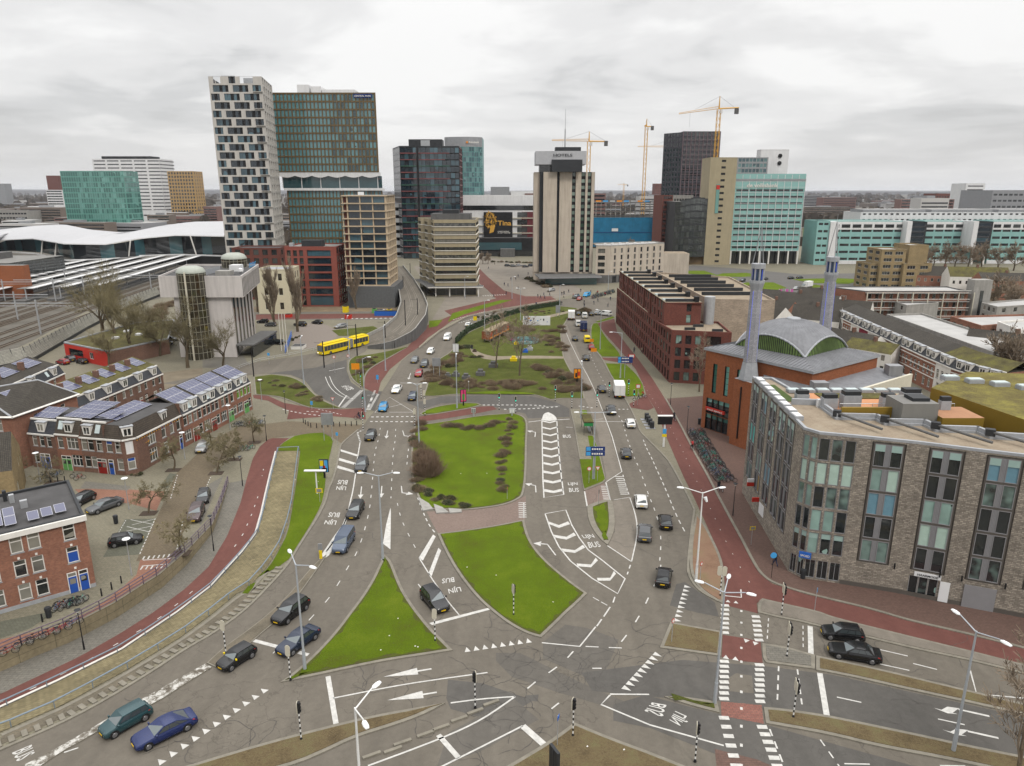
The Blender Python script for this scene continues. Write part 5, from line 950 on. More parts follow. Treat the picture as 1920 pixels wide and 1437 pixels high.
sign((1104,908),'round speed limit sign with red border on the bus stop island','round',face=0,mat=wpt,border=red_m,w=.7);sign((1120,904),'give way triangle on the bus stop island','tri',face=0,mat=wpt,border=red_m)
sign((1259,1206),'thin post with a red and white sign on the brownish island','round',face=40,mat=wpt,border=red_m,w=.5,h=2.6);sign((1312,1093),'thin post with a small red sign beside the white lamp','round',face=40,mat=wpt,border=red_m,w=.5,h=2.5)
sign((1527,1146),'thin blue topped post on the eastern strip','rect',face=60,mat=lblue_m,w=.18,hh=.5,h=2.8);sign((1408,1022),'yellow rimmed board on a thin post on the plaza','rect',face=10,mat=gmt,border=ylm,w=.75,hh=.5,h=2.6)
sign((951,938),'thin post with a red sign at the shrub lawn','round',face=90,mat=red_m,w=.45,h=1.9);sign((1122,947),'thin dark post on the brick crossing','rect',face=90,mat=dmt,w=.2,hh=.6,h=2.4);sign((625,768),'give way triangle on the left verge','tri',face=0,mat=wpt,border=red_m)
sign((1045,1400),'blue street name sign on the bottom triangle island','rect',face=70,mat=blue_m,w=.5,hh=.35,h=3.0);sign((585,768),'blue and white sign on the left verge','rect',face=0,mat=lblue_m,w=.5,hh=.8,h=1.8);sign((600,942),'grey board with yellow rim on the long lawn','rect',face=0,mat=gmt,border=ylm,w=1.0,hh=.7,h=2.2)
sign((633,835),'small blue square sign by the street corner','rect',face=0,mat=lblue_m,w=.4,hh=.6,h=2.4);sign((708,718),'blue and white sign beside the red cycle path','rect',face=0,mat=lblue_m,w=.6,hh=1.1,h=1.9);sign((668,716),'orange detour board below the bus ramp','rect',face=0,mat=orange_m,w=1.9,hh=1.5,h=4.5)
sign((1109,651),'orange detour board beside the queue','rect',face=0,mat=orange_m,w=1.2,hh=.9,h=2.4);sign((1113,668),'second orange board lower on the lawn strip','rect',face=0,mat=orange_m,w=1.6,hh=1.0,h=2.2);sign((879,736),'thin red and white post in the park edge','round',face=0,mat=wpt,w=.3,h=2.6)
sign((654,690),'red and white no entry sign at the bus turning','round',face=0,mat=wpt,border=red_m,w=.7,h=3.2);sign((688-60,700),'round red rimmed sign by the turning','round',face=0,mat=wpt,border=red_m,w=.8,h=4.2);sign((505,683),'blue and red sign at the verge of the bus road','rect',face=0,mat=lblue_m,w=.6,hh=.7,h=3)
sign((1195,760),'white board at the lawn tip beside the lorry','rect',face=0,mat=wpn,border=red_m,w=1.0,hh=.9,h=4.6);sign((1183,695),'white board beside the blue direction board','rect',face=0,mat=wpn,border=red_m,w=1.6,hh=.9,h=4.2);sign((1273,713),'blue parking sign at the brick flats corner','rect',face=0,mat=lblue_m,w=1.2,hh=.5,h=1.8);sign((891,610),'yellow and red notice by the far cycle path','rect',face=0,mat=ylm,border=None,w=1.2,hh=1.4,h=3)
def board(base,label,w,h0,h1,mat,legs=2,face=0,th=.12,frame=None,z=.1,cat='billboard',name='billboard',pic=None):
 p=P(*base);t=empty(name,(p.x,p.y,z),label,cat,rz=R(face));m=MB()
 xs=[0]if legs==1 else[-w*.36,w*.36]
 for x in xs:m=MB();m.tube((x,.0,0),(x,.0,h1-.1),.07 if legs==2 else.16,.07 if legs==2 else.16,frame or galv,8);m.build('leg',t,uv=False)
 m=MB();m.box(-w/2,-th,h0,w/2,th,h1,frame or mat);f=m.build('panel',t,uv=False)
 m=MB();m.face([(-w/2+.1,-th-.01,h0+.1),(w/2-.1,-th-.01,h0+.1),(w/2-.1,-th-.01,h1-.1),(-w/2+.1,-th-.01,h1-.1)],mat);m.build('poster' if pic else 'face',f,uv=False)
 if pic:
  for(x0,z0,x1,z1,mt)in pic:m=MB();m.face([(x0,-th-.016,z0),(x1,-th-.016,z0),(x1,-th-.016,z1),(x0,-th-.016,z1)],mt);m.build('poster_field',f,uv=False)
 return t
board((819/1-210,897),'advertising board with yellow and blue poster on the lawn',1.45,.95,3.1,lblue_m,1,frame=blk,pic=[(-.6,2.0,.1,2.95,ylm),(-.15,1.6,.25,2.1,red_m),(-.35,1.1,.5,1.7,dmt),(-.6,1.05,-.3,1.6,gmt)])
board((869,762),'tall advertising pillar with pink and green poster on the oval lawn',1.3,.9,3.6,M('pink_poster',(.5,.05,.15),.4),1,frame=blk,face=20,pic=[(-.3,1.3,.3,2.6,green_m)])
board((1082,720),'orange advertising board at the edge of the park',1.7,1.2,3.6,orange_m,1,frame=blk,pic=[(-.5,1.5,-.1,2.6,blk),(.1,1.9,.6,2.9,red_m)])
board((616,827),'grey back of a traffic board on two legs at the street corner',2.1,3.0,5.2,gmt,2);board((819,710),'grey back of a direction board beside the park',2.0,3.0,5.0,gmt,2);board((1046,595),'grey board in front of the far park end',1.6,1.5,4.2,gmt,2)
board((960,781),'small white tilted sign at the top of the shrub lawn',1.1,.6,1.6,wpn,1,frame=galv);board((888,782),'small grey back of a sign at the shrub lawn',.9,.8,1.7,gmt,1,frame=galv);board((855,676),'white birdhouse shaped board on a pole in the park',1.6,2.2,4.4,wpn,1,frame=galv)
board((1039,1462),'illuminated advertising board edge on at the bottom edge',1.2,.5,2.8,orange_m,1,frame=dmt,face=118)
def gantry():
 p=P(595,926);t=empty('sign_gantry',(p.x,p.y,.05),'white T shaped gantry over the long lawn','gantry');m=MB();m.tube((0,0,0),(0,0,3.6),.12,.1,lpw,8);m.build('post',t,uv=False);m=MB();m.box(-1.7,-.25,3.6,1.5,.25,3.75,lpw);m.build('beam',t,uv=False)
gantry()
p=P(1244,838);t=empty('matrix_board',(p.x,p.y,.03),'large blank black display on a white mast','display board');m=MB();m.tube((0,0,0),(0,0,4.4),.19,.17,lpw,10);m.build('mast',t,uv=False)
m=MB();m.box(-1.25,-.2,4.2,1.25,.2,5.7,blk);bx=m.build('display',t,uv=False);m=MB();m.box(-1.32,-.3,5.7,1.32,.26,5.85,lpw);m.build('hood',bx,uv=False)
m=MB();m.box(-.32,-.22,2.5,.32,-.18,3.4,lblue_m);m.build('blue_plate',t,uv=False);m=MB();m.box(-.4,-.22,1.9,.4,-.18,2.4,ylm);m.build('yellow_plate',t,uv=False)
def dirboard(base,zc,label,x0=-1.4,w=3.0,face=0):
 p=P(*base);t=empty('direction_board',(p.x,p.y-.25,0),label,'direction sign');
 for k in range(2):
  m=MB();z0=zc-.75+k*.78;m.box(x0,-.06,z0,x0+w,.04,z0+.72,dblue_m);b=m.build('panel',t,uv=False)
  m=MB();m.box(x0+.08,-.07,z0+.06,x0+.75,-.061,z0+.66,lblue_m);m.build('arrow_field',b,uv=False)
  m=MB();
  for q in range(5):m.box(x0+.95+q*.36,-.07,z0+.2,x0+1.2+q*.36,-.061,z0+.48,wpt)
  m.build('lettering',b,uv=False)
 m=MB();m.tube((x0+w/2,.1,0),(x0+w/2,.1,zc+.8),.08,.08,lamp_galv,8);m.build('post',t,uv=False)
dirboard((1113,900),4.9,'two blue direction panels on the lamp of the bus stop island');dirboard((1166,709),4.6,'blue and green direction panels on the right lawn',x0=-1.2,w=3.6)
p=P(1102,815);t=empty('bus_shelter',(p.x,p.y+1.5,.17),'green fronted bus shelter with mossy roof','bus shelter');m=MB();m.box(-.9,-2.4,2.45,.9,2.4,2.62,moss);m.box(-.95,-2.45,2.40,.95,2.45,2.45,dmt);m.build('roof',t,uv=False)
for x in(-.8,.8):
 for y in(-2.3,2.3):m=MB();m.box(x-.04,y-.04,0,x+.04,y+.04,2.4,dmt);m.build('post',t,uv=False)
m=MB();m.box(-.85,-2.38,1.75,.85,-2.33,2.38,M('shelter_green',(.02,.16,.05),.4,emit=(.02,.2,.05,.15)));m.build('advert_panel',t,uv=False);m=MB();m.box(.78,-2.2,.3,.82,2.2,2.3,tgl);m.build('glass_wall',t,uv=False);m=MB();m.box(.2,-1.5,.42,.6,1.5,.5,galv);m.build('bench',t,uv=False)
for i,(x,y)in enumerate(((1212,787),(1215,792),(1218.5,797.5),(1222,803))):
 p=P(x,y);t=empty('waste_container',(p.x,p.y,.02),'dark waste column on a metal plate beside the red path','waste container','four waste columns in a row');m=MB();m.box(-1.15,-.55,0,.65,.55,.03,gmt);m.build('floor_plate',t,uv=False);m=MB();m.box(-.35,-.3,.03,.4,.35,1.1,dmt);m.tube((-.35,0,1.1),(.4,0,1.1),.3,.3,dmt,12);m.build('column',t,uv=False)
for b,lab in(((218,982),'slim dark bin on the pavement beside the marked bays'),((92,1158),'black litter bin near the parked bicycles'),((1505,1085),'dark litter bin at the corner shop window'),((1311,796),'dark bin at the corner of the orange brick building')):
 p=P(*b);m=MB();m.lathe([(.0,0),(.26,0),(.30,.95),(.34,1.0),(.30,1.2),(0,1.25)],(0,0,0),dmt,10);o=m.build('litter_bin',uv=False,label=lab,cat='bin');o.location=(p.x,p.y,.03)
bm=MB();bm.tube((0,0,0),(0,0,.85),.09,.075,blk,8);bm.tube((0,0,.85),(0,0,.95),.095,.05,blk,8);bd=bm.data('bollard',uv=False)
for x,y in((228,1094),(210,1106),(191,1118),(80,1167),(95,905),(109,905),(122,904)):put('bollard',bd,(P(x,y).x,P(x,y).y,.02),label='black bollard at the edge of the left street',cat='bollard',group='black bollards of the left street')
for x,y in((569,793),(573,796),(578,799),(583,802),(594,803),(604,802),(615,801),(626,800),(637,800),(648,799),(659,799),(669,798)):put('bollard',bd,(P(x,y).x,P(x,y).y,.02),label='dark bollard in the curved row before the crossing',cat='bollard',group='curved row of bollards')
for b,l in(((602,1049),'yellow and grey marker post on the bus lane divider'),((1,1),None)):
 if l:p=P(*b);t=empty('marker_post',(p.x,p.y,.12),l,'marker post');m=MB();m.tube((0,0,0),(0,0,1.1),.2,.2,ylm,10);m.build('yellow_base',t,uv=False);m=MB();m.box(-.25,-.05,1.15,.25,.05,2.0,gmt);m.build('plate',t,uv=False)
def railing(pts,label,mat,h=1.05,step=2.2,rails=(1.0,.62,.28),name='railing',r=.035,post=.045):
 A=resample(pts,step=step);t=world_root(name,tuple(A[0]),label,'railing')
 for k,p in enumerate(A):
  m=MB();m.tube(p,p+Vector((0,0,h)),post,post,mat,6);m.build('post',t,uv=False)
 for z in rails:m=MB();m.path([p+Vector((0,0,z))for p in A],r,mat,6);m.build('rail',t,uv=False)
purple=M('purple_rail',(.10,.075,.10),.6,var=.15)
railing([p+Vector((0,0,.1))for p in wl[1:]]+[Vector(P(428,906))],'purple railing with three rails on the retaining wall',purple,h=1.15,step=1.9,rails=(1.12,.72,.35),r=.055,post=.06)
bluegrey=M('blue_grey_rail',(.17,.21,.25),.5,.2,var=.1)
railing([Vector((q.x+.12,q.y,q.z))for q in r1],'low blue grey handrail along the sunken path',bluegrey,h=.75,step=3.2,rails=(.75,),r=.075);railing([Vector((q.x-.1,q.y,0))for q in tr],'low blue grey handrail along the top of the cobbled bank',bluegrey,h=.75,step=3.2,rails=(.75,),r=.075)
railing([P(520,847),P(561,845)],'short handrail closing the top of the bank',bluegrey,h=.75,step=2.4,rails=(.75,),r=.06)
mm=MB();mm.path([q+Vector((-.35,0,.02))for q in r1],.12,wpt,4);mm.build('edge_stripe',kind='structure',label='white painted edge of the sunken red path',uv=False)
railing([P(430,700),P(480,680),P(545,668),P(600,655),P(640,642)],'grey barrier rail along the bus road',galv,h=.9,step=4,rails=(.9,.45))
railing([P(786,655),P(824,624),P(876,596),P(938,583),P(999,573),P(1045,565)],'pale guard rail beside the southbound road',M('pale_rail',(.30,.27,.21),.7),h=.75,step=4,rails=(.72,.4),r=.10)
def hedge():
 pts=resample([P(855,645),P(880,621),P(915,606),P(950,594),P(985,584),P(1020,578),P(1050,573)],step=1.2);mb=MB();rnd=random.Random(3)
 for a,b in zip(pts[:-1],pts[1:]):
  d=(b-a).normalized();n=Vector((-d.y,d.x,0))
  for k in range(26):
   c=a.lerp(b,rnd.random())+n*rnd.uniform(-.35,.35)+Vector((0,0,rnd.uniform(.1,1.9)));s=.28;u=Vector((rnd.uniform(-1,1),rnd.uniform(-1,1),rnd.uniform(-1,1))).normalized()*s;w=u.orthogonal().normalized()*s
   mb.face([c-u,c-w,c+u,c+w],hedge_m)
  mb.obox(((a.x+b.x)/2,(a.y+b.y)/2,0),(d.x,d.y),1.25,.5,1.8,hedge_m)
 mb.build('hedge',label='long dark green hedge screen curving along the park',cat='hedge',uv=False)
hedge()
bike_cols=[blk,dmt,M('bike_blue',(.03,.08,.2),.4),M('bike_grey',(.2,.2,.21),.4,.3),M('bike_green',(.02,.25,.18),.4),M('bike_red',(.25,.02,.02),.4)]
def bike_data(mat):
 """joined side view built from tubes: two wheels, diamond frame, fork, handlebar, saddle, mudguards, carrier"""
 m=MB()
 for x in(-.52,.52):
  n=16;R0=.34
  for i in range(n):
   a,b=2*PI*i/n,2*PI*(i+1)/n;m.tube((x+R0*math.cos(a),0,.35+R0*math.sin(a)),(x+R0*math.cos(b),0,.35+R0*math.sin(b)),.028,.028,tyre_m,4,False)
  for i in range(6):a=PI*i/6;m.tube((x-R0*math.cos(a),0,.35-R0*math.sin(a)),(x+R0*math.cos(a),0,.35+R0*math.sin(a)),.007,.007,galv,3,False)
 for a,b in(((-.52,0,.35),(-.1,0,.33)),((-.1,0,.33),(-.22,0,.82)),((-.1,0,.33),(.34,0,.78)),((-.2,0,.70),(.32,0,.84)),((-.52,0,.35),(-.2,0,.74)),((.52,0,.35),(.34,0,.78)),((.34,0,.78),(.28,0,1.02)),((-.22,0,.82),(-.24,0,.95))):m.tube(a,b,.022,.022,mat,5)
 m.tube((.28,-.28,1.03),(.28,.28,1.03),.016,.016,dmt,5);m.box(-.36,-.08,.94,-.12,.08,1.0,blk);m.box(-.75,-.07,.72,-.36,.07,.75,dmt)
 return m.data('bicycle',uv=False)
BK=[bike_data(c)for c in bike_cols]
def bike(p,rz,label,group,z=.03,tilt=0,i=None):
 o=put('bicycle',BK[random.randrange(6)if i is None else i],(p.x,p.y,z),rz,label=label,cat='bicycle',group=group);o.rotation_euler=(tilt,0,rz);return o
rb=random.Random(11)
line_b=resample([P(1295,812),P(1309,838),P(1322,862),P(1335,885),P(1350,905)],n=44)
for i,c in enumerate(line_b):
 for s in(-1,1):
  if rb.random()<.92:bike(c+Vector((s*.75+rb.uniform(-.15,.15)+.9,rb.uniform(-.1,.1),0)),R(rb.uniform(-14,14))+(PI if s>0 else 0),'bicycle parked in the long row of racks on the plaza','bicycles in the long plaza racks',tilt=rb.uniform(-.14,.14))
for nm,pts,n,g in(('bicycle parked in front of the brick house',[(110,1146),(122,1141),(140,1136),(158,1130)],9,'bicycles before the brick house'),('bicycle parked at the end of the terrace',[(442,800),(470,798),(490,796)],12,'bicycles at the end of the terrace'),('bicycle parked under a street tree',[(448,848),(470,843)],5,'bicycles under a street tree'),('bicycle standing by the bollards',[(85,897),(108,893)],4,'bicycles by the bollards'),('bicycle lying on the olive pavement',[(142,897),(152,900)],2,'bicycles lying on the pavement'),('bicycle leaning on the purple railing',[(20,1226),(70,1203),(130,1180),(145,1172)],6,'bicycles on the purple railing')):
 for c in resample(W2(pts),n):bike(c+Vector((rb.uniform(-.2,.2),rb.uniform(-.2,.2),0)),R(rb.uniform(20,80))if 'railing' not in nm else R(35),nm,g,tilt=rb.uniform(-.1,.1))
for c in resample([P(1110,560),P(1152,548)],60):
 for k in range(2):bike(c+Vector((rb.uniform(-.3,.3),k*3.4+rb.uniform(-.3,.3)-1,0)),R(90+rb.uniform(-10,10)),'bicycle in the crowded far rack','bicycles in the crowded far rack',tilt=rb.uniform(-.1,.1))
skin_m=M('skin',(.35,.22,.16),.6,var=.05,world=False);hair_m=M('hair',(.03,.02,.014),.8,var=.1,world=False)
def person_data(top,trousers,pose='walk',sit=False):
 """skeleton grown with a Skin modifier; materials by body height"""
 me=bpy.data.meshes.new('sk');s=.32 if pose=='walk' else.06
 J={0:(0,0,.95,.15),1:(0,0,1.18,.155),2:(0,0,1.42,.15),3:(.01,0,1.53,.06),4:(.02,0,1.62,.095),5:(.02,0,1.72,.09),6:(0,.1,.88,.10),7:(s*.55,.1,.5,.07),8:(s,.1,.08,.055),9:(s+.14,.1,.04,.045),10:(0,-.1,.88,.10),11:(-s*.25,-.1,.5,.07),12:(-s,-.1,.1,.055),13:(-s+.13,-.1,.04,.045),14:(0,.2,1.40,.065),15:(-s*.5,.26,1.12,.05),16:(-s*.2,.27,.88,.035),17:(0,-.2,1.40,.065),18:(s*.4,-.26,1.12,.05),19:(s*.8,-.25,.92,.035)}
 if pose=='ride':J.update({7:(.35,.12,.75,.07),8:(.25,.12,.38,.055),9:(.38,.12,.34,.045),11:(.32,-.12,.62,.07),12:(.15,-.12,.25,.055),13:(.28,-.12,.2,.045),2:(.14,0,1.40,.15),3:(.2,0,1.52,.06),4:(.22,0,1.60,.095),5:(.22,0,1.7,.09),14:(.15,.2,1.36,.065),15:(.3,.26,1.15,.05),16:(.5,.25,1.08,.035),17:(.15,-.2,1.36,.065),18:(.3,-.26,1.15,.05),19:(.5,-.25,1.08,.035)})
 E_=[(0,1),(1,2),(2,3),(3,4),(4,5),(0,6),(6,7),(7,8),(8,9),(0,10),(10,11),(11,12),(12,13),(2,14),(14,15),(15,16),(2,17),(17,18),(18,19)]
 me.from_pydata([J[i][:3]for i in range(20)],E_,[]);o=bpy.data.objects.new('sk',me);COL.objects.link(o);md=o.modifiers.new('s','SKIN')
 for i in range(20):v=me.skin_vertices[0].data[i];v.radius=(J[i][3],J[i][3]);v.use_root=i==0
 ss=o.modifiers.new('u','SUBSURF');ss.levels=1
 dg=bpy.context.evaluated_depsgraph_get();r=bpy.data.meshes.new_from_object(o.evaluated_get(dg));bpy.data.objects.remove(o)
 r.materials.clear()
 for m in(top,trousers,skin_m,hair_m,blk):r.materials.append(m)
 for p in r.polygons:
  c=p.center;k=0
  if c.z<.95:k=1
  if c.z<.1 and pose!='ride':k=4
  if c.z>1.53:k=2 if(c.x>J[4][0]+.0 and c.z<1.70)else 3
  if abs(c.y)>.2 and c.z<.93 and pose=='walk':k=2
  p.material_index=k;p.use_smooth=True
 return r
jk=[M('dark_coat',(.015,.016,.02),.8,world=False),M('navy_coat',(.02,.03,.07),.8,world=False),M('red_coat',(.30,.03,.03),.8,world=False),M('beige_coat',(.30,.26,.19),.8,world=False),M('grey_coat',(.10,.10,.11),.8,world=False)]
PD=[person_data(jk[i],dmt if i%2 else jk[1],'walk')for i in range(5)];PR=[person_data(jk[0],jk[1],'ride'),person_data(jk[2],jk[0],'ride')]
def person(b,i,label,rz=0,group=None,z=.03,riding=False):
 p=P(*b);return put('person',(PR if riding else PD)[i],(p.x,p.y,z),R(rz),label=label,cat='person',group=group)
person((1347,921),0,'person in dark clothes walking beside a bicycle at the end of the racks',95);bike(P(1352,921),R(95),'bicycle pushed by the person in dark clothes',None,i=0)
person((1453,1062),0,'person in a dark coat walking past the stone flats near the blue sign',120);person((1264,789),0,'rider in black on the red cycle path beside the display board',100,riding=True,z=.08);bike(P(1264,789),R(100),'bicycle ridden by the person in black beside the display board',None,i=0)
person((1298,844),1,'rider in a red coat passing the racks',100,riding=True,z=.08);bike(P(1298,844),R(100),'bicycle ridden by the person in the red coat',None,i=1)
person((672,787),0,'rider in black waiting at the left crossing',0,riding=True,z=.08);bike(P(672,787),0,'bicycle of the rider waiting at the left crossing',None,i=0)
person((1189,750),3,'person in a beige coat waiting beside the lorry',0);person((1197,749),3,'second person in a pale coat waiting at the red crossing',180);person((1206,747),1,'rider in a red coat waiting beside the lawn',180,riding=True,z=.08);bike(P(1206,747),PI,'bicycle of the rider waiting beside the lawn',None,i=2);person((885,657),0,'person in dark clothes standing on the park path',90);person((1189,662),4,'person in grey walking along the brick flats',90);person((1203,663),3,'person in a pale coat walking along the brick flats',-80)
rp=random.Random(5)
for k in range(46):
 x,y=rp.uniform(1005,1150),rp.uniform(548,578)
 if k>30:x,y=rp.uniform(895,1010),rp.uniform(492,560)
 person((x,y),rp.choice((0,0,0,1,1,4,3,2)),'person among the crowd at the far crossing' if k<=30 else 'person walking on the square before the dark entrance hall',rp.uniform(0,360),group='crowd at the far crossing' if k<=30 else 'people on the far square')
# ---- TREES
def grow(h,r0,seed,spread=.6,levels=5,kids=4,up=.15,first=.35,tmin=.012,lenk=.72,mats=(None,None),twigs=3,gnarl=.12,thin=2):
 rnd=random.Random(seed);tk,cr=MB(),MB()
 def br(p,d,L,r,lv):
  n=3 if lv<2 else 2;q=p;dd=d.copy();pts=[(p,r)]
  for i in range(n):
   dd=(dd+Vector((rnd.gauss(0,gnarl),rnd.gauss(0,gnarl),rnd.gauss(0,gnarl)+up*.3))).normalized();q=q+dd*(L/n);pts.append((q,r*(1-.45*(i+1)/n)))
  tgt,mt,sd=(tk,mats[0],7)if lv<thin else(cr,mats[1],3 if lv>2 else 4)
  for(a,ra),(b,rb_)in zip(pts[:-1],pts[1:]):tgt.tube(a,b,max(ra,tmin),max(rb_,tmin),mt,sd,False)
  if lv>=levels:return
  k=kids+(twigs if lv==levels-1 else 0)
  for i in range(k):
   t=first+(1-first)*(i+rnd.random())/k if lv==0 else rnd.uniform(.25,1.0)
   j=min(n-1,int(t*n));a=pts[j][0].lerp(pts[j+1][0],t*n-j);ax=dd.orthogonal();ax.rotate(Matrix.Rotation(rnd.uniform(0,2*PI),3,dd));s=spread*rnd.uniform(.7,1.25)
   nd=(dd*math.cos(s)+ax*math.sin(s));nd.z+=up;nd.normalize();br(a,nd,L*lenk*rnd.uniform(.7,1.1),pts[j][1]*.55,lv+1)
  nd=(dd+Vector((rnd.gauss(0,.15),rnd.gauss(0,.15),.1))).normalized();br(q,nd,L*lenk,pts[-1][1]*.9,lv+1)
 br(Vector((0,0,-.1)),Vector((0,0,1)),h,r0,0)
 return tk.data('trunk',uv=False),cr.data('crown',uv=False)
TR=dict(street=[grow(2.1,.13,s,.95,5,3,.02,.75,.014,.66,(bark,olive_twig),4,.2,2)for s in(1,2,3)],big=[grow(5.2,.42,s,.55,6,3,.12,.55,.014,.74,(bark,olive_twig),1,.10,2)for s in(4,5)],poplar=[grow(8.0,.35,s,.26,4,7,.35,.12,.014,.62,(bark,twig),3,.05,1)for s in(6,7)],thin=[grow(4.0,.12,8,.7,4,4,.1,.4,.016,.6,(bark,twig),3,.08,1)],far=[grow(4.5,.3,9,.6,4,4,.12,.4,.05,.7,(bark,twig),3,.1,1)])
def tree(b,kind,label,s=1.0,rz=0,group=None,at=None,sz=1.0,v=0):
 p=at or P(*b);t=empty('tree',(p.x,p.y,p.z),label,'tree',group,rz=rz);t.scale=(s,s,s*sz);a=TR[kind];tr_,cr=a[v%len(a)]
 put('trunk',tr_,(0,0,0),parent=t);put('crown',cr,(0,0,0),parent=t);return t
sp=random.Random(2)
for i,(b,l,s)in enumerate((((325,882),'bare street tree in front of the corner house with a dark soil square',1.15),((405,888),'bare street tree in the middle of the olive street',1.2),((441,862),'bare street tree beside the parked bicycles',1.15),((477,830),'bare street tree nearest the crossing',1.05),((396,832),'bare street tree by the silver hatchback',1.0),((279,963),'bare street tree between the grey coupe and the street',1.1),((340,1038),'bare street tree at the south end of the olive street',1.05),((100,905),'thin bare tree by the bollards',.9),((30,905),'bare tree behind the yellow gabled house',1.2))):
 tree(b,'street',l,s*1.12,i*1.3,'bare street trees on the left',v=i);p=P(*b);m=MB();m.obox((p.x,p.y,0),(1,.1),2.2,1.5,.05,soil);m.build('soil_square',kind='structure',label='dark soil square round a street tree',uv=False)
for i,(b,l,s,k)in enumerate((((352,690),'big bare tree in front of the pale office',1.15,'big'),((418,690),'bare tree against the blank white wall',.85,'big'),((195,640),'tall bare tree beside the railway screen',1.55,'big'),((228,650),'multi stemmed bare tree behind the red building',1.35,'big'),((250,672),'dense bare tree over the red building roof',1.2,'big'),((270,640),'bare tree beside the yard',.9,'big'),((205,690),'bare tree in front of the red building',.75,'big'),((300,668),'bare tree by the tram track bed',.85,'big'))):
 tree(b,k,l,s,i*2.1,'big bare trees by the railway',v=i)
for i,(b,l,s,sz)in enumerate((((558,622),'tall columnar poplar in front of the red brick block',1.35,1.0),((515,612),'columnar poplar right of the pale villa',1.2,1.0),((668,580),'dark slender poplar between the two blocks',.95,.95),((483,585),'columnar tree left of the pale villa',.9,1))):
 tree(b,'poplar',l,s,i*2,'columnar poplars',v=i,sz=sz)
for b,l,s in(((930,692),'slender bare tree on the left in the park',1.9),((974,706),'slender bare tree on the right in the park',2.1),((1311,735),'small bare tree at the corner of the brick flats',1.6),((1905,1500),'bare tree poking in at the bottom right corner',1.6)):tree(b,'thin',l,s,0)
for i,(x,y,s)in enumerate(((1310,470,1.6),(1322,478,1.3),(1300,462,1.2),(1750,500,1.3),(1770,505,1.5),(1790,502,1.4),(1815,505,1.4),(1840,503,1.5),(1870,505,1.3),(1900,508,1.5),(1735,505,1.1),(1855,590,1.5),(1880,600,1.3),(1870,740,1.4),(1900,745,1.3),(1235,490,1.0),(905,495,.7),(915,495,.7),(1180,470,.9),(362,410,1.8),(375,412,1.8),(1905,590,1.2),(1590,440,1.3),(1620,436,1.4),(1650,432,1.3))):
 tree((x,y),'far','bare tree seen small before the far offices',s,i,'small bare trees far off')
def bush_data(w,d,h,n,seed,mat,leaf=None,nl=0,r=.03):
 rnd=random.Random(seed);m=MB()
 for i in range(n):
  a,q=rnd.uniform(0,2*PI),rnd.random()**.5;x,y=math.cos(a)*q*w/2,math.sin(a)*q*d/2;hh=h*(1-.6*q*q)*rnd.uniform(.5,1.1);e=Vector((x*1.1+rnd.gauss(0,.35),y*1.1+rnd.gauss(0,.35),hh));b=Vector((x*.75,y*.75,0));c=b.lerp(e,.5)+Vector((rnd.gauss(0,.1),rnd.gauss(0,.1),.1))
  m.tube(b,c,r,r*.8,mat,3,False);m.tube(c,e,r*.8,r*.4,mat,3,False);m.tube(c,e+Vector((rnd.gauss(0,.25),rnd.gauss(0,.25),rnd.uniform(-.1,.3))),r*.6,r*.3,mat,3,False)
 for i in range(nl):
  a,q=rnd.uniform(0,2*PI),rnd.random()**.5;c=Vector((math.cos(a)*q*w/2,math.sin(a)*q*d/2,rnd.uniform(.05,1)*h*(1-.6*q*q)));u=Vector((rnd.gauss(0,1),rnd.gauss(0,1),rnd.gauss(0,.6))).normalized()*.11;v=u.orthogonal().normalized()*.07
  m.face([c-u,c-v,c+u,c+v],leaf)
 return m.data('shrub',uv=False)
BD=[bush_data(4,4,1.5,340,1,bush_m,olive_twig,260,.022),bush_data(4,4,1.1,300,2,bush_m,leaf_m,300,.022),bush_data(4,4,2.6,620,3,bush_m,bush_m,120,.024),bush_data(3,3,1.2,200,4,olive_twig,hedge_m,900)]
def bushes(px_line,n,k,label,wid=1.5,s=1.0,group=None,cat='shrub'):
 for c in resample(W2(px_line),n if k==2 else int(n*1.6)):
  o=put('shrub',BD[k if k==2 or sp.random()<.7 else(0,1,3)[sp.randrange(3)]],(c.x+sp.uniform(-wid,wid),c.y+sp.uniform(-wid,wid),.1),sp.uniform(0,6),label=label,cat=cat,group=group or label);q=s*sp.uniform(.6,1.2)*(1 if k==2 else.72);o.scale=(q*sp.uniform(.7,1.1),q,q*sp.uniform(.7,1.35))
bushes([(845,800),(870,806),(895,806),(925,797),(938,793)],9,1,'low brown shrub in the oval bed at the top of the shrub lawn',.8,.8);bushes([(960,790),(955,815),(948,850),(943,880),(940,905),(938,925)],14,1,'brown shrub in the border along the right of the lawn',.7,.72);bushes([(783,800),(781,830),(783,860),(786,900),(790,925)],10,0,'brown shrub in the border along the left of the lawn',.9,.8)
bushes([(800,890),(797,865)],2,2,'large upright reddish brown shrub at the left of the lawn',.3,1.55);bushes([(800,925),(840,945),(880,950)],8,3,'low green brown shrub at the bottom of the lawn',.8,.7)
bushes([(820,700),(812,715),(830,725),(870,722),(920,726),(985,724)],34,0,'brown brush along the lower park edge',2.6,1.0);bushes([(1000,690),(1040,700),(1060,715),(1080,735),(1040,730)],26,0,'brown brush in the right corner of the park',3,.95);bushes([(1030,620),(1040,640),(1045,660),(1040,612)],18,0,'brown brush beside the concrete strip',3,.9)
bushes([(830,690),(850,680),(865,668)],12,0,'brown brush at the upper left of the park',2.4,1.0);bushes([(960,612),(985,620),(950,630)],8,0,'brown brush behind the mural wall',3,1.0);bushes([(858,655),(872,653)],3,3,'dark green bush by the hedge end',.8,1.3);bushes([(885,672),(903,671)],3,3,'round green bush beside the park path',.5,.9)
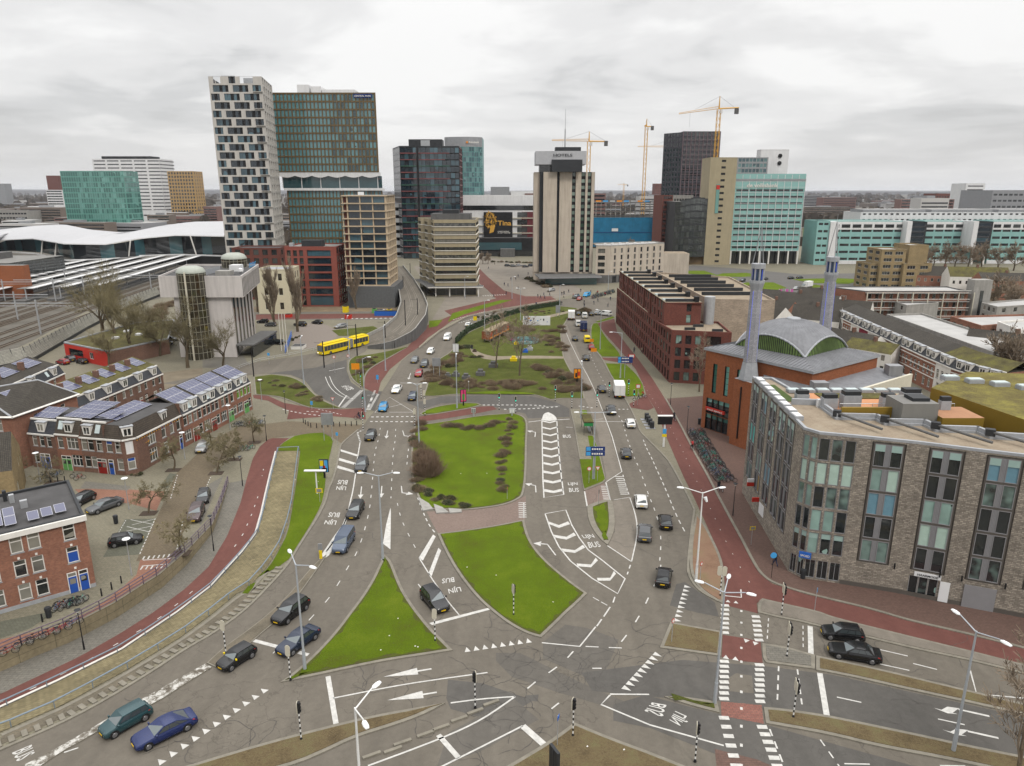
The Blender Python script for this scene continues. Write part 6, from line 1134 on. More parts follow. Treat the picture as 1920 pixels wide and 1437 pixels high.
bushes([(900,600),(940,588),(1000,588),(1050,582)],16,3,'low bush behind the hedge screen',4,.8);bushes([(1085,590),(1096,585)],5,3,'dark bush at the far park tip',2,1.4);bushes([(500,715),(560,730),(600,755)],10,1,'low shrub on the left verge',2,.7);bushes([(670,680),(700,672),(672,705)],12,1,'low shrub below the ramp',1.5,.7)
bushes([(990,522),(1010,530),(1030,540)],12,3,'dark planting in front of the hotel',2.5,1.1);bushes([(925,492),(1000,494)],12,3,'green planting on the far square',1.5,1.0);bushes([(215,636),(260,610),(290,600),(315,570)],18,0,'brown undergrowth below the railway screen',3,1.5);bushes([(220,890),(262,892)],4,3,'climbing shrub at the foot of the corner house',.3,.45);bushes([(545,640),(560,632)],3,3,'clipped bush at the bank car park',.8,.7)
p=P(985,642);t=empty('pond',(p.x,p.y,.15),'round pond ringed by a pale blue fence in the park','pond');m=MB();m.lathe([(0,.15),(3.4,.15)],(0,0,0),tgl,24);m.build('water',t,uv=False);m=MB();m.lathe([(4.0,0),(4.0,.85),(3.9,.85),(3.9,0)],(0,0,0),M('pond_fence',(.18,.30,.30),.5),24);m.build('fence',t,uv=False)
def wagon():
 a,b=P(912,643),P(946,626);d=(b-a);t=empty('derelict_wagon',((a.x+b.x)/2,(a.y+b.y)/2,.2),'derelict painted wagon with mossy roof in the park','wagon',rz=math.atan2(d.y,d.x));L=d.length+1;m=MB();m.box(-L/2,-1.3,.9,L/2,1.3,3.3,M('wagon_paint',(.20,.07,.03),.7,var=.5,scale=1.2));m.build('body',t,uv=False)
 m=MB();m.mesh([(x,y,z)for x in(-L/2-.1,L/2+.1)for y,z in((-1.4,3.3),(-.8,3.65),(.8,3.65),(1.4,3.3))],[(0,4,5,1),(1,5,6,2),(2,6,7,3),(0,1,2,3),(7,6,5,4)],M('wagon_roof',(.25,.20,.13),.9,var=.3));m.build('roof',t,uv=False)
 m=MB();m.box(-L/2,-1.32,1.1,L/2,-1.30,1.5,orange_m);m.build('stripe',t,uv=False)
 for k in range(7):x=-L/2+.8+k*(L-1.6)/6;m=MB();m.box(x-.5,-1.34,1.9,x+.5,-1.31,2.9,car_glass if k%2 else red_m);m.build('window',t,uv=False)
 for x in(-L*.38,L*.38):
  for s in(-1,1):m=MB();m.tube((x,s*1.1,.45),(x,s*1.25,.45),.45,.45,tyre_m,12);m.build('wheel',t,uv=False)
wagon()
p=P(1006,611);t=empty('mural_wall',(p.x,p.y,.15),'white free standing wall painted with blue and black figures in the park','wall');m=MB();m.box(-4.6,-.15,0,4.6,.15,3.1,wpn);m.build('panel',t,uv=False)
for i,(x,z,w,h,mt)in enumerate(((-3.6,2.2,.9,.35,lblue_m),(-2.6,2.4,.7,.5,orange_m),(-2.0,1.7,.8,.4,blue_m),(-.9,2.2,.4,.5,blk),(.4,1.6,.5,.3,lblue_m),(2.4,1.9,.5,.7,blk),(1.4,2.0,.25,.4,blk),(3.6,1.2,.3,.3,blue_m),(-3.0,1.2,.6,.25,blk))):m=MB();m.face([(x+w*.5*math.cos(a),-.16,z+h*.7*math.sin(a))for a in(-2.4,-1.2,-.2,.9,2.1,3.0)],mt);m.build('painted_figure',t,uv=False)
for i,(b,s,mt,l)in enumerate((((855,707),1.6,ccd,'rough stone seat left in the park clearing'),((901,705),1.9,ccd,'rough stone seat in the middle of the park clearing'),((925,690),2.0,ccd,'large rough stone block under the bare park tree'),((874,712),1.7,ccd,'mossy stone stack in the park clearing'),((840,708),1.3,ccd,'low stone at the brush in the park'),((963,678),1.6,ylm,'yellow bench in front of the planter in the park'),((968,647),1.2,ylm,'yellow lips shaped seat on the park lawn'),((961,640),1.0,M('pink_paint',(.5,.03,.25),.5),'pink figure beside the yellow seat'),((985,662),1.3,blue_m,'blue box beside the grey cabinet in the park'),((993,658),1.6,galv,'grey cabinet on the park lawn'),((890,661),1.0,rust_m,'rusty box beside the park path'),((546,635),0,None,''))):
 if s:p=P(*b);m=MB();m.prism([(-s*.6,-s*.4),(s*.55,-s*.45),(s*.6,s*.3),(-.1,s*.5),(-s*.55,s*.35)],0,s*.45,mt,mt);m.prism([(-s*.35,-s*.2),(s*.35,-s*.25),(s*.3,s*.25),(-s*.3,s*.3)],s*.45,s*.8,mt,mt);o=m.build('park_object',uv=False,label=l,cat='park seat' if 'stone' in l or 'seat' in l or 'bench' in l else 'park object');o.name='boulder' if 'stone' in l else 'park_bench' if 'seat' in l or 'bench' in l else 'park_box';o.location=(p.x,p.y,.17)
OUT=[(690,654,0),(731,648,1.2),(775,625,2.6),(797,595,4),(801,575,4.6),(793,555,5),(775,525,5),(755,500,5)];INN=[(645,645,0),(687,633,.6),(722,616,2),(744,596,3.2),(753,570,4.6),(749,547,5),(738,520,5),(722,497,5)]
def ramp():
 t=world_root('bus_ramp',tuple(P(700,645)),'curved concrete bus ramp rising towards the towers','ramp');A=resample([P(*q)for q in smooth3(OUT)],46);B=resample([P(*q)for q in smooth3(INN)],46);m=MB();w=MB();c=MB();c2=MB();tr_=MB()
 for i in range(45):
  a,b,d,e=A[i],A[i+1],B[i+1],B[i];m.face([a,b,d,e],asphalt)
  for(p0,p1,s)in((a,b,1),(e,d,-1)):
   u=(p1-p0).normalized();n=Vector((u.y,-u.x,0))*.3*s;hp=Vector((0,0,.95));g0,g1=Vector((p0 .x,p0 .y,-.2)),Vector((p1 .x,p1 .y,-.2))
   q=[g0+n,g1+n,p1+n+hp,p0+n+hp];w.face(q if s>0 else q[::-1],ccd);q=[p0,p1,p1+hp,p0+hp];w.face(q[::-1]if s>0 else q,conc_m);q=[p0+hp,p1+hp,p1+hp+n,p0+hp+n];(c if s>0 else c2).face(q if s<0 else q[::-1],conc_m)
  for k in(.28,.36,.56,.64):f,g=a.lerp(e,k),b.lerp(d,k);n=(e-a).normalized()*.12;z=Vector((0,0,.02));tr_.face([f-n+z,g-n+z,g+n+z,f+n+z],M('tram_groove',(.19,.17,.14),.8)if 'tram_groove' not in MATS else MATS['tram_groove'])
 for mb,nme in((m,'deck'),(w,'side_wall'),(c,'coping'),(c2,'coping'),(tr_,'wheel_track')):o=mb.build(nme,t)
def smooth3(l):return l
ramp()
sheet('street',[(810,600),(835,560),(800,535),(775,500),(900,480),(1010,500),(1100,548),(1040,560),(980,562),(900,575),(846,592)],M('far_paving',(.165,.145,.12),.9,var=.15,scale=.2),.012,'paved square between the offices');sheet('cycle_path',[(846,592),(833,583),(930,560),(915,545),(885,520),(868,495),(890,495),(915,520),(945,545),(985,556),(1040,556),(977,563),(911,574)],red_path,.028,'red path leading to the far square')
for i,q in enumerate(([(848,588),(905,572),(940,563),(960,563),(930,572),(870,590),(840,604)],[(805,602),(830,600),(820,612),(804,615)])):sheet('grass',q,grass,.05,'strip of grass beside the far red path',kind='stuff')
# ---- BUILDING KIT
WC={}
def wd_(w,h,frame,glass,nx=1,nz=1,fw=.07,bar=.045,sill=None,top=None,depth=.05):
 key=(round(w,2),round(h,2),frame.name,glass.name,nx,nz,fw,bar,sill.name if sill else 0,top.name if top else 0)
 if key in WC:return WC[key]
 m=MB();x0,x1=-w/2,w/2
 if fw>0:
  for a,b,c,d in((x0,0,x0+fw,h),(x1-fw,0,x1,h),(x0+fw,0,x1-fw,fw),(x0+fw,h-fw,x1-fw,h)):m.box(a,-depth,b,c,.0,d,frame)
 for i in range(1,nx):x=x0+w*i/nx;m.box(x-bar/2,-depth*.8,fw,x+bar/2,0,h-fw,frame)
 for j in range(1,nz):z=h*j/nz if nz>1 else 0;z=h*.68 if nz==2 and fw>.05 else z;m.box(x0+fw,-depth*.7,z-bar/2,x1-fw,0,z+bar/2,frame)
 m.face([(x0+fw,-.004,fw),(x1-fw,-.004,fw),(x1-fw,-.004,h-fw),(x0+fw,-.004,h-fw)],glass)
 if sill:m.box(x0-.08,-.16,-.10,x1+.08,0,0,sill)
 if top:m.face([(x0+fw,-.008,h*.72),(x1-fw,-.008,h*.72),(x1-fw,-.008,h-fw),(x0+fw,-.008,h-fw)],top)
 WC[key]=m.data('window',uv=False);return WC[key]
class Bld:
 def __init__(s,name,loc,label,cat='building',group=None):
  s.root=world_root(name,(loc[0],loc[1],0),label,cat,group);s.p={};s.w=[]
 def mb(s,part,sub=''):return s.p.setdefault((part,sub),MB())
 def wall(s,A,B,z0,z1,mat,rows=(),depth=.15,part='wall',name='window',reveal=None):
  """rows: (za, zb, [(ua, ub, window mesh), ...]); exterior is on the right of A->B"""
  A,B=Vector((A[0],A[1])),Vector((B[0],B[1]));L=(B-A).length;u=(B-A)/L;n=Vector((u.y,-u.x));rz=math.atan2(u.y,u.x);m=s.mb(part)
  def q(ua,ub,za,zb):
   if ub-ua<1e-4 or zb-za<1e-4:return
   a,b=A+u*ua,A+u*ub;m.face([(a.x,a.y,za),(b.x,b.y,za),(b.x,b.y,zb),(a.x,a.y,zb)],mat)
  z=z0
  for za,zb,ops in rows:
   q(0,L,z,za);x=0
   for ua,ub,wd in ops:
    q(x,ua,za,zb);a,b=A+u*ua,A+u*ub;c,d=a-n*depth,b-n*depth;rm=reveal or mat
    m.face([(a.x,a.y,za),(c.x,c.y,za),(d.x,d.y,za),(b.x,b.y,za)][::-1],rm);m.face([(a.x,a.y,zb),(b.x,b.y,zb),(d.x,d.y,zb),(c.x,c.y,zb)][::-1],rm)
    m.face([(a.x,a.y,za),(a.x,a.y,zb),(c.x,c.y,zb),(c.x,c.y,za)][::-1],rm);m.face([(b.x,b.y,za),(d.x,d.y,za),(d.x,d.y,zb),(b.x,b.y,zb)][::-1],rm)
    if wd is not None:e=(c+d)/2;s.w.append((name if not isinstance(wd,tuple)else wd[1],wd if not isinstance(wd,tuple)else wd[0],(e.x,e.y,za),rz))
    x=ub
   q(x,L,za,zb);z=zb
  q(0,L,z,z1)
 def grid(s,A,B,z0,z1,nx,nz,ww,wh,mat,frame,glass,m0=.5,zb=1.0,depth=.15,part='wall',mull=1,fw=.06,zstep=None,skip=(),top=None,mz=1,sill=None,name='window',alt=None,margins=None):
  L=(Vector((B[0],B[1]))-Vector((A[0],A[1]))).length;st=(L-2*m0)/nx;zs=zstep or(z1-z0)/nz;wd=wd_(ww if ww>0 else st+ww,wh,frame,glass,mull,mz,fw,sill=sill,top=top);w_=ww if ww>0 else st+ww
  rows=[]
  for j in range(nz):
   ops=[]
   for i in range(nx):
    if(i,j)in skip:continue
    c=m0+st*(i+.5)+(alt*(1 if j%2 else-1)if alt else 0);ops.append((c-w_/2,c+w_/2,wd))
   rows.append((z0+j*zs+zb,z0+j*zs+zb+wh,ops))
  s.wall(A,B,z0,z1,mat,rows,depth,part,name)
 def roof(s,poly,z,mat,par=.4,pm=None,part='roof',th=.3):
  p=ccw([(q[0],q[1])for q in poly]);s.mb(part).cap(p,z,mat)
  if par:inn=offset_poly(p,th);m=s.mb('parapet');pm=pm or conc_m;m.prism(p,z-.02,z+par,pm);m.prism([tuple(q)for q in inn][::-1],z,z+par,pm);
  if par:
   n=len(p)
   for i in range(n):a,b,c,d=p[i],p[(i+1)%n],inn[(i+1)%n],inn[i];m.face([(a[0],a[1],z+par),(b[0],b[1],z+par),(c[0],c[1],z+par),(d[0],d[1],z+par)],pm)
 def box(s,part,x0,y0,z0,x1,y1,z1,mat,top=None):m=MB();m.box(x0,y0,z0,x1,y1,z1,mat,top);return m.build(part,s.root)
 def done(s):
  for(part,sub),m in s.p.items():m.build(part,s.root)
  cnt={}
  s.w.sort(key=lambda w:w[2][1]**2+w[2][0]**2);rest=MB();rm=[]
  for nme,d,loc,rz in s.w:
   cnt[nme]=cnt.get(nme,0)+1
   if cnt[nme]<=290:put(nme,d,loc,rz,s.root)
   else:rm.append((d,loc,rz))
  if rm:
   m=MB()
   for d,loc,rz in rm:
    ca,sa=math.cos(rz),math.sin(rz);V=[(loc[0]+v.co.x*ca-v.co.y*sa,loc[1]+v.co.x*sa+v.co.y*ca,loc[2]+v.co.z)for v in d.vertices];i=len(m.v);m.v+=V
    for f in d.polygons:m.f.append(tuple(i+k for k in f.vertices));m.m.append(m.mi(d.materials[f.material_index]))
   m.build('window',s.root,kind='stuff',uv=False)
  return s
def block(name,poly,z1,wm,label,nxs,nz,ww,wh,frame,glass,z0=0,roofm=None,cat='building',group=None,par=.5,zb=1.0,mull=1,fw=.06,depth=.15,m0=.6,base=None,top=None,done=True,hide=()):
 """simple building: polygon footprint, windows on the sides listed in nxs {edge: count}"""
 p=ccw([(q[0],q[1])for q in poly]);b=Bld(name,p[0],label,cat,group)
 for i in range(len(p)):
  A,B=p[i],p[(i+1)%len(p)]
  if i in nxs and nxs[i]:b.grid(A,B,z0,z1,nxs[i],nz,ww,wh,wm,frame,glass,m0,zb,depth,mull=mull,fw=fw,top=top)
  else:b.wall(A,B,z0,z1,wm)
 b.roof(p,z1-.05,roofm or bitumen,par,wm if par else None)
 return b.done()if done else b
def stone_flats():
 b=Bld('stone_apartment_building',(40,78),'large grey rough stone apartment building with tall window bays on the right','apartment building');H=17.9;fr=M('bay_frame',(.20,.195,.20),.6,var=.05);dk=M('bay_surround',(.085,.075,.065),.8,var=.1);fl=[3.42+2.86*i for i in range(5)]
 pane_g=[flat_glass];gt=M('frosted_top',(.26,.36,.33),.35,var=.05)
 curt=[M('curtain_teal',(.05,.36,.33),.3,spec=.7),M('curtain_olive',(.17,.18,.07),.3,spec=.7),M('curtain_gold',(.22,.14,.035),.3,spec=.7),M('curtain_mint',(.33,.44,.38),.3,spec=.7),M('curtain_blue',(.11,.22,.28),.3,spec=.7)]
 rnd=random.Random(12)
 def pair(w,glassL,glassR,topm,h=2.6):
  k=(w,glassL.name,glassR.name,topm is not None,h)
  if k in WC:return WC[k]
  m=MB();xs=[(-w/2,-w*.1,glassL),(w*.08,w/2,glassR)]
  m.box(-w/2-.14,-.10,-.14,w/2+.14,-.02,0,dk);m.box(-w/2-.14,-.10,h,w/2+.14,-.02,h+.14,dk);m.box(-w/2-.14,-.10,0,-w/2,-.02,h,dk);m.box(w/2,-.10,0,w/2+.14,-.02,h,dk)
  for x0,x1,g in xs:
   for q in((x0,0,x0+.07,h),(x1-.07,0,x1,h),(x0+.07,0,x1-.07,.07),(x0+.07,h-.07,x1-.07,h)):m.box(q[0],-.14,q[1],q[2],-.04,q[3],fr)
   m.face([(x0+.07,-.05,.07),(x1-.07,-.05,.07),(x1-.07,-.05,h-.07),(x0+.07,-.05,h-.07)],g)
   if topm:m.box(x0+.07,-.13,h*.68,x1-.07,-.06,h-.07,topm)
  m.box(xs[0][1],-.09,0,xs[1][0],-.05,h,fr)
  for j in range(3):x=xs[0][1]+(xs[1][0]-xs[0][1])*(j+1)/4;m.box(x-.015,-.11,.03,x+.015,-.09,h-.03,gmt)
  WC[k]=m.data('window_bay',uv=False);return WC[k]
 def cols(A,B,cs,w,z0=0,base=None,hh=2.6):
  A,B=Vector(A),Vector(B);u=(B-A).normalized();n_=Vector((u.y,-u.x));rz=math.atan2(u.y,u.x)
  for c in cs:bk_=MB();p_,q_=A+u*(c-w/2-.3)-n_*.12,A+u*(c+w/2+.3)-n_*.12;bk_.face([(p_.x,p_.y,3.2),(q_.x,q_.y,3.2),(q_.x,q_.y,17.7),(p_.x,p_.y,17.7)],dk);bk_.build('bay_backing',b.root)
  for j,z in enumerate(fl):
   for c in cs:
    def g():r=rnd.random();return rnd.choice(curt[:1]+curt[1:2]+curt[2:3]+curt[3:]*2)if r<.20 else flat_glass
    gl=g();gr=gl if gl!=flat_glass else(g()if rnd.random()<.3 else flat_glass)
    p_=A+u*c-n_*.11;b.w.append(('window_bay',pair(w,gl,gr,gt if j==4 else None),(p_.x,p_.y,z),rz))
  return[(3.2,17.7,[(c-w/2-.3,c+w/2+.3,None)for c in cs])]
 Pw0,Pw1,C1,C2,E0=(34.8,99.5),(33.3,79.0),(33.1,76.4),(34.2,74.8),(38.0,73.6)
 n=5;x=[(38.0,73.6),(43.4,71.7),(48.0,69.6),(52.9,67.5),(57.6,65.4),(66.0,61.5)]
 b.wall(Pw0,Pw1,0,H,stone,cols(Pw0,Pw1,(2.6,7.0,11.2,15.2,18.7),2.5),.12)
 b.wall(Pw1,C1,0,H,stone)
 sg=wd_(1.0,2.45,fr,flat_glass,1,1,.08);sg2=wd_(1.0,2.45,fr,curt[3],1,1,.08)
 for A,B,k in((C1,C2,2),(C2,E0,3)):
  L=(Vector(B)-Vector(A)).length;st=L/k;rows=[]
  for j,z in enumerate(fl):
   wd=wd_(round(st-.22,2),2.6,fr,flat_glass if j!=3 else curt[3],1,1,.08,top=gt if j in(0,)else None);rows.append((z,z+2.6,[(st*i+.1,st*i+st-.12,(wd,'window'))for i in range(k)]))
  shop=wd_(round(st-.22,2),2.3,galv,flat_glass,2,1,.06);b.wall(A,B,0,H,stone,[(.25,2.55,[(st*i+.1,st*i+st-.12,(shop,'shop_window'))for i in range(k)])]+rows,.10,reveal=dk)
 for i in range(5):
  A,B=x[i],x[i+1];L=(Vector(B)-Vector(A)).length;c=L*.5;M0=(A[0]+(B[0]-A[0])*.5,A[1]+(B[1]-A[1])*.5);n_=Vector((B[1]-A[1],-(B[0]-A[0]))).normalized()*-.18;K=(M0[0]+n_.x,M0[1]+n_.y)
  rows=cols(A,B,(L*.56,)if i else(L*.54,),2.75)
  if i==1:sw=wd_(.9,2.4,galv,flat_glass,1,1,.06);rows=[(.15,2.55,[(L*.24+.95*k,L*.24+.95*k+.9,(sw,'shop_window'))for k in range(3)])]+rows
  if i==3:pass
  b.wall(A,B,0,H,stone,rows,.12)
  m=b.mb('plinth');u=(Vector(B)-Vector(A)).normalized();nn=Vector((u.y,-u.x))*.04;m.face([(A[0]+nn.x,A[1]+nn.y,0),(B[0]+nn.x,B[1]+nn.y,0),(B[0]+nn.x,B[1]+nn.y,.55),(A[0]+nn.x,A[1]+nn.y,.55)],dk)
 def on(i,f,z,w,h,mat,part,off=.05):
  A,B=Vector(x[i]),Vector(x[i+1]);u=(B-A).normalized();nn=Vector((u.y,-u.x));c=A+(B-A)*f+nn*off;m=MB();m.mesh(*[(V,F)for V,F in[slab(c,u,nn,w,h,.06,z)]][0],mat);return m.build(part,b.root)
 def slab(c,u,nn,w,h,d,z):V=[(c.x+u.x*a*w/2+nn.x*e,c.y+u.y*a*w/2+nn.y*e,z+zz*h)for e in(0,d)for a,zz in((-1,0),(1,0),(1,1),(-1,1))];return V,[(4,5,6,7),(0,4,7,3),(1,2,6,5),(3,7,6,2),(0,1,5,4)]
 on(2,.55,0,3.0,2.7,fr,'roller_door');on(1,.58,2.6,2.6,.55,wpn,'shop_fascia');on(1,.93,.1,.95,2.4,wpn,'white_door');on(3,.75,0,3.4,2.7,blk,'garage_opening')
 for i,f in((0,.93),(1,.8),(2,.95),(2,.2)):on(i,f,3.0,.16,.7,blk,'wall_lamp',.15)
 root=b.root
 def wtext(s_,c,u,z,h,mat,name='lettering',off=.14,W_=None):
  cu=bpy.data.curves.new('t','FONT');cu.body=s_;cu.size=h;cu.offset=.02*h;o=bpy.data.objects.new('t',cu);me=o.to_mesh();u=Vector(u).normalized();nn=Vector((u.y,-u.x));xs=[v.co.x for v in me.vertices];k=(W_/(max(xs)-min(xs)))if W_ else 1
  V=[(c[0]+u.x*(v.co.x-max(xs)/2)*k+nn.x*off,c[1]+u.y*(v.co.x-max(xs)/2)*k+nn.y*off,z+v.co.y)for v in me.vertices];F=[tuple(p.vertices)for p in me.polygons];o.to_mesh_clear();bpy.data.objects.remove(o);m=MB();m.mesh(V,F,mat);return m
 b.wtext=wtext;global WTEXT;WTEXT=wtext
 A,B=Vector(x[1]),Vector(x[2]);u=(B-A).normalized();wtext('HAARMODE',A+(B-A)*.58,u,2.72,.36,blk,W_=2.0).build('lettering',root,uv=False)
 u=Vector((C2[0]-C1[0],C2[1]-C1[1]));m=MB();c=Vector(C2);nn=Vector((-.45,-.9)).normalized();uu=Vector((.9,-.45)).normalized();m.mesh(*slab(c+nn*.15,uu,nn,1.3,.75,.12,2.75),blue_m);m.build('sign_box',root);wtext('SPOED',c+nn*.15,uu,2.93,.36,wpt,W_=1.0).build('lettering',root,uv=False)
 for k,(y,z,h,mt)in enumerate(((93.6,4.2,.5,wpn),(93.6,3.6,.55,red_m),(90.5,2.6,.6,red_m),(89.0,1.3,1.6,wpn))):xx=34.8-(99.5-y)*.073;m=MB();m.box(xx-1.0 if k<3 else xx-.1,y-.1 if k<3 else y-.9,z,xx-.05,y+.1 if k<3 else y+.9,z+h,mt);m.build('hanging_sign',root,uv=False)
 F=[Pw0,Pw1,C1,C2,*x[0:1],*x[1:]];back=[(66,90),(58,95),(52,91.5),(44,92.5),(40,95),(36.5,98.6)]
 b.roof([(34.8,99.5),Pw1,C1,C2]+x+[(66,68.5),(62,69.5),(57.4,70.8),(57,72.6),(52.4,73.5),(52.1,75.4),(47.8,75.8),(47.6,78),(43.3,78.2),(43.1,80),(38.6,80.3),(38.7,86),(37.5,98.8)],H,gravel_roof,.28,lead,th=.35);cd_=MB();cd_.prism([(36.5,81),(44,76),(62,69),(66,70),(66,96),(37,97)],11,12.6,bbr,grf);cd_.build('courtyard_deck',b.root)
 st=[];P0=[(35.6,86.4),(38.7,86),(38.6,80.3),(43.1,80),(43.3,78.2),(47.6,78),(47.8,75.8),(52.1,75.4),(52.4,73.5),(57.0,72.6),(57.4,70.8),(62,69.5)]
 m=MB()
 for a,c_ in zip(P0[:-1],P0[1:]):d=Vector((c_[0]-a[0],c_[1]-a[1]));m.obox(((a[0]+c_[0])/2,(a[1]+c_[1])/2,H),d,d.length+.25,.35,.75,lead)
 m.build('stepped_upstand',root)
 for(a,c_)in(((38.6,80.5),(41.2,75.0)),((43.2,78.4),(46,72.5)),((47.7,76.0),(50.6,70.6)),((52.3,73.6),(55,68.9)),((57.3,71),(59.3,66.8))):m=MB();m.tube((a[0],a[1],H+.75),(c_[0],c_[1],H+.55),.16,.16,ccd,8);m.obox((a[0],a[1],H+.3),(1,-.5),.9,.7,.75,dmt);m.build('duct',root)
 zb=H+.1;b.box('terrace_deck',38.6,83,11,51,91.2,zb,gold_panel,M('orange_deck',(.42,.20,.10),.8,var=.1))
 b.box('roof_garden',40.2,88.4,zb,50,90.8,zb+.12,moss);b.box('gold_wall',39.2,80.7,12,45.6,81.0,H+1.3,gold_panel);b.box('gold_house',49.4,77.6,12,54.2,82,H+1.0,gold_panel,M('terrace_tile',(.30,.16,.09),.8));b.box('grey_stair_house',45.2,78.6,12,49.4,82.4,H+2.4,M('stair_grey',(.17,.165,.15),.6,var=.05,dirt=.1),grf)
 b.box('stair_roof_box',46.8,79.5,H+2.4,48.8,81.5,H+2.8,dmt);m=MB();m.prism([(57.2,74),(80,68),(82,94),(64,97),(54.2,88.5)],0,H+1.6,gold_panel,sedum);m.build('gold_wing',b.root)
 for(X,Y,s_,h)in((39.4,84.6,.9,1.3),(42,84.6,1.1,1.7),(46.6,84.6,.8,1.4),(49.6,85,1.1,1.9),(51.5,81,.6,2.0),(37.6,88.5,.8,.7)):m=MB();m.box(X-s_,Y-s_*.6,zb,X+s_,Y+s_*.6,zb+h,lead);m.box(X-s_*.9,Y-s_*.5,zb+h,X+s_*.9,Y+s_*.5,zb+h+.5,dmt);m.build('chimney_block',root)
 for k in range(9):m=MB();X=37+k*1.95;m.box(X,91.3,zb,X+1.6,92.5,zb+.35,lead);m.box(X+.1,91.4,zb+.35,X+1.5,92.4,zb+.42,M('skylight',(.40,.46,.46),.2)if 'skylight' not in MATS else MATS['skylight']);m.build('rooflight',root)
 for k in range(7):m=MB();X,Y=58+k*2.3,92-k*1.6;m.box(X,Y,H+1.6,X+2,Y+1.2,H+2.1,lead);m.box(X+.1,Y+.1,H+2.1,X+1.9,Y+1.1,H+2.2,MATS['skylight']);m.build('rooflight',root)
 b.box('green_terrace',34.9,87.5,H,36.6,95.5,H+.08,M('turf',(.05,.075,.02),.9,var=.2));m=MB();m.path([(40,83,zb+1),(54,83,zb+1)],.04,galv);[m.tube((40+k*2,83,zb),(40+k*2,83,zb+1),.03,.03,galv,5)for k in range(8)];m.build('railing',root)
 for k in range(8):y=80.5+k*2.35;xx=33.3+(y-79)*.073;m=MB();m.box(xx-.12,y-.95,H,xx+.9,y+.75,H+.55,lead);m.box(xx,y-.85,H+.55,xx+.8,y+.65,H+.62,wpn);m.build('zinc_cap',root)
 m=MB();m.box(38.2,84.9,H,38.9,85.5,H+1.0,wpn);m.build('air_unit',root);m=MB();m.prism([(60.5,66.6),(63,65.5),(63.5,67),(61,68)],H,H+1.6,wpn,wpn);m.build('white_tank',root)
 return b.done()
SF=stone_flats()
def mosque():
 a,c,d=Vector((36.5,130.4)),Vector((49.1,112.4)),Vector((65.8,124.6));e=a+d-c;b=Bld('mosque',(51,122),'orange brick mosque with grey ribbed dome','mosque');H=15.6
 gw=wd_(.95,5.6,blk,green_glass,1,5,.08,.06);shop=wd_(1.3,3.0,blk,dgl,1,2,.07,top=green_glass);q0,q1=a,Vector((42.4,122.0));L=(q1-q0).length
 rows=[(.1,3.1,[(.9+1.32*k,2.2+1.32*k,(shop,'shop_window'))for k in range(4)]+[(7.0,8.3,(shop,'shop_window'))]),(3.2,6.2,[(.9+1.32*k,2.2+1.32*k,(shop,'shop_window'))for k in range(4)]+[(7.0,8.3,(shop,'shop_window'))]),(7.4,13.0,[(1.9+2.7*k,2.85+2.7*k,gw)for k in range(3)])]
 b.wall(q0,q1,0,H,brick_orange,rows,.3,reveal=blk);b.wall(q1,c,0,H,brick_orange);b.wall(c,d,0,H,brick_orange);b.wall(d,e,0,H,brick_orange);b.wall(e,q0,0,H,brick_orange)
 m=MB();m.obox((38.2,127.6,3.9),(q1-q0),4.4,.3,.6,red_m);o=m.build('shop_fascia',b.root);m=WTEXT('SHOP MARKT',Vector((38.2,127.6)),(q1-q0),4.0,.42,wpt,off=.2,W_=3.6);m.build('lettering',b.root,uv=False)
 pz=[Vector((42.2,123.4)),Vector((39.2,121.2)),Vector((41.2,117.8)),Vector((47,112.5)),Vector((49,114)),Vector((46.5,118))];m=b.mb('annexe');m.prism([tuple(v)for v in ccw(pz)],0,12.2,brick_orange,lead);m.box(39.95,119.5,1.5,40.15,119.75,11,blk);m.box(41.6,116.7,0,42.6,117.2,4.8,M('ochre_door',(.5,.28,.03),.6))
 m=b.mb('low_roof');m.mesh([(43.5,116.6,12.3),(49,109,12.3),(51.5,110.2,12.3),(49,112.6,13.2),(43.8,120.2,13.2)],[(0,1,2,3,4)],zinc);m.mesh([(50.5,107.6,12.3),(71,122.6,12.3),(66,125,13.3),(49.2,112.5,13.3)],[(0,1,2,3)],zinc);m.prism([(50.3,107.2),(71.4,122.6),(71,122.9),(50,107.6)],0,12.6,ctm,ctm);m.prism([(50.4,107.2),(71.3,122.6),(67,126),(50,112)],0,12.2,brick_orange)
 P4=[q0,c,d,e];ctr=(q0+c+d+e)/4;k=1.03;R4=[ctr+(p-ctr)*k for p in P4];ap=Vector((ctr.x,ctr.y,H+2.7));m=b.mb('roof')
 for i in range(4):
  p,q=R4[i],R4[(i+1)%4];m.mesh([(p.x,p.y,H+.1),(q.x,q.y,H+.1),ap],[(0,1,2)],zinc);w=q-p;nseam=34;sm_=b.mb('roof_seams')
  for j in range(1,nseam):
   f=j/nseam;s0=p+w*f;t1=1-abs(2*f-1)if True else 1;n_in=Vector((-w.y,w.x)).normalized();dist=(Vector((ap.x,ap.y))-p).dot(n_in);s1=s0+n_in*dist*t1;z1=H+.1+2.6*t1;z0=H+.1
   A,B=Vector((s0 .x,s0 .y,z0+.03)),Vector((s1 .x,s1 .y,z1+.03));sm_.tube(A,B,.045,.045,zinc,3,False)
  fm=b.mb('fascia');fm.face([(p.x,p.y,H-.35),(q.x,q.y,H-.35),(q.x,q.y,H+.1),(p.x,p.y,H+.1)],lead)
 fm.cap(ccw([tuple(v)for v in R4])[::1],H-.3,lead)
 cx,cy=ctr;cz=H+1.05;Rb=9.8;hd=5.0;rho=(Rb*Rb+hd*hd)/(2*hd);aps=6.93;ang0=math.atan2(c.y-cy,c.x-cx)+PI/4;nA=120;nR=12;V=[];F=[]
 def hz(r):return math.sqrt(max(0,rho*rho-r*r))-(rho-hd)
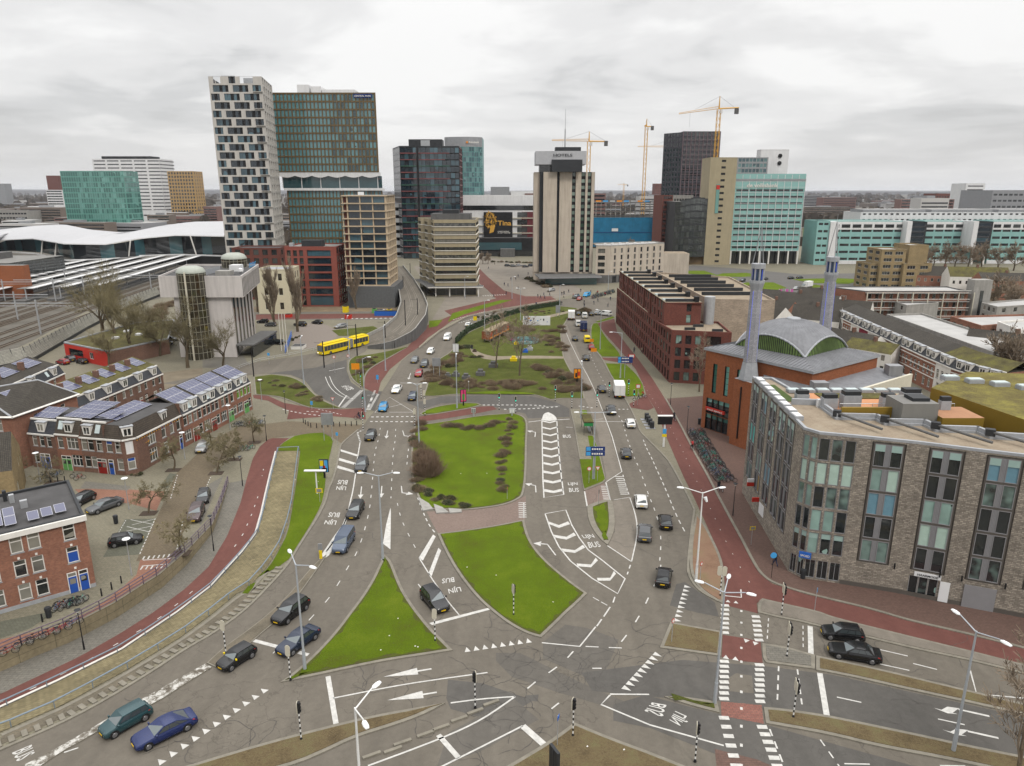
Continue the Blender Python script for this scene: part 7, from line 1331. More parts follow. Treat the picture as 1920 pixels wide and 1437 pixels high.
 for i in range(nA):
  a_=2*PI*i/nA+ang0;q_=(a_-ang0+PI/4)%(PI/2)-PI/4;r1=min(Rb,aps/math.cos(q_))
  for j in range(nR+1):r=1.0+(r1-1.0)*j/nR;V.append((cx+r*math.cos(a_),cy+r*math.sin(a_),cz+hz(r)+(.06 if i%2 else 0)))
 for i in range(nA):
  for j in range(nR):F.append((i*(nR+1)+j,i*(nR+1)+j+1,((i+1)%nA)*(nR+1)+j+1,((i+1)%nA)*(nR+1)+j))
 m=MB();m.mesh(V,F,zinc);dm=m.build('dome',b.root);m=MB();m.lathe([(1.3,0),(1.2,.35),(.9,.45),(0,.5)],(cx,cy,cz+hz(1)-.1),lead,16);m.build('dome_cap',b.root)
 m=MB();[m.tube((V[i*(nR+1)+nR]),(V[((i+1)%nA)*(nR+1)+nR]),.17,.17,lead,6,False)for i in range(nA)];m.build('arch_rib',b.root)
 fl_=MB();fb=MB()
 for i in range(nA):
  p,q=Vector(V[i*(nR+1)+nR]),Vector(V[((i+1)%nA)*(nR+1)+nR]);z=cz-.6;k=.985
  p2,q2=[Vector((cx+(v.x-cx)*k,cy+(v.y-cy)*k,v.z))for v in(p,q)]
  if p.z-z>.5:fl_.face([(p2 .x,p2 .y,z),(q2 .x,q2 .y,z),q2,p2],M('dome_glass',(.15,.23,.07),.2,var=.3,scale=.9,spec=.8)if 'dome_glass' not in MATS else MATS['dome_glass']);fb.tube((p2 .x,p2 .y,z),p2,.08,.08,blk,4,False)
 fl_.build('arch_window',b.root);fb.build('glazing_bar',b.root)
 for(X,Y,Z)in((49.6,110.6,12.6),(67.5,122,12.6)):m=MB();m.box(X-1.2,Y-.9,Z-.5,X+1.2,Y+.9,Z+1.8,gmt);m.build('air_unit',b.root)
 b.done()
mosque()
def minaret(base,x,y,z0,z1,label,s=1.0):
 t=empty('minaret',(x,y,z0),label,'minaret','two minarets');n=8;mg=MATS.get('minaret_brick')or M_brick('minaret_brick',(.30,.30,.315),(.24,.24,.26),(.16,.16,.18),.5,.22,.02,.8,.4,.1);h=z1-z0
 def ring(prof,mat,name,parent=t):m=MB();m.lathe(prof,(0,0,0),mat,n);return m.build(name,parent)
 ring([(1.75*s,0),(1.75*s,.3),(1.25*s,3.2)],lead,'foot');ring([(1.18*s,3.2),(1.02*s,h*.785)],mg,'shaft');ring([(1.02*s,h*.785),(1.3*s,h*.84),(1.3*s,h*.862),(0,h*.862)],lead,'balcony')
 for i in range(8):a=2*PI*i/8;m=MB();m.tube((.98*s*math.cos(a),.98*s*math.sin(a),h*.862),(.98*s*math.cos(a),.98*s*math.sin(a),h*.97),.16,.16,lead,6);m.build('pier',t,uv=False)
 ring([(.8*s,h*.862),(.8*s,h*.97)],glow_blue if False else M('lantern_glass',(.02,.05,.10),.2,spec=.9)if 'lantern_glass' not in MATS else MATS['lantern_glass'],'lantern_glass');ring([(1.2*s,h*.96),(1.22*s,h*1.0),(0,h*1.0)],lead,'lantern_roof')
 for i in range(4):a=2*PI*(i+.5)/4;m=MB();r0,r1=1.14*s,1.0*s;m.tube((r0*math.cos(a),r0*math.sin(a),3.4),(r1*math.cos(a),r1*math.sin(a),h*.775),.04,.035,glow_blue,5);m.tube((.86*s*math.cos(a),.86*s*math.sin(a),h*.87),(.86*s*math.cos(a),.86*s*math.sin(a),h*.95),.11,.11,glow_blue,5);m.build('blue_light',t,uv=False)
 for i in range(3):a=2*PI*i/3+.4;m=MB();m.tube((1.0*s*math.cos(a),1.0*s*math.sin(a),h),(0,0,h*1.31),.09,.05,gmt,6);m.build('spire_leg',t,uv=False)
 m=MB();m.tube((0,0,h*1.3),(0,0,h*1.38),.05,.02,galv,6);m.build('finial',t,uv=False)
minaret(None,41.4,120.3,12.2,32.3,'left minaret rising from the front corner of the mosque');minaret(None,58.9,131.8,12.2,32.4,'right minaret standing behind the dome')
def brick_flats():
 b=Bld('brick_apartment_building',(41,200),'long wine red brick apartment building with stepped roof','apartment building');A,B=Vector((36.0,243.5)),Vector((37.4,163.6));C=Vector((50.5,160.5));w1=wd_(1.35,2.1,blk,flat_glass,2,1,.07);w0=wd_(1.5,2.5,dmt,dgl,2,1,.08);wb=wd_(3.2,2.2,blk,dgl,3,1,.07);L=(B-A).length;nc=27
 st=L/nc;rows=[(.2,2.7,[(st*i+.7,st*i+2.2,w0)for i in range(nc)])]+[(3.5+2.9*j,5.6+2.9*j,[(st*i+.8,st*i+2.15,w1)for i in range(nc)])for j in range(3)]
 b.wall(A,B,0,12.2,bdk,rows,.16);L2=(C-B).length
 b.wall(B,C,0,12.2,bdk,[(.6+2.95*j,2.7+2.95*j,[(1.0,2.35,w1),(3.2,4.55,w1),(5.4,6.75,w1),(8.0,11.2,(wb,'loggia_window'))])for j in range(4)],.3);C2=Vector((51.5,175));b.wall(C,C2,0,12.2,bdk,[(.6+2.95*j,2.7+2.95*j,[(2+3*k,3.35+3*k,w1)for k in range(3)])for j in range(4)],.2)
 b.mb('side_wall').prism([(38,243),(38,164.4),(50,161.2),(51,175),(46,243)],0,0.1,bdk);b.roof([(A.x,176),B,C,C2,(45,176)],12.2,gravel_roof,.5,bdk)
 zt=17.9;b.wall((46.3,172.5),(46.8,243),0,zt,bdk);gw=wd_(1.2,2.0,blk,flat_glass,1,2,.07);b.wall((37.2,172.0),(46.3,172.5),12.2,zt,bdk,[(12.8,14.8,[(5.5,6.7,gw)]),(15.6,17.5,[(5.5,6.7,wd_(1.2,1.9,blk,flat_glass,1,2,.07))])],.2)
 for k in range(8):
  y0=172+k*8.9;y1=y0+7.6 if k else y0+8.9;x=37.3-k*.12
  b.wall((x,y1),(x,y0),12.2,zt,bdk,[(12.9+2.7*j,14.9+2.7*j,[(1.0,2.35,w1),(4.2,5.55,w1)])for j in range(2)],.15)
  if k:b.wall((x,y0),(x+3.2,y0),12.2,zt,bdk);
  b.wall((x+3.2,y1),(x,y1),12.2,zt,bdk);b.box('roof',x,y0,zt-.3,46.3,y0+8.9,zt,bdk,gravel_roof)
  m=MB();m.box(x+.3,y0+1.0,zt,45.5,y0+1.5,zt+.7,dmt);m.box(x+.2,y0+3.4,zt,43.0,y0+5.2,zt+.25,MATS['skylight']);m.box(44.6,y0+.3,zt,45.6,y0+1.7,zt+1.3,blk);m.build('duct',b.root)
 m=MB();m.tube((48.8,174.5,11),(48.8,174.5,19),1.3,1.3,galv,16);m.build('spiral_stair',b.root)
 for X,Y in((41,166),(47,164),(44,170)):m=MB();m.box(X,Y,12.2,X+2.5,Y+.5,12.8,dmt);m.build('duct',b.root)
 b.done()
 block('beige_brick_flats',[P(1322,590,0),(52.5,178),(66,176),(66,235),(49,262)]if False else[(51.5,186),(68.5,184),(72,236),(50.5,250)],16.3,brick_beige,'beige brick flats behind the wine red building',{0:0},5,1.2,1.8,dmt,flat_glass,roofm=gravel_roof)
 for k in range(6):y=196+k*8.5;b2=MB();b2 .box(52.5,y,16.3,66.5,y+.5,17.2,dmt);o=b2 .build('roof_duct',label='dark duct across the beige flats roof',cat='duct',group='ducts on the beige flats',uv=False)
brick_flats()
wf_w=wd_(1.15,1.95,wpt,hgl,1,2,.10,.07,sill=lead);wf_2=wd_(2.2,1.95,wpt,hgl,3,2,.10,.07,sill=lead);blue_frame=M('blue_frame',(.02,.07,.30),.5,var=.05)
wf_b=wd_(1.15,1.95,wpt,hgl,1,2,.10,.07,sill=lead,top=blue_frame);wf_s=wd_(.95,1.7,wpt,hgl,1,2,.09,.06,sill=lead)
def door_data(mat,w=.95,h=2.5):
 k=('door',mat.name,w,h)
 if k in WC:return WC[k]
 m=MB();m.box(-w/2,-.06,0,w/2,0,h,wpt);m.box(-w/2+.08,-.09,.0,w/2-.08,-.05,h*.78,mat);m.face([(-w*.3,-.095,1.1),(w*.3,-.095,1.1),(w*.3,-.095,h*.7),(-w*.3,-.095,h*.7)],hgl);m.face([(-w/2+.1,-.065,h*.82),(w/2-.1,-.065,h*.82),(w/2-.1,-.065,h-.08),(-w/2+.1,-.065,h-.08)],hgl);WC[k]=m.data('door',uv=False);return WC[k]
dB,dR,dG=door_data(blue_frame),door_data(M('red_door',(.20,.015,.012),.4)),door_data(green_m)
def panels(root,O,u,v,nrm_z,nu,nv,su=1.0,sv=1.65,gap=.04,name='solar_panel',off=.12):
 """grid of solar panels: origin O, unit vectors u (along) and v (up the slope)"""
 u,v=Vector(u).normalized(),Vector(v).normalized();n=u.cross(v).normalized();n=n if n.z>0 else-n;k=('sp',round(su,2),round(sv,2),*[round(c,2)for c in(*u,*v)])
 if k not in WC:m=MB();q=[Vector((0,0,0)),u*su,u*su+v*sv,v*sv];q=q if(q[1]).cross(q[3]).z>0 else q[::-1];top=[p+n*.05 for p in q];m.mesh(q+top,[(4,5,6,7),(0,1,5,4),(1,2,6,5),(2,3,7,6),(3,0,4,7)],solar_frame);c=sum(top,Vector())/4;m.face([c+(p-c)*.93+n*.006 for p in top],solar);WC[k]=m.data(name,uv=False)
 for i in range(nu):
  for j in range(nv):put(name,WC[k],Vector(O)+u*(su+gap)*i+v*(sv+gap)*j+n*off,0,root)
def dormer(root,p,d,w=1.3,h=1.6,depth=1.1,tilt=True):
 """white dormer; p = foot point on the eaves side, d = outward direction"""
 d=Vector((d[0],d[1])).normalized();u=Vector((-d.y,d.x));m=MB();f=lambda a,b,z:(p[0]+u.x*a+d.x*b,p[1]+u.y*a+d.y*b,p[2]+z)
 m.mesh([f(-w/2,0,0),f(w/2,0,0),f(w/2+.2,.0,h),f(-w/2-.2,0,h),f(-w/2,-depth,h*.6),f(w/2,-depth,h*.6),f(w/2+.2,-depth,h),f(-w/2-.2,-depth,h)],[(0,1,2,3),(1,5,6,2),(0,3,7,4)],wpt);m.mesh([f(-w/2-.3,.1,h),f(w/2+.3,.1,h),f(w/2+.3,-depth,h+.05),f(-w/2-.3,-depth,h+.05),f(-w/2-.3,.1,h+.12),f(w/2+.3,.1,h+.12),f(w/2+.3,-depth,h+.15),f(-w/2-.3,-depth,h+.15)],[(0,1,5,4),(4,5,6,7),(1,2,6,5),(0,4,7,3)],lead)
 o=m.build('dormer',root);q=MB()
 for a in(-.28,.28):q.mesh([f(a-.2,.02,.25),f(a+.2,.02,.25),f(a+.22,.02,h-.3),f(a-.22,.02,h-.3)],[(0,1,2,3)],hgl)
 q.build('window',o,uv=False)if False else q.build('window',root,uv=False)
def mansard(b,A,B,z0,z1,inset,mat,part='mansard'):
 A,B=Vector(A),Vector(B);u=(B-A).normalized();n=Vector((-u.y,u.x))*inset;b.mb(part).face([(A.x,A.y,z0),(B.x,B.y,z0),(B.x+n.x,B.y+n.y,z1),(A.x+n.x,A.y+n.y,z1)],mat);c=b.mb('cornice');o=Vector((u.y,-u.x))*.18
 c.mesh([(A.x+o.x,A.y+o.y,z0-.22),(B.x+o.x,B.y+o.y,z0-.22),(B.x+o.x,B.y+o.y,z0+.02),(A.x+o.x,A.y+o.y,z0+.02),(A.x,A.y,z0-.22),(B.x,B.y,z0-.22),(B.x,B.y,z0+.021),(A.x,A.y,z0+.021)],[(0,1,2,3),(3,2,6,7),(4,5,1,0)],wpt)
def strip(A,B,us,z,h,wd):return(z,z+h,[(u_-w_/2,u_+w_/2,d_)for u_,w_,d_ in us])
def house(name,label,A,B,depth,us0,us1,mat,eave=5.9,top=8.1,roofm=None,man=None,dorm=(),sky=(),extra=None,third=None,cat='house',group=None,dz=.05,ins=1.0):
 b=Bld(name,A,label,cat,group);A,B=Vector(A),Vector(B);u=(B-A).normalized();n=Vector((-u.y,u.x));L=(B-A).length
 dd=[x for x in us0 if 'door' in x[2].name];ww=[x for x in us0 if 'door' not in x[2].name];rows=[]
 zz=[(.85,2.8,[(x[0]-x[1]/2,x[0]+x[1]/2,x[2])for x in ww])]+[(3.75,3.75+1.95,[(x[0]-x[1]/2,x[0]+x[1]/2,x[2])for x in us1])]
 if third:zz.append((6.6,6.6+1.95,[(x[0]-x[1]/2,x[0]+x[1]/2,x[2])for x in third]))
 b.wall(A,B,0,eave,mat,zz,.14)
 for x in dd:c=A+u*x[0]-n*.05;b.w.append(('door',x[2],(c.x,c.y,.05),math.atan2(u.y,u.x)))
 Cc,D=B+n*depth,A+n*depth
 b.wall(B,Cc,0,eave,mat);b.wall(Cc,D,0,eave,mat);b.wall(D,A,0,eave,mat)
 if man:
  mansard(b,A,B,eave,top,ins,man);n1=n*ins;m=b.mb('gable')
  for p,q,r,s in((A,A+n*depth,A+n*depth,A+n1),(B+n*depth,B,B+n1,B+n*depth)):pass
  m.face([(B.x,B.y,eave),(Cc.x,Cc.y,eave),(Cc.x,Cc.y,top),((B+n1).x,(B+n1).y,top)],mat);m.face([(D.x,D.y,eave),(A.x,A.y,eave),((A+n1).x,(A+n1).y,top),(D.x,D.y,top)],mat);m.face([(Cc.x,Cc.y,eave),(D.x,D.y,eave),(D.x,D.y,top),(Cc.x,Cc.y,top)],mat)
  b.mb('roof').cap(ccw([tuple(A+n1),tuple(B+n1),tuple(Cc),tuple(D)]),top,roofm or bitumen);c=b.mb('roof_edge');d_=B-A;mid=(A+B)/2+n1;c.obox((mid.x,mid.y,top-.08),d_,L,.22,.26,wpt)
 for du in dorm:c=A+u*du+n*(ins*.15);dormer(b.root,(c.x,c.y,eave+.3),-n)
 for du in sky:c0=A+u*du;sl=Vector((n.x*ins,n.y*ins,top-eave));m=MB();base=Vector((c0 .x,c0 .y,eave));o=Vector((-n.x,-n.y,.5))*.08;q=[base+Vector((u.x*s,u.y*s,0))+sl*f+o for s,f in((-.45,.3),(.45,.3),(.45,.85),(-.45,.85))];m.face(q,MATS['skylight']);m.build('roof_window',b.root,uv=False)
 return b,A,B,u,n
def left_row():
 b,A,B,u,n=house('terraced_house','small brown brick house with slate mansard and three blue topped windows',(-79.2,110.0),(-74.0,108.75),8,[(1.0,1.1,wf_s),(2.3,.95,dB),(3.3,.95,dB)],[(1.2,.95,wf_s),(2.6,.95,wf_s),(4.0,.95,wf_s)],bbr,man=slate,dorm=(2.6,),top=8.0);b.done();panels(b.root,(-78.8,111.5,8.05),(1,-.24,0),(.24,1,.25),0,4,2)
 b,A,B,u,n=house('terraced_house','brown brick house with green double doors and wide white window',(-74.0,108.75),(-69.4,107.75),9,[(1.2,.95,dG),(2.1,.95,dG),(3.6,2.0,wd_(2.0,1.95,wpt,hgl,3,2,.1,.07,sill=lead))],[(.9,1.1,wf_w),(3.2,2.2,wf_2)],brd,man=tile_brown,dorm=(2.6,),sky=(1.0,),eave=6.2,top=8.5);b.done()
 panels(b.root,(-72.8,110.0,8.6),(1,-.23,0),(.23,1,.12),0,5,4)
 b,A,B,u,n=house('terraced_house','brown brick house with two red doors and wine red window frames',(-69.4,107.75),(-65.0,106.8),9,[(.9,1.1,wf_w),(2.1,1.1,wf_w),(3.2,.95,dR),(4.0,.95,dR)],[(.7,1.1,wf_w),(1.9,1.1,wf_w),(3.5,1.15,wf_w)],bbr,man=tile_brown,dorm=(1.4,),sky=(3.2,),eave=6.0,top=8.3);b.done();panels(b.root,(-68.6,110.0,8.4),(1,-.23,0),(.23,1,.12),0,4,2)
 b=Bld('corner_house',(-61,110),'corner house with decorated brick, mansard roof and white French balcony','house');a0,a1,a2,a3=(-65.0,106.8),(-61.8,106.1),(-60.2,107.4),(-58.3,119.2)
 b.wall(a0,a1,0,6.0,bbr,[(.85,2.8,[(1.9,3.05,wf_w)]),(3.75,5.7,[(.3,1.4,wf_b),(1.9,3.0,wf_w)])],.14);b.w.append(('door',dB,(-64.2,106.57,.05),-.21));b.wall(a1,a2,0,6.0,bbr,[(.85,2.8,[(.45,1.6,wf_b)]),(3.45,5.6,[(.45,1.6,wd_(1.15,2.15,wpt,wpn,2,1,.1))])],.14)
 big=wd_(2.0,2.2,wpt,hgl,3,2,.1,.08,sill=lead,top=None);b.wall(a2,a3,0,6.0,bbr,[(.7,2.9,[(2.8,4.8,big),(6.6,7.75,wf_w)]),(3.6,5.8,[(2.8,4.8,big),(6.4,7.55,wd_(1.15,2.2,wpt,hgl,1,2,.1,.07,sill=lead,top=blue_frame)),(8.6,9.75,wd_(1.15,2.2,wpt,hgl,1,2,.1,.07,sill=lead,top=blue_frame)),(10.5,11.6,wd_(1.1,2.2,wpt,hgl,1,2,.1,.07,sill=lead))])],.14)
 b.w.append(('door',dB,(-58.38,118.4,.05),1.41));pts=[a0,a1,a2,a3,(-65.2,120.2),(-63.8,115.5)]
 mansard(b,a0,a1,6.0,8.1,.9,tile_brown);mansard(b,a1,a2,6.0,8.1,.9,tile_brown);mansard(b,a2,a3,6.0,8.1,.9,tile_brown);b.mb('roof').cap(ccw([(-64.8,107.65),(-61.9,107.0),(-61.0,107.8),(-59.2,119.3),(-65.2,120.2),(-64.4,115.5)]),8.1,bitumen);b.wall(a3,(-65.2,120.2),0,8.1,bbr);b.wall((-65.2,120.2),a0,0,8.1,bbr)
 dormer(b.root,(-61.1,106.9,6.3),(.6,-.8));dormer(b.root,(-59.2,115.3,6.3),(1,-.1));panels(b.root,(-63.9,109.2,8.15),(-.15,-1,0)if False else(.15,1,0),(-1,.15,.2),0,8,2,1.1,1.6)
 m=MB()
 for y,z in((110.2,4.4),(110.8,2.0)):x=-60.2+(y-107.4)*.161-.02;m.mesh([(x+.05,y-.25,z),(x+.05,y,z-.3),(x+.05,y+.25,z),(x+.05,y,z+.3)],[(0,1,2,3)],M('ornament',(.45,.22,.03),.7)if 'ornament' not in MATS else MATS['ornament']);m.box(x+.02,y-.9,z-.03,x+.05,y+.9,z+.03,MATS['ornament'])
 m.build('brick_ornament',b.root);m=MB();[m.box(-60.2+(107.5+.6*k-107.4)*.161+.02,107.5+.6*k,5.35,-60.2+(107.5+.6*k-107.4)*.161+.06,107.8+.6*k,5.6,MATS['ornament'])for k in range(19)];m.build('ornament_band',b.root);b.done()
 P0,P1=Vector((-58.2,119.4)),Vector((-54.2,142.0));cuts=[0,.26,.5,.76,1.0];labs=['terraced house with red doors next to the corner house','terraced house with white bay window and solar roof','terraced house with pale green door in the right half of the terrace','end house of the terrace with bright green window panes']
 lime=M_glass('lime_glass',(.08,.16,.02),(.25,.42,.05),.9)
 for i in range(4):
  A,B=P0 .lerp(P1,cuts[i]),P0 .lerp(P1,cuts[i+1]);L=(B-A).length;w_=wf_w if i<3 else wd_(1.05,1.95,wpt,lime,1,2,.1,.07,sill=lead);ww=w_ if i<3 else w_;k=1.15 if i<3 else 1.05
  us1=[(L*f,k,ww)for f in(.14,.38,.64,.87)]if i!=2 else[(L*f,k,ww)for f in(.2,.45,.75)]
  us0=[(L*.2,2.0,wd_(2.0,1.95,wpt,hgl,3,2,.1,.07,sill=lead)),(L*.5,.95,dR if i<2 else dG),(L*.65,.95,dR if i<2 else dG),(L*.87,1.15,wf_w)]
  b,A,B,u,n=house('terraced_house',labs[i],tuple(A),tuple(B),7.5,us0,us1,brd,man=slate,dorm=(L*.25,L*.7),sky=(L*.48,),eave=5.9,top=7.6,ins=1.0,roofm=trf)
  n1=n*1.0;n2=n*5.2;zr=9.4;m=b.mb('upper_roof');m.face([(A.x+n1 .x,A.y+n1 .y,7.62),(B.x+n1 .x,B.y+n1 .y,7.62),(B.x+n2 .x,B.y+n2 .y,zr),(A.x+n2 .x,A.y+n2 .y,zr)],trf);n3=n*7.5;m.face([(B.x+n3 .x,B.y+n3 .y,8.0),(A.x+n3 .x,A.y+n3 .y,8.0),(A.x+n2 .x,A.y+n2 .y,zr),(B.x+n2 .x,B.y+n2 .y,zr)],moss)
  m.face([(B.x+n1 .x,B.y+n1 .y,7.6),(B.x+n3 .x,B.y+n3 .y,7.6),(B.x+n3 .x,B.y+n3 .y,8.0),(B.x+n2 .x,B.y+n2 .y,zr)],brd);b.done();sl=Vector((n.x*4.2,n.y*4.2,1.78));O=Vector((A.x,A.y,7.62))+Vector((n1 .x,n1 .y,0))+Vector((u.x,u.y,0))*.25+sl*.06;panels(b.root,O,(u.x,u.y,0),sl,0,int((L-.3)/1.04),2,1.0,1.95)
 Q0,Q1=Vector((-80.0,121.5)),Vector((-76.3,150.3));N_=6
 for i in range(N_):
  A,B=Q0 .lerp(Q1,i/N_),Q0 .lerp(Q1,(i+1)/N_);L=(B-A).length;b,A,B,u,n=house('terraced_house','grey brown brick house %s in the rear row'%('at the near end','second from the near end','third from the near end','third from the far end','second from the far end','at the far end')[i],tuple(A),tuple(B),8,[(L*.3,.95,door_data(MATS['red_door'])),(L*.7,.95,wf_s)],[(L*.3,.95,wf_s),(L*.75,.95,wf_s)],bbr,man=slate,dorm=(L*.5,),eave=5.6,top=7.3,ins=1.1,roofm=moss)
  n1,n2=n*1.1,n*6.5;zr=9.2;m=b.mb('upper_roof');m.face([(A.x+n1 .x,A.y+n1 .y,7.32),(B.x+n1 .x,B.y+n1 .y,7.32),(B.x+n2 .x,B.y+n2 .y,zr),(A.x+n2 .x,A.y+n2 .y,zr)],moss);n3=n*8;m.face([(B.x+n3 .x,B.y+n3 .y,8.2),(A.x+n3 .x,A.y+n3 .y,8.2),(A.x+n2 .x,A.y+n2 .y,zr),(B.x+n2 .x,B.y+n2 .y,zr)],moss)
  c=A+n*4.4;ch=b.mb('chimney');ch.obox((c.x,c.y,8.2),(u.x,u.y),.7,.9,1.5,bbr);b.done();sl=Vector((n.x*5.4,n.y*5.4,1.88)).normalized();O=Vector((A.x+n.x*3.0+u.x*.8,A.y+n.y*3.0+u.y*.8,7.98));panels(b.root,O,(u.x,u.y,0),sl,0,3,2,1.0,1.6)
 b=Bld('hipped_house',(-85,113),'large brick house with hipped tile roof and grey ridges','house');f=[(-96,108.8),(-80.2,108.6),(-77.5,121.5),(-93,124)];L=15.8;b.wall(f[0],f[1],0,9,brd,[(z,z+1.95,[(x_,x_+1.15,wf_w)for x_ in(5.6,8.0,11.0,12.8)])for z in(.9,3.8,6.6)],.14);b.wall(f[1],f[2],0,9,brd,[(6.6,8.3,[(4,4.95,wf_s),(7,7.95,wf_s),(9.5,10.45,wf_s)])],.14);b.wall(f[2],f[3],0,9,brd);m=b.mb('roof');r0,r1=(-88.5,112.5,12.3),(-82.5,119.5,12.3);E_=[(q[0]+(q[0]+86)*.04,q[1]+(q[1]-115)*.05,9.05)for q in f]
 m.mesh(E_+[r0,r1],[(0,1,4),(1,2,5,4),(2,3,5),(3,0,4,5)],trf);m=b.mb('ridge');[m.tube(a_,c_,.16,.16,lead,5)for a_,c_ in((r0,r1),(E_[1],r0),(E_[2],r1),(E_[0],r0))];m=b.mb('cornice');[m.tube(E_[i],E_[i+1],.2,.2,wpt,4)for i in(0,1)];b.done();panels(b.root,(-82.2,113.4,10.0),Vector((E_[2][0]-E_[1][0],E_[2][1]-E_[1][1],0)),(Vector(r1)-Vector(E_[2]))*Vector((1,.3,1)),0,4,2,1.0,1.6)
 for i in range(3):
  A,B=Vector((-96.0,126.5)).lerp(Vector((-97.5,150)),i/3),Vector((-96.0,126.5)).lerp(Vector((-97.5,150)),(i+1)/3);L=(B-A).length;b,A,B,u,n=house('terraced_house',('nearest','middle','farthest')[i]+' house of the row at the left edge of the picture',tuple(A),tuple(B),9,[(L*.5,.95,wf_s)],[(L*.5,.95,wf_s)],brd,man=slate,dorm=(L*.6,)if i else(),sky=(L*.3,),eave=5.8,top=7.6,roofm=trf);n1,n2=n*1.0,n*7;m=b.mb('upper_roof');m.face([(A.x+n1 .x,A.y+n1 .y,7.62),(B.x+n1 .x,B.y+n1 .y,7.62),(B.x+n2 .x,B.y+n2 .y,9.6),(A.x+n2 .x,A.y+n2 .y,9.6)],trf);c=A+n*4;b.mb('chimney').obox((c.x,c.y,8.3),(u.x,u.y),.8,1.0,1.8,bbr);b.done();sl=Vector((n.x*6,n.y*6,1.98));panels(b.root,Vector((A.x+n.x*3.4+u.x,A.y+n.y*3.4+u.y,8.45)),(u.x,u.y,0),sl,0,5,2,1.0,1.6)
 b=Bld('gabled_house',(-75,97),'yellow brick house with a steep gable at the left edge','house');q=[(-82,88),(-70.5,93.5),(-76.5,104.0),(-88,99)];b.wall(q[1],q[2],0,6,brick_yellow,[(1.0,3.2,[(2.3,4.0,wd_(1.7,2.2,ctm,hgl,2,1,.12)),]),(4.0,5.5,[(7.3,8.2,wd_(.9,1.5,ctm,hgl,1,1,.1)),(9.6,10.5,wd_(.9,1.5,ctm,hgl,1,1,.1))])],.12);b.wall(q[0],q[1],0,6,brick_yellow);b.wall(q[2],q[3],0,6,brick_yellow);m=b.mb('gable');mid=((q[1][0]+q[2][0])/2,(q[1][1]+q[2][1])/2,10);md2=((q[0][0]+q[3][0])/2,(q[0][1]+q[3][1])/2,10);m.face([(*q[1],6),(*q[2],6),mid],brick_yellow);b.mb('roof').mesh([(*q[0],6),(*q[1],6),mid,md2,(*q[2],6),(*q[3],6)],[(0,1,2,3),(4,5,3,2)],trf);b.done()
 A,B=(-61.5,62.6),(-48.0,73.1);b=Bld('brick_house',(-55,68),'three storey orange brick house with blue doors and white windows at the lower left','house');u=(Vector(B)-Vector(A)).normalized();n=Vector((-u.y,u.x));L=(Vector(B)-Vector(A)).length;bw=wd_(1.15,1.95,wpt,hgl,1,2,.1,.10,sill=lead,top=None)
 us=[L-x_ for x_ in(14.6,12.9,10.6,9.0,6.6,5.0)]+[L-1.7];dr_=wd_(1.15,1.95,wpt,blue_frame,1,2,.1,.1,sill=lead,top=hgl);rows=[]
 for k,z in enumerate((.75,3.6,6.4)):rows.append((z,z+1.95,[(x_-.58,x_+.58,dr_ if(j==6 and k==1)else bw)for j,x_ in enumerate(us)if not(k==0 and j in(2,6))]))
 b.wall(A,B,0,8.7,brd,rows,.14);bA=Vector(A)
 for x_ in(L-2.15,L-1.05,L-12.0):c=bA+u*x_+Vector((u.y,-u.x))*.06;b.w.append(('door',dB,(c.x,c.y,.05),math.atan2(u.y,u.x)))
 C_,D_=Vector(B)+n*12.5,Vector(A)+n*12.5;b.wall(B,C_,0,8.7,bbr);b.wall(C_,D_,0,8.7,bbr);b.wall(D_,A,0,8.7,bbr);ft=[A,B,tuple(C_),tuple(D_)];b.roof(ft,8.75,bitumen,.3,dmt);m=b.mb('cornice');mid=(Vector(A)+Vector(B))/2+Vector((u.y,-u.x))*.14;m.obox((mid.x,mid.y,8.35),u,L+.3,.34,.6,wpt);m=b.mb('plinth');mid=(Vector(A)+Vector(B))/2+Vector((u.y,-u.x))*.02;m.obox((mid.x,mid.y,0),u,L,.1,.45,lead)
 m=b.mb('lintel_stone');
 for z in(2.85,5.7,8.42-.1):
  for x_ in us:c=bA+u*x_+Vector((u.y,-u.x))*.03;m.obox((c.x,c.y,z-.03),u,.22,.1,.24,wpt)
 for fx,fy,nu,nv in((7.4,2.6,1,3),(8.7,2.2,1,3),(9.9,1.8,1,2),(12.0,1.8,1,1),(13.3,2.0,1,1),(14.6,2.2,1,1),(8.0,8.2,1,2)):O=bA+u*fx+n*fy;panels(b.root,(O.x,O.y,8.95),(u.x,u.y,0),(n.x,n.y,.25),0,nu,nv,1.05,1.65)
 for fx,fy,w_,h_,mt in((11,9.5,.5,1.0,galv),(12,7.0,.7,.9,galv),(6.0,5.6,1.4,.35,brick_yellow),(8.2,5.4,1.6,.25,wpn),(10.4,10.5,.4,1.3,dmt)):c=bA+u*fx+n*fy;m=MB();m.obox((c.x,c.y,8.75),u,w_,.5,h_,mt);m.build('roof_vent',b.root)
 b.done()
left_row()
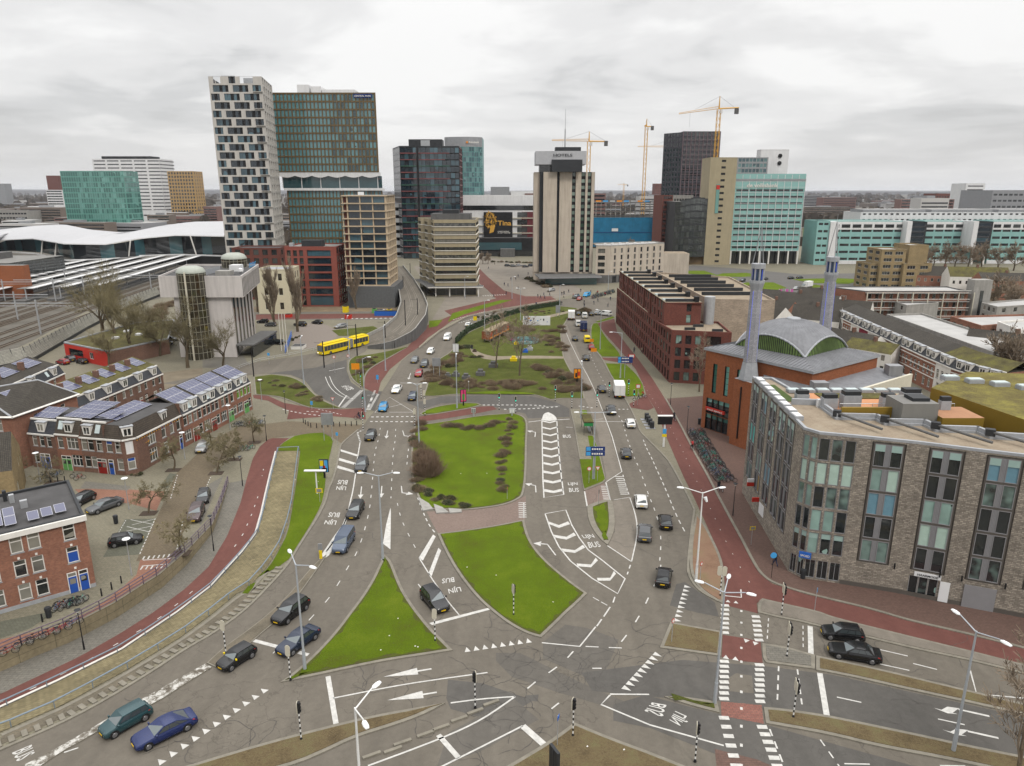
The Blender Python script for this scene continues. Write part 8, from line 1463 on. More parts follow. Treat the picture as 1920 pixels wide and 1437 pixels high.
# ---- TOWERS AND FAR CITY
def rect(pl,pr,Y,yt,D,skew=0):
 a,b=PY(pl,yt,Y),PY(pr,yt,Y);return[(a.x,Y),(b.x,Y),(b.x+skew,Y+D),(a.x+skew,Y+D)],a.z
def far(name,label,pl,pr,Y,yt,D,wm,nx,nz,ww,wh,fr,gl,side=3,z0=0,cat='office building',done=True,skew=0,zb=1.0,par=.6,**k):
 poly,h=rect(pl,pr,Y,yt,D,skew);nx={0:nx}
 if side:nx[1 if poly[0][0]<0 else 3]=side
 return block(name,poly,h,wm,label,nx,nz,ww,wh,fr,gl,z0=z0,cat=cat,par=par,zb=zb,done=done,**k),poly,h
def panelled(w,n,dark):
 m=MB()
 for i in range(n):x=-w/2+w*i/n;m.box(x+.04,-.05,0,x+w/n-.04,0,2.9,blk if i in dark else bgl)
 m.face([(-w/2,.01,0),(w/2,.01,0),(w/2,.01,2.9),(-w/2,.01,2.9)],dmt);return m.data('window',uv=False)
def patterned():
 (A,B,C,D),H=rect(390,490,345,143,30,-5)[0],94.0;b=Bld('residential_tower',A,'slender white and black chequered residential tower','tower');n=26;zs=H/n;w7,w3=panelled(7.0,5,(2,4)),panelled(3.9,3,(1,));ws=wd_(3.3,2.9,blk,bgl,2,1,.08)
 L=B[0]-A[0];r0,r1=[],[]
 for j in range(n):z=.7+j*zs;o=0 if j%2 else 2.6;ops=[(.5,4.4,w3),(6.4,13.4,w7),(15.4,22.4,w7)]if not o else[(1.6,8.6,w7),(10.6,17.6,w7),(19.5,23.4,w3)];r0 .append((z,z+2.9,ops));r1 .append((z,z+2.9,[(x,x+3.3,ws)for x in((1.5,7.5,13.5,19.5,25)if j%2 else(4,10,16,22,27))]))
 r0[-1]=(r0[-1][0],r0[-1][1],[(2,5.3,None),(9,12,w3),(14,20,None)]);b.wall(A,B,0,H,offwhite,r0,.45);b.wall(B,C,0,H,offwhite,r1,.9);b.wall(C,D,0,H,offwhite);b.wall(D,A,0,H,offwhite,[(a,c,[(2,9,w7),(11,18,w7),(20,27,w7)])for a,c,_ in r0],.5);b.mb('roof').cap([A,B,C,D],H-3.6,bitumen)
 for j in range(n):
  if j%2==0:b.box('balcony',B[0]-4.2,344.3,1+j*zs-.3,B[0]+.3,345,1+j*zs-.1,offwhite)
 for q in((-130,352,3,2),(-122,355,2,1.5)):b.box('roof_unit',q[0]-q[2],q[1]-2,H-3.6,q[0]+q[2],q[1]+2,H+q[3]-1,galv)
 b.done()
patterned()
def central():
 b,poly,H=far('office_tower','bronze and glass office tower with white rooftop plant',507,704,379,176,34,bronze,27,10,1.36,3.0,bronze,office_glass,8,skew=-9,z0=53.5,zb=.5,done=False,fw=.0,depth=.3,m0=.6,roofm=grf);x0,x1=poly[0][0],poly[1][0]
 m=b.mb('white_soffit');m.box(x0+.1,379.2,51.6,x1-.1,384,53.5,wpn);m=b.mb('sky_lobby');m.box(x0+2,380.5,45.6,x1-1,392,51.7,office_glass);
 for k in range(6):b.box('mullion',x0+2+k*9.8,380.2,45.6,x0+2.3+k*9.8,380.5,51.6,wpn)
 for k in range(6):
  m=MB();xa=x0+.5+k*8.6;m.face([(xa+8.6*i/8,379.1,51.7-.9*math.sin(PI*i/8))for i in range(9)],wpn);m.build('soffit_wave',b.root)
 b.box('terrace',x0+3,378.5,44.4,x1+1.6,384,45.6,wpn);b.grid((x0+4.2,379.4),(x1+1.2,379.4),0,44.4,27,11,1.35,3.2,bronze,bronze,office_glass,zb=.6,depth=.3,fw=0);b.grid((x1+1.2,379.4),(x1-6,412),0,44.4,12,11,1.3,2.9,bronze,bronze,tgl,zb=.6,depth=.3,fw=0)
 for q in((x0+12,x0+18,3.6),(x0+19,x0+24,3.0),(x0+24.5,x0+41,1.9),(x0+9,x0+30,.8)):b.box('rooftop_plant',q[0],384,H,q[1],395,H+q[2]*1.35,wpn)
 b.box('sign_panel',x1-11,378.5,H-1.9,x1-1.8,378.8,H-.1,dblue_m);WTEXT('CENTRAL PARK',Vector((x1-6.4,378.5)),(1,0),H-1.45,1.0,wpt,W_=8.4).build('lettering',b.root,uv=False);b.done()
central()
(b,poly,H)=far('apartment_block','cream framed apartment block on a dark brick base',640,724,278,366,20,MATS['cream_trim']if False else M('sand_frame',(.42,.335,.235),.7,var=.06),0,1,1,1,blk,dgl,0,z0=8.4,cat='apartment building',done=False);x0,x1=poly[0][0],poly[1][0];sf=MATS['sand_frame'];b.p.clear();st=33.9/12
b.wall((x0,278),(x1,278),8.4,42.4,sf,[(8.7+st*j,8.7+st*j+2.35,[(.3,1.7,None),(2.2,6.6,wd_(4.4,2.35,blk,bgl,3,1,.08)),(7.0,11.4,wd_(4.4,2.35,blk,bgl,3,1,.08)),(11.8,16.2,wd_(4.4,2.35,blk,bgl,3,1,.08))])for j in range(12)],.6);b.grid((x1,278),(x1,298),8.4,42.4,5,12,3.2,2.35,sf,blk,dgl,zb=.3,depth=.5);b.box('core',x0+.4,279,8.4,x0+2,298,42,bdk)
for j in range(13):b.box('gallery_edge',x0-.2,277.5,8.3+st*j,x1+.3,277.9,8.55+st*j,sf)
b.box('roof_slab',x0,278,42.2,x1,298,42.6,sf,prf);b.box('roof_unit',x0+5,284,42.6,x0+7,286,43.8,wpn);b.grid((x0+.6,276),(x1+2,276),0,8.3,5,1,1.7,5.2,M('slate_brick',(.095,.098,.10),.85,var=.15),blk,dgl,zb=.6,depth=.5,part='base_wall');b.box('base',x0+.6,276.01,0,x1+2,298,8.3,MATS['slate_brick'],ccd);b.done()
b,poly,H=far('brick_office','wine red brick block with wide windows behind the poplars',533,630,279,465,20,bdk,0,1,1,1,blk,dgl,0,done=False);x0,x1=poly[0][0],poly[1][0];b.p.clear();rb_=M('rust_brick',(.20,.06,.045),.85,var=.1);n7=[(.5,4.4)]+[(4.9+2.95*j,7.2+2.95*j)for j in range(6)]
b.wall((x0,279),(x1,279),0,H,rb_,[(a,c,[(.8,2.3,wd_(1.5,round(c-a,2),blk,dgl,1,1,.1)),(3.2,4.7,wd_(1.5,round(c-a,2),blk,dgl,1,1,.1)),(5.6,7.1,wd_(1.5,round(c-a,2),blk,dgl,1,1,.1)),(8.6,17.8,wd_(9.2,round(c-a,2),blk,bgl,6,1,.1))])for a,c in n7],.5);b.grid((x1,279),(x1,299),0,H,5,7,2.4,2.3,rb_,blk,dgl);b.roof([(x0,279),(x1,279),(x1,299),(x0,299)],H,grf,.5,rb_);b.box('roof_plant',x0+5,285,H,x0+13,290,H+2.4,dmt);b.box('roof_vent',x0+1,282,H,x0+2.5,284,H+1.6,galv);b.done()
def banded():
 A,B,C,D=(-82.5,516),(-73.5,487),(-34.5,489),(-34.5,516);H=72;b=Bld('dark_glass_tower',A,'dark glass office tower with red and green floor bands','office tower');rdb=M('red_band',(.16,.055,.055),.4,var=.3,scale=.12);gnb=M('green_band',(.035,.09,.065),.4,var=.3,scale=.12);n=18;zs=H/n
 for(P_,Q,nx,gl,bm)in((A,B,6,dgl,gmt),(B,C,14,bgl,rdb),(C,D,8,dgl,rdb)):b.grid(P_,Q,0,H,nx,n,-.12,3.3,blk if gl==bgl else bm,blk,gl,m0=.3,zb=.35,depth=.1,fw=.05)
 for j in range(1,n):b.box('floor_band',-73.2,486.6,j*zs-.25,-44+3*(j%2),487.0,j*zs+.35,gnb if j%3==0 else rdb)
 b.box('dark_shaft',-62.5,486.3,0,-61.2,487.2,H,blk);b.roof([A,B,C,D],H,bitumen,.6,dmt);b.box('roof_plant',-68,492,H,-46,505,H+5,dmt);b.box('roof_glazing',-60,491.6,H+.6,-54,492,H+4.4,galv);b.done()
banded()
t=Bld('round_bank_tower',(-36.5,570),'teal glass tower with curved front and grey top band','office tower');n=10;pt=[(-36.5+14.2*math.cos(PI+PI*i/n),562-7*math.sin(PI*i/n))for i in range(n+1)];tealf=M('teal_frame',(.07,.20,.19),.4,var=.2,scale=.1)
for a,c in zip(pt[:-1],pt[1:]):t.grid(a,c,0,76,2,21,-.1,3.2,tealf,tealf,tgl,m0=.05,zb=.2,depth=.08,fw=.05);t.wall(a,c,76,83,gmt)
t.wall(pt[-1],(pt[-1][0],590),0,83,tealf);t.mb('roof').cap(ccw(pt+[(pt[-1][0],590),(pt[0][0],590)]),82.8,bitumen);t.mb('logo').box(-34,554.4,78.5,-32.6,554.9,79.8,orange_m);WTEXT('Rabobank',Vector((-28.2,555.6)),(1,.12),78.6,1.8,wpt,off=.6,W_=7.5).build('lettering',t.root,uv=False);t.done()
b=Bld('banded_office',(-24,310),'tan office with white lined floor bands and wide canopy','office building');fp=[(-43.5,337),(-41.2,329),(-39.6,328.6),(-37.2,320),(-35.6,319.6),(-33.3,308.5),(-15.4,309.5),(-15.4,335)];H=32;fz=[4.6+3.35*j for j in range(8)]
for i in range(len(fp)-1):
 A,B=fp[i],fp[i+1];L=(Vector(B)-Vector(A)).length;b.wall(A,B,0,H,tan_panel,([(.3,3.2,[(.2,L-.2,wd_(round(L-.4,2),2.9,gmt,dgl,4,1,.06))])]if L>3 else[])+([(z+1.6,z+2.95,[(.25,L-.25,wd_(round(L-.5,2),1.35,blk,hgl,max(2,int(L/1.5)),1,.06))])for z in fz]if L>3 else[]),.25)
 for z in fz:d=Vector(B)-Vector(A);nn=Vector((d.y,-d.x)).normalized()*.12;b.mb('white_line').obox(((A[0]+B[0])/2+nn.x,(A[1]+B[1])/2+nn.y,z+1.3),d,L+.2,.3,.22,wpt)
b.roof(fp,H,bitumen,.4,tan_panel);b.mb('canopy').prism([(-45.5,334),(-36,304.5),(-12.5,306.5),(-12.5,312),(-33,311),(-43,336)],3.9,4.3,wpt,ccd,True);b.box('penthouse',-35,314,H,-18,328,H+2.7,ccd,bitumen);b.box('roof_plant',-30,316,H+2.7,-23,322,H+4.4,dmt)
for x_ in(-33,-27,-20.5,-14.5):b.box('column',x_-.25,307,0,x_+.25,307.5,3.9,wpt)
b.done()
def hotel():
 b=Bld('hotel_tower',(26,365),'beige hotel tower with grey crown and tall antenna','hotel');H=53;Y=357;k=360/1332*1.0
 def X(px):return PY(px,420,Y).x
 segs=[(1001,1011,0,2.5),(1011,1018,1,1.0),(1018,1043,0,-1),(1043,1048,2,1.5),(1048,1071,0,0),(1071,1078,3,1.0),(1078,1088,0,0),(1088,1096,3,1.0),(1096,1100,0,0),(1100,1107,3,1.0),(1107,1113,0,0)];pv=None
 for a,c,ty,dy in segs:
  x0,x1=X(a),X(c);y=Y+dy
  if pv is not None and abs(pv-y)>.01:b.wall((x0,pv),(x0,y),5,H,beige_panel)if pv>y else b.wall((x0,pv),(x0,y),5,H,beige_panel)
  if ty==3:b.grid((x0,y),(x1,y),5,H,1,16,-.1,1.7,blk,blk,M_glass('hotel_glass',(.04,.07,.05),(.22,.30,.24),.2,amount=.6)if 'hotel_glass' not in MATS else MATS['hotel_glass'],m0=.05,zb=1.0,depth=.1)
  else:b.wall((x0,y),(x1,y),5,H,beige_panel if ty==0 else dmt)
  pv=y
 x0,x1=X(1001),X(1113);b.box('core',x0+.2,Y+3,0,x1-.1,Y+22,H,beige_panel,grf);b.box('side',x1-.1,Y,5,x1,Y+22,H,beige_panel);b.box('base',x0+3,Y+1,0,x1,Y+4,5,beige_panel)
 b.box('crown_glass',X(1010),Y+2,H,X(1090),Y+14,H+3.5,dgl);b.mb('crown').prism([(X(1003),Y-1),(X(1042),Y-3),(X(1095),Y-3),(X(1097),Y+16),(X(1003),Y+16)],H+3.4,H+9.5,M('crown_grey',(.36,.365,.38),.5),grf,True);b.box('crown_screen',X(1032),Y-3.3,H,X(1088),Y-3.05,H+5.6,dmt);WTEXT('HOTELS',Vector((X(1052),Y-3.2)),(1,0),H+7.0,1.7,dmt,W_=9).build('lettering',b.root,uv=False);b.box('plant',X(1040),Y+3,H+9.5,X(1087),Y+10,H+11.6,dmt)
 m=b.mb('antenna');xa=X(1058);m.tube((xa,Y+5,H+11),(xa,Y+5,H+20),.35,.3,galv,6);m.tube((xa,Y+5,H+20),(xa,Y+5,H+29),.15,.08,galv,5);b.mb('canopy').prism([(X(1010),Y-16),(X(1126),Y-12),(X(1122),Y),(X(1003),Y)],3.6,4.3,gmt,ccd,True);b.box('lobby',X(1022),Y-9,0,X(1118),Y,3.6,tgl);b.done()
 b=Bld('hotel_wing',(60,355),'low beige hotel wing with narrow window strips','hotel');A,B,C=(41.3,353.5),(48.5,353),(78.5,372);wv=wd_(3.4,2.1,blk,hgl,3,2,.08);b.wall(A,B,4,18,brick_beige if False else beige_panel,[(4.8+3.3*j,6.9+3.3*j,[(1.0,4.4,wv)])for j in range(4)],.3);b.grid(B,C,4,18,8,4,1.2,2.3,beige_panel,dblue_m,hgl,zb=.7,zstep=3.3,depth=.3,mz=1);b.grid(B,C,0,4,8,1,2.6,3.2,ccd,blk,dgl,zb=.2,part='base');b.wall(A,B,0,4,ccd);b.roof([A,B,C,(76,384),(41.3,370)],18,prf,.5,conc_m)
 b.wall(C,(90,378),0,13,beige_panel);b.box('end_block',78.6,373,0,92,386,12.9,beige_panel,gravel_roof)
 for k in range(7):b.box('roof_dome',46+k*4,362+k*1.4,18,47.3+k*4,363.3+k*1.4,18.9,wpn)
 b.done()
hotel()
b,poly,H=far('music_hall','white panelled hall with a large black and gold musical poster',862,1010,517,384,40,wpn,0,1,1,1,blk,dgl,0,done=False);x0,x1=poly[0][0],poly[1][0];b.box('upper_hall',x0,522,H,x1,560,H+6.3,wpn,prf);b.box('glass_band',x0,516.8,H-3.8,x1,517,H-.6,dgl);b.box('red_gallery',x1-12,516.6,H-24,x1,516.9,H-5,M('dark_red',(.10,.02,.025),.5))
for j in range(4):b.box('white_ledge',x0,516,H-9.5-5.2*j,x1,517,H-9-5.2*j,ctm);b.box('window_strip',x1-15,516.5,H-8.6-5.2*j,x1-8,516.6,H-5.2-5.2*j,dgl)
px0,px1=PY(907,430,515).x,PY(961,430,515).x;z0,z1=PY(930,446,515).z,PY(930,398,515).z;b.box('poster',px0,515,z0,px1,515.3,z1,blk);wt=WTEXT('Tina',Vector(((px0+px1)/2+4.5,515)),(1,0),z0+8.6,4.6,crane_yel,off=.1,W_=9.5);wt.build('poster_lettering',b.root,uv=False);rz_=random.Random(4);m=MB()
for i in range(60):a=rz_.uniform(0,6.28);r_=rz_.uniform(0,1)**.5;c=Vector((px0+4.6+math.cos(a)*4.2*r_,514.9,z0+12.5+math.sin(a)*5.2*r_));s_=rz_.uniform(.4,1.3);m.face([c+Vector((s_*math.cos(a+q),0,s_*math.sin(a+q)*1.4))for q in(0,2.2,4.3)][::-1],crane_yel)
m.face([(px0+4,514.88,z0+3),(px0+7,514.88,z0+4),(px0+8,514.88,z0+8),(px0+5,514.88,z0+9)],crane_yel);m.build('poster_figure',b.root,uv=False);WTEXT('OVERTUIGEND\nIN HET THEATER',Vector((px1-6,515)),(1,0),z0+4,1.0,wpt,W_=9).build('poster_lettering',b.root,uv=False)
b.box('foyer',x0-4,505,0,x1+2,516.5,12.5,blk,bitumen);b.box('foyer_glass',x0+6,504.6,4.5,x1-12,505,9.5,tgl);b.box('plinth',-8,498,0,2,505,5.5,ccd);b.box('dark_entrance',x0-4,504.7,0,x1+2,504.9,3.5,dgl);b.done()
far('low_office','pale office with slanting window bands between the towers',724,757,500,384,40,wpn,5,7,4.5,2.2,blk,dgl,0);far('plant_room','grey box on the roofs behind the hall',920,955,640,352,30,gmt,0,1,1,1,blk,dgl,0);far('plant_room','wide pale box on the roofs left of the hotel',958,1001,640,360,30,wpn,0,1,1,1,blk,dgl,0)
b,poly,H=far('bank_office','sea green glass office with rows of dark windows',1380,1512,450,328,26,green_panel,5,12,7.6,1.3,blk,dgl,0,done=False,z0=8,zb=1.6,mull=7,depth=.12);b.p={k_:v_ for k_,v_ in b.p.items()};x0,x1=poly[0][0],poly[1][0];H=poly and H
b.w=[w for w in b.w if w[2][2]<H-8];b.box('blank_top',x0,449.8,H-8.2,x1,450,H,green_panel);b.box('grey_line',x0,449.6,H-3.6,x1,449.8,H-2.4,gmt);WTEXT('de volksbank',Vector((x0+16.5,449.6)),(1,0),H-7.3,3.2,wpt,W_=19).build('lettering',b.root,uv=False);b.grid((x0,476),(x0,450),8,H,4,14,4,2.6,gmt,wpt,tgl)
for k in range(8):b.box('column',x0+.5+k*(x1-x0-1)/7-.4,449.4,0,x0+.5+k*(x1-x0-1)/7+.4,450.2,8.2,wpt)
b.box('lobby',x0+1,453,0,x1,474,8,dgl)
for k in range(11):b.box('vertical_rib',x0+(x1-x0)*k/10-.12,449.7,8,x0+(x1-x0)*k/10+.12,450,H,wpn)
for j in range(14):b.box('floor_line',x0,449.75,8+j*3.2,x1,449.95,8.15+j*3.2,wpn)
b.done();b,poly,H=far('tan_office_slab','tall tan slab beside the sea green office',1333,1383,445,297,20,tan_panel,1,17,2.6,1.3,blk,blk,0,done=False,zb=1.5);b.box('green_slot',poly[0][0]+4.5,444.7,H-32,poly[0][0]+6.5,445,H-15,green_glass);b.box('red_top',poly[0][0]+4.5,444.6,H-18,poly[0][0]+6.5,444.9,H-15.5,red_m);b.done()
far('glass_connector','gridded glass strip between the tan slab and the green office',1383,1441,462,297,18,gmt,8,20,2.0,2.3,wpt,tgl,0);far('white_fin','white rooftop fin with two round openings',1427,1480,478,282,8,wpn,0,1,1,1,blk,blk,0)
for z in(66,61.5):m=MB();xx=PY(1462,310,477).x;m.tube((xx,477.5,z),(xx,477.8,z),1.3,1.3,blk,14);m.build('round_opening',label='round dark opening in the white rooftop fin, '+('upper' if z>65 else 'lower')+' one',cat='window',uv=False)
b,poly,H=far('unfinished_tower','dark residential tower under construction with scaffolding',1281,1352,555,248,30,M('dark_cladding',(.045,.043,.052),.7,var=.25,scale=.15),9,24,2.3,2.4,gmt,dgl,0,done=False,cat='tower');A=(poly[0][0]-11,570);b.grid(A,poly[0],0,H,6,24,1.6,2.4,MATS['dark_cladding'],gmt,dgl)
for j in range(24):b.box('floor_edge',poly[0][0],554.4,3.5*j+.1,poly[1][0],554.9,3.5*j+.3,M('mauve_edge',(.20,.14,.15),.7)if 'mauve_edge' not in MATS else MATS['mauve_edge'])
for k in range(10):b.box('mullion',poly[0][0]+3*k,554.4,40,poly[0][0]+3*k+.3,554.8,H,MATS['mauve_edge'])
for i in range(14):b.box('orange_panel',poly[0][0]+(i*7%26)+1,554.2,6+(i*11%34),poly[0][0]+(i*7%26)+2.4,554.35,8.4+(i*11%34),orange_m)
b.done();far('brick_tower','dark brown brick building right of the blue netting',1243,1262,470,368,30,bdk,6,14,.7,1.8,blk,dgl,0);far('pale_block','pale framed block behind the curved dark office',1262,1300,500,368,20,conc_m,7,8,1.2,2.4,dmt,dgl,0)
t=Bld('curved_glass_office',(111,450),'dark glass office with curved roof edge','office building');pt=[(99.6+23*i/8,447-4*math.sin(PI*i/8))for i in range(9)]
for i,(a,c)in enumerate(zip(pt[:-1],pt[1:])):t.grid(a,c,5,38+2.5*math.sin(PI*i/8),2,9,-.1,3.2,dmt,dmt,M_glass('smoke_glass',(.03,.035,.033),(.07,.08,.075),.1)if 'smoke_glass' not in MATS else MATS['smoke_glass'],m0=.05,zb=.2,depth=.1,fw=.05)
t.mb('roof').cap(ccw(pt+[(123,470),(99,470)]),38,grf);t.wall((99.4,470),pt[0],0,38,dmt);t.box('plinth',100,447,0,122,468,5,M('ochre_wall',(.16,.11,.06),.8));t.done()
b=Bld('construction_site',(90,585),'unfinished concrete building wrapped in blue netting','construction site');x0,x1=PY(1112,420,582).x,PY(1228,420,582).x;z1=PY(1160,408,582).z;b.box('blue_netting',x0,581,1,x1,612,z1,net_blue,conc_m)
for j in range(4):b.box('concrete_floor',x0+1,583,z1+1+j*3.4,x1-1-j,610,z1+1.5+j*3.4,ccd)
for k in range(13):b.box('column',x0+2+k*3.9,583.5,z1,x0+2.6+k*3.9,584.1,z1+11,conc_m)
b.box('netting_seam',x0,580.8,z1*.5,x1,581,z1*.5+.4,dblue_m);b.box('white_banner',x0+15,580.7,z1*.55,x0+20,580.95,z1*.55+2.2,wpn)
for k in range(9):b.box('edge_guard',x0+2+k*5.5,582.6,z1+12,x0+6+k*5.5,582.8,z1+13.2,(orange_m,lblue_m,galv)[k%3])
b.done()
def crane(px,Y,ytop,yjib,pl,pr,label,rise=.0,base=0):
 a=PY(px,ytop,Y);j=PY(px,yjib,Y);L,R_=PY(pl,yjib,Y).x,PY(pr,yjib,Y).x;t=empty('tower_crane',(a.x,Y,0),label,'crane');m=MB();s=1.1;n=int((j.z-base)/4)
 for x,y in((-s,-s),(s,-s),(s,s),(-s,s)):m.tube((x,y,base),(x,y,j.z),.16,.16,crane_yel,4,False)
 for k in range(n):
  z0,z1=base+(j.z-base)*k/n,base+(j.z-base)*(k+1)/n
  for(p,q)in(((-s,-s),(s,-s)),((s,-s),(s,s)),((-s,s),(-s,-s))):m.tube((*p,z0),(*q,z1),.09,.09,crane_yel,3,False);m.tube((*q,z0),(*p,z1),.09,.09,crane_yel,3,False)
 m.build('mast',t,uv=False)
 m=MB();m.tube((0,0,j.z),(0,0,a.z),.5,.25,crane_yel,4);m.build('tower_head',t,uv=False);m=MB()
 dy=rise;e=Vector((L-a.x,-abs(L-a.x)*.25,j.z-dy));o=Vector((0,0,j.z+.3));nn=max(4,int(e.length/90)+8);up=Vector((0,0,1.5))
 d=e-o;d.z=-dy
 for q in((0,.5),(0,-.5)):m.tube(o+Vector((0,q[1],0)),o+d+Vector((0,q[1],0)),.14,.12,crane_yel,4)
 m.tube(o+up,o+d+up*.4,.14,.1,crane_yel,4);c=14
 for k in range(c):f,g=k/c,(k+.5)/c;m.tube(o+d*f,o+d*g+up*(1-.6*g),.07,.07,crane_yel,3,False);m.tube(o+d*g+up*(1-.6*g),o+d*(k+1)/c,.07,.07,crane_yel,3,False)
 m.build('jib',t,uv=False);m=MB();e2=Vector((R_-a.x,abs(R_-a.x)*.25,0));m.tube(o,o+e2+Vector((0,0,dy*.25)),.45,.4,crane_yel,4);m.build('counter_jib',t,uv=False);m=MB();c2=o+e2*.9;m.box(c2 .x-1.2,c2 .y-1,c2 .z-3,c2 .x+1.2,c2 .y+1,c2 .z+.4,ccd);m.build('counterweight',t,uv=False)
 m=MB();hd=Vector((0,0,a.z));m.tube(hd,o+d*.6+up,.07,.07,dmt,3);m.tube(hd,o+e2*.9,.07,.07,dmt,3);f=o+d*.72;m.tube(f,f-Vector((0,0,9)),.05,.05,dmt,3);m.build('cable',t,uv=False);m=MB();m.box(.6,-1.2,j.z-2.6,2.2,.4,j.z-.4,wpn);m.build('cab',t,uv=False)
crane(1350,500,181,205,1269,1388,'large yellow tower crane over the dark unfinished tower',4);crane(1105,520,247,266,1034,1141,'yellow tower crane behind the hotel crown',0);crane(1213,640,223,238,1208,1225,'yellow tower crane seen end on over the building site',0);crane(1262,760,262,277,1193,1275,'pale tower crane mostly hidden behind the unfinished tower',0);crane(1170,1500,343,347,1158,1178,'tiny tower crane on the horizon',0)
for i,(pl,pr,Y,nx)in enumerate(((1556,1700,450,7),(1735,1828,455,5),(1862,1990,452,7))):
 b,poly,H=far('long_office',('left','middle','right')[i]+' wing of the long sea green and white office',pl,pr,Y,416,20,green_panel,nx,6,-1.0,1.5,blk,dgl,3 if i==0 else 0,zb=2.4,mull=6,done=False,roofm=prf);x0,x1=poly[0][0],poly[1][0];b.box('white_top',x0-.2,Y-.3,H-4.8,x1+.2,Y-.05,H,wpn);b.box('white_base',x0,Y-.3,0,x1,Y-.02,2.2,wpn)
 for k in range(nx):w_=(x1-x0)/nx;b.box('top_window',x0+k*w_+.8,Y-.45,H-3.6,x0+(k+1)*w_-.8,Y-.3,H-1.6,dgl)
 b.done()
for i,(pl,pr)in enumerate(((1614,1742),(1742,1868),(1868,2000))):
 b,poly,H=far('white_office',('left','middle','right')[i]+' white upper block behind the green office wings',pl,pr,480,400,25,wpn,12,8,1.9,1.2,blk,dgl,0,done=False,zb=2.6,roofm=prf);b.w=[w for w in b.w if w[2][2]>14 and abs(w[2][0]-(poly[0][0]+poly[1][0])/2+2)>6];b.box('roof_storey',poly[0][0]+2,481,H,poly[1][0]-2,500,H+2.4,gmt,prf);b.done()
for i,pl in enumerate((1702,1826)):b,poly,H=far('office_stair_tower',('left','right')[i]+' dark glazed stair tower with white flank',pl+6,pl+37,446,418,20,dmt,1,5,8,2.2,gmt,bgl,0,z0=10,done=False);b.box('white_flank',poly[0][0]-3,444,10,poly[0][0],466,H+1,wpn);b.box('leg',poly[0][0]+1,447,0,poly[0][0]+2,448,10,wpt);b.box('leg',poly[1][0]-2,447,0,poly[1][0]-1,448,10,wpt);b.done()
b,poly,H=far('corner_office_strip','sea green end wing nearest the roundabout',1533,1557,444,416,20,green_panel,2,6,2.6,1.4,blk,dgl,0,zb=2.3,done=False);b.box('white_stair',poly[1][0],443,0,poly[1][0]+5,450,H,wpn);b.done()
for i,(pl,pr,Y,yt)in enumerate(((1632,1665,330,497),(1654,1700,328,470),(1695,1748,326,497),(1706,1742,332,462))):far('stepped_flats',('left','middle','right','rear top')[i]+' block of the stepped yellow brick flats',pl,pr,Y,yt,14,brick_yellow,(2,2,2,0)[i],(4,6,4,1)[i],3.6,1.5,wpt,dgl,2,cat='apartment building',roofm=prf,mull=3)
b=Bld('gallery_flats',(140,238),'red brick gallery flats with white railings and pale flat roof','apartment building');xa,xb=PY(1622,552,238).x,PY(1815,552,238).x;H=11.4;b.grid((xa,238),(xb,238),0,H,14,4,1.1,1.9,brd,wpt,hgl,zb=.5,depth=.15);b.wall((xa-8,250),(xa,238),0,H,brd,[(8,9.4,[(6,8,wd_(2.0,1.4,wpt,hgl,2,1,.1))])],.1);b.wall((xb,238),(xb,250),0,H,brd);b.roof([(xa-8,250),(xa,238),(xb,238),(xb,250)],H,prf,.35,ccd)
for j in range(4):
 z=2.85*j;b.box('gallery',xa,236.6,z+2.5,xb,238,z+2.7,conc_m);b.box('gallery_rail',xa,236.5,z+3.4,xb,236.6,z+3.55,wpt)
 for k in range(28):b.box('baluster',xa+k*1.35,236.5,z+2.7,xa+k*1.35+.08,236.6,z+3.4,wpt)if False else None
for k in range(8):b.box('gallery_post',xa+k*5.1,236.5,0,xa+k*5.1+.25,236.8,H,ctm)
b.box('stair_shaft',xb+1,237,0,xb+7,241,15.5,conc_m);b.box('stair_slot',xb+3.4,236.8,3,xb+4.4,237,12,dgl);b.done()
def pitched(px,py,z,L,D,rz,eave,ridge,wm,rm,label):
 c=P(px,py,z);b=Bld('small_house',(c.x,c.y),label,'house');u=Vector((math.cos(R(rz)),math.sin(R(rz))));n=Vector((-u.y,u.x));c=Vector((c.x,c.y));q=[c+u*a*L/2+n*e*D/2 for a,e in((-1,-1),(1,-1),(1,1),(-1,1))];w_=max(1,int(L/2.6))
 b.grid(q[0],q[1],0,eave,w_,2,1.0,1.5,wm,wpt,hgl,zb=.9,depth=.1);b.wall(q[1],q[2],0,eave,wm);b.wall(q[2],q[3],0,eave,wm);b.wall(q[3],q[0],0,eave,wm);r0,r1=c-u*L/2,c+u*L/2;m=b.mb('roof');V=[(*v,eave)for v in q]+[(*r0,ridge),(*r1,ridge)];m.mesh(V,[(0,1,5,4),(2,3,4,5)],rm);b.mb('gable').mesh([V[1],V[2],V[5]],[(0,1,2)],wm);b.mb('gable','b').mesh([V[3],V[0],V[4]],[(0,1,2)],wm);b.box('chimney',c.x-.4,c.y-.4,ridge-.5,c.x+.4,c.y+.4,ridge+1,bbr);b.done()
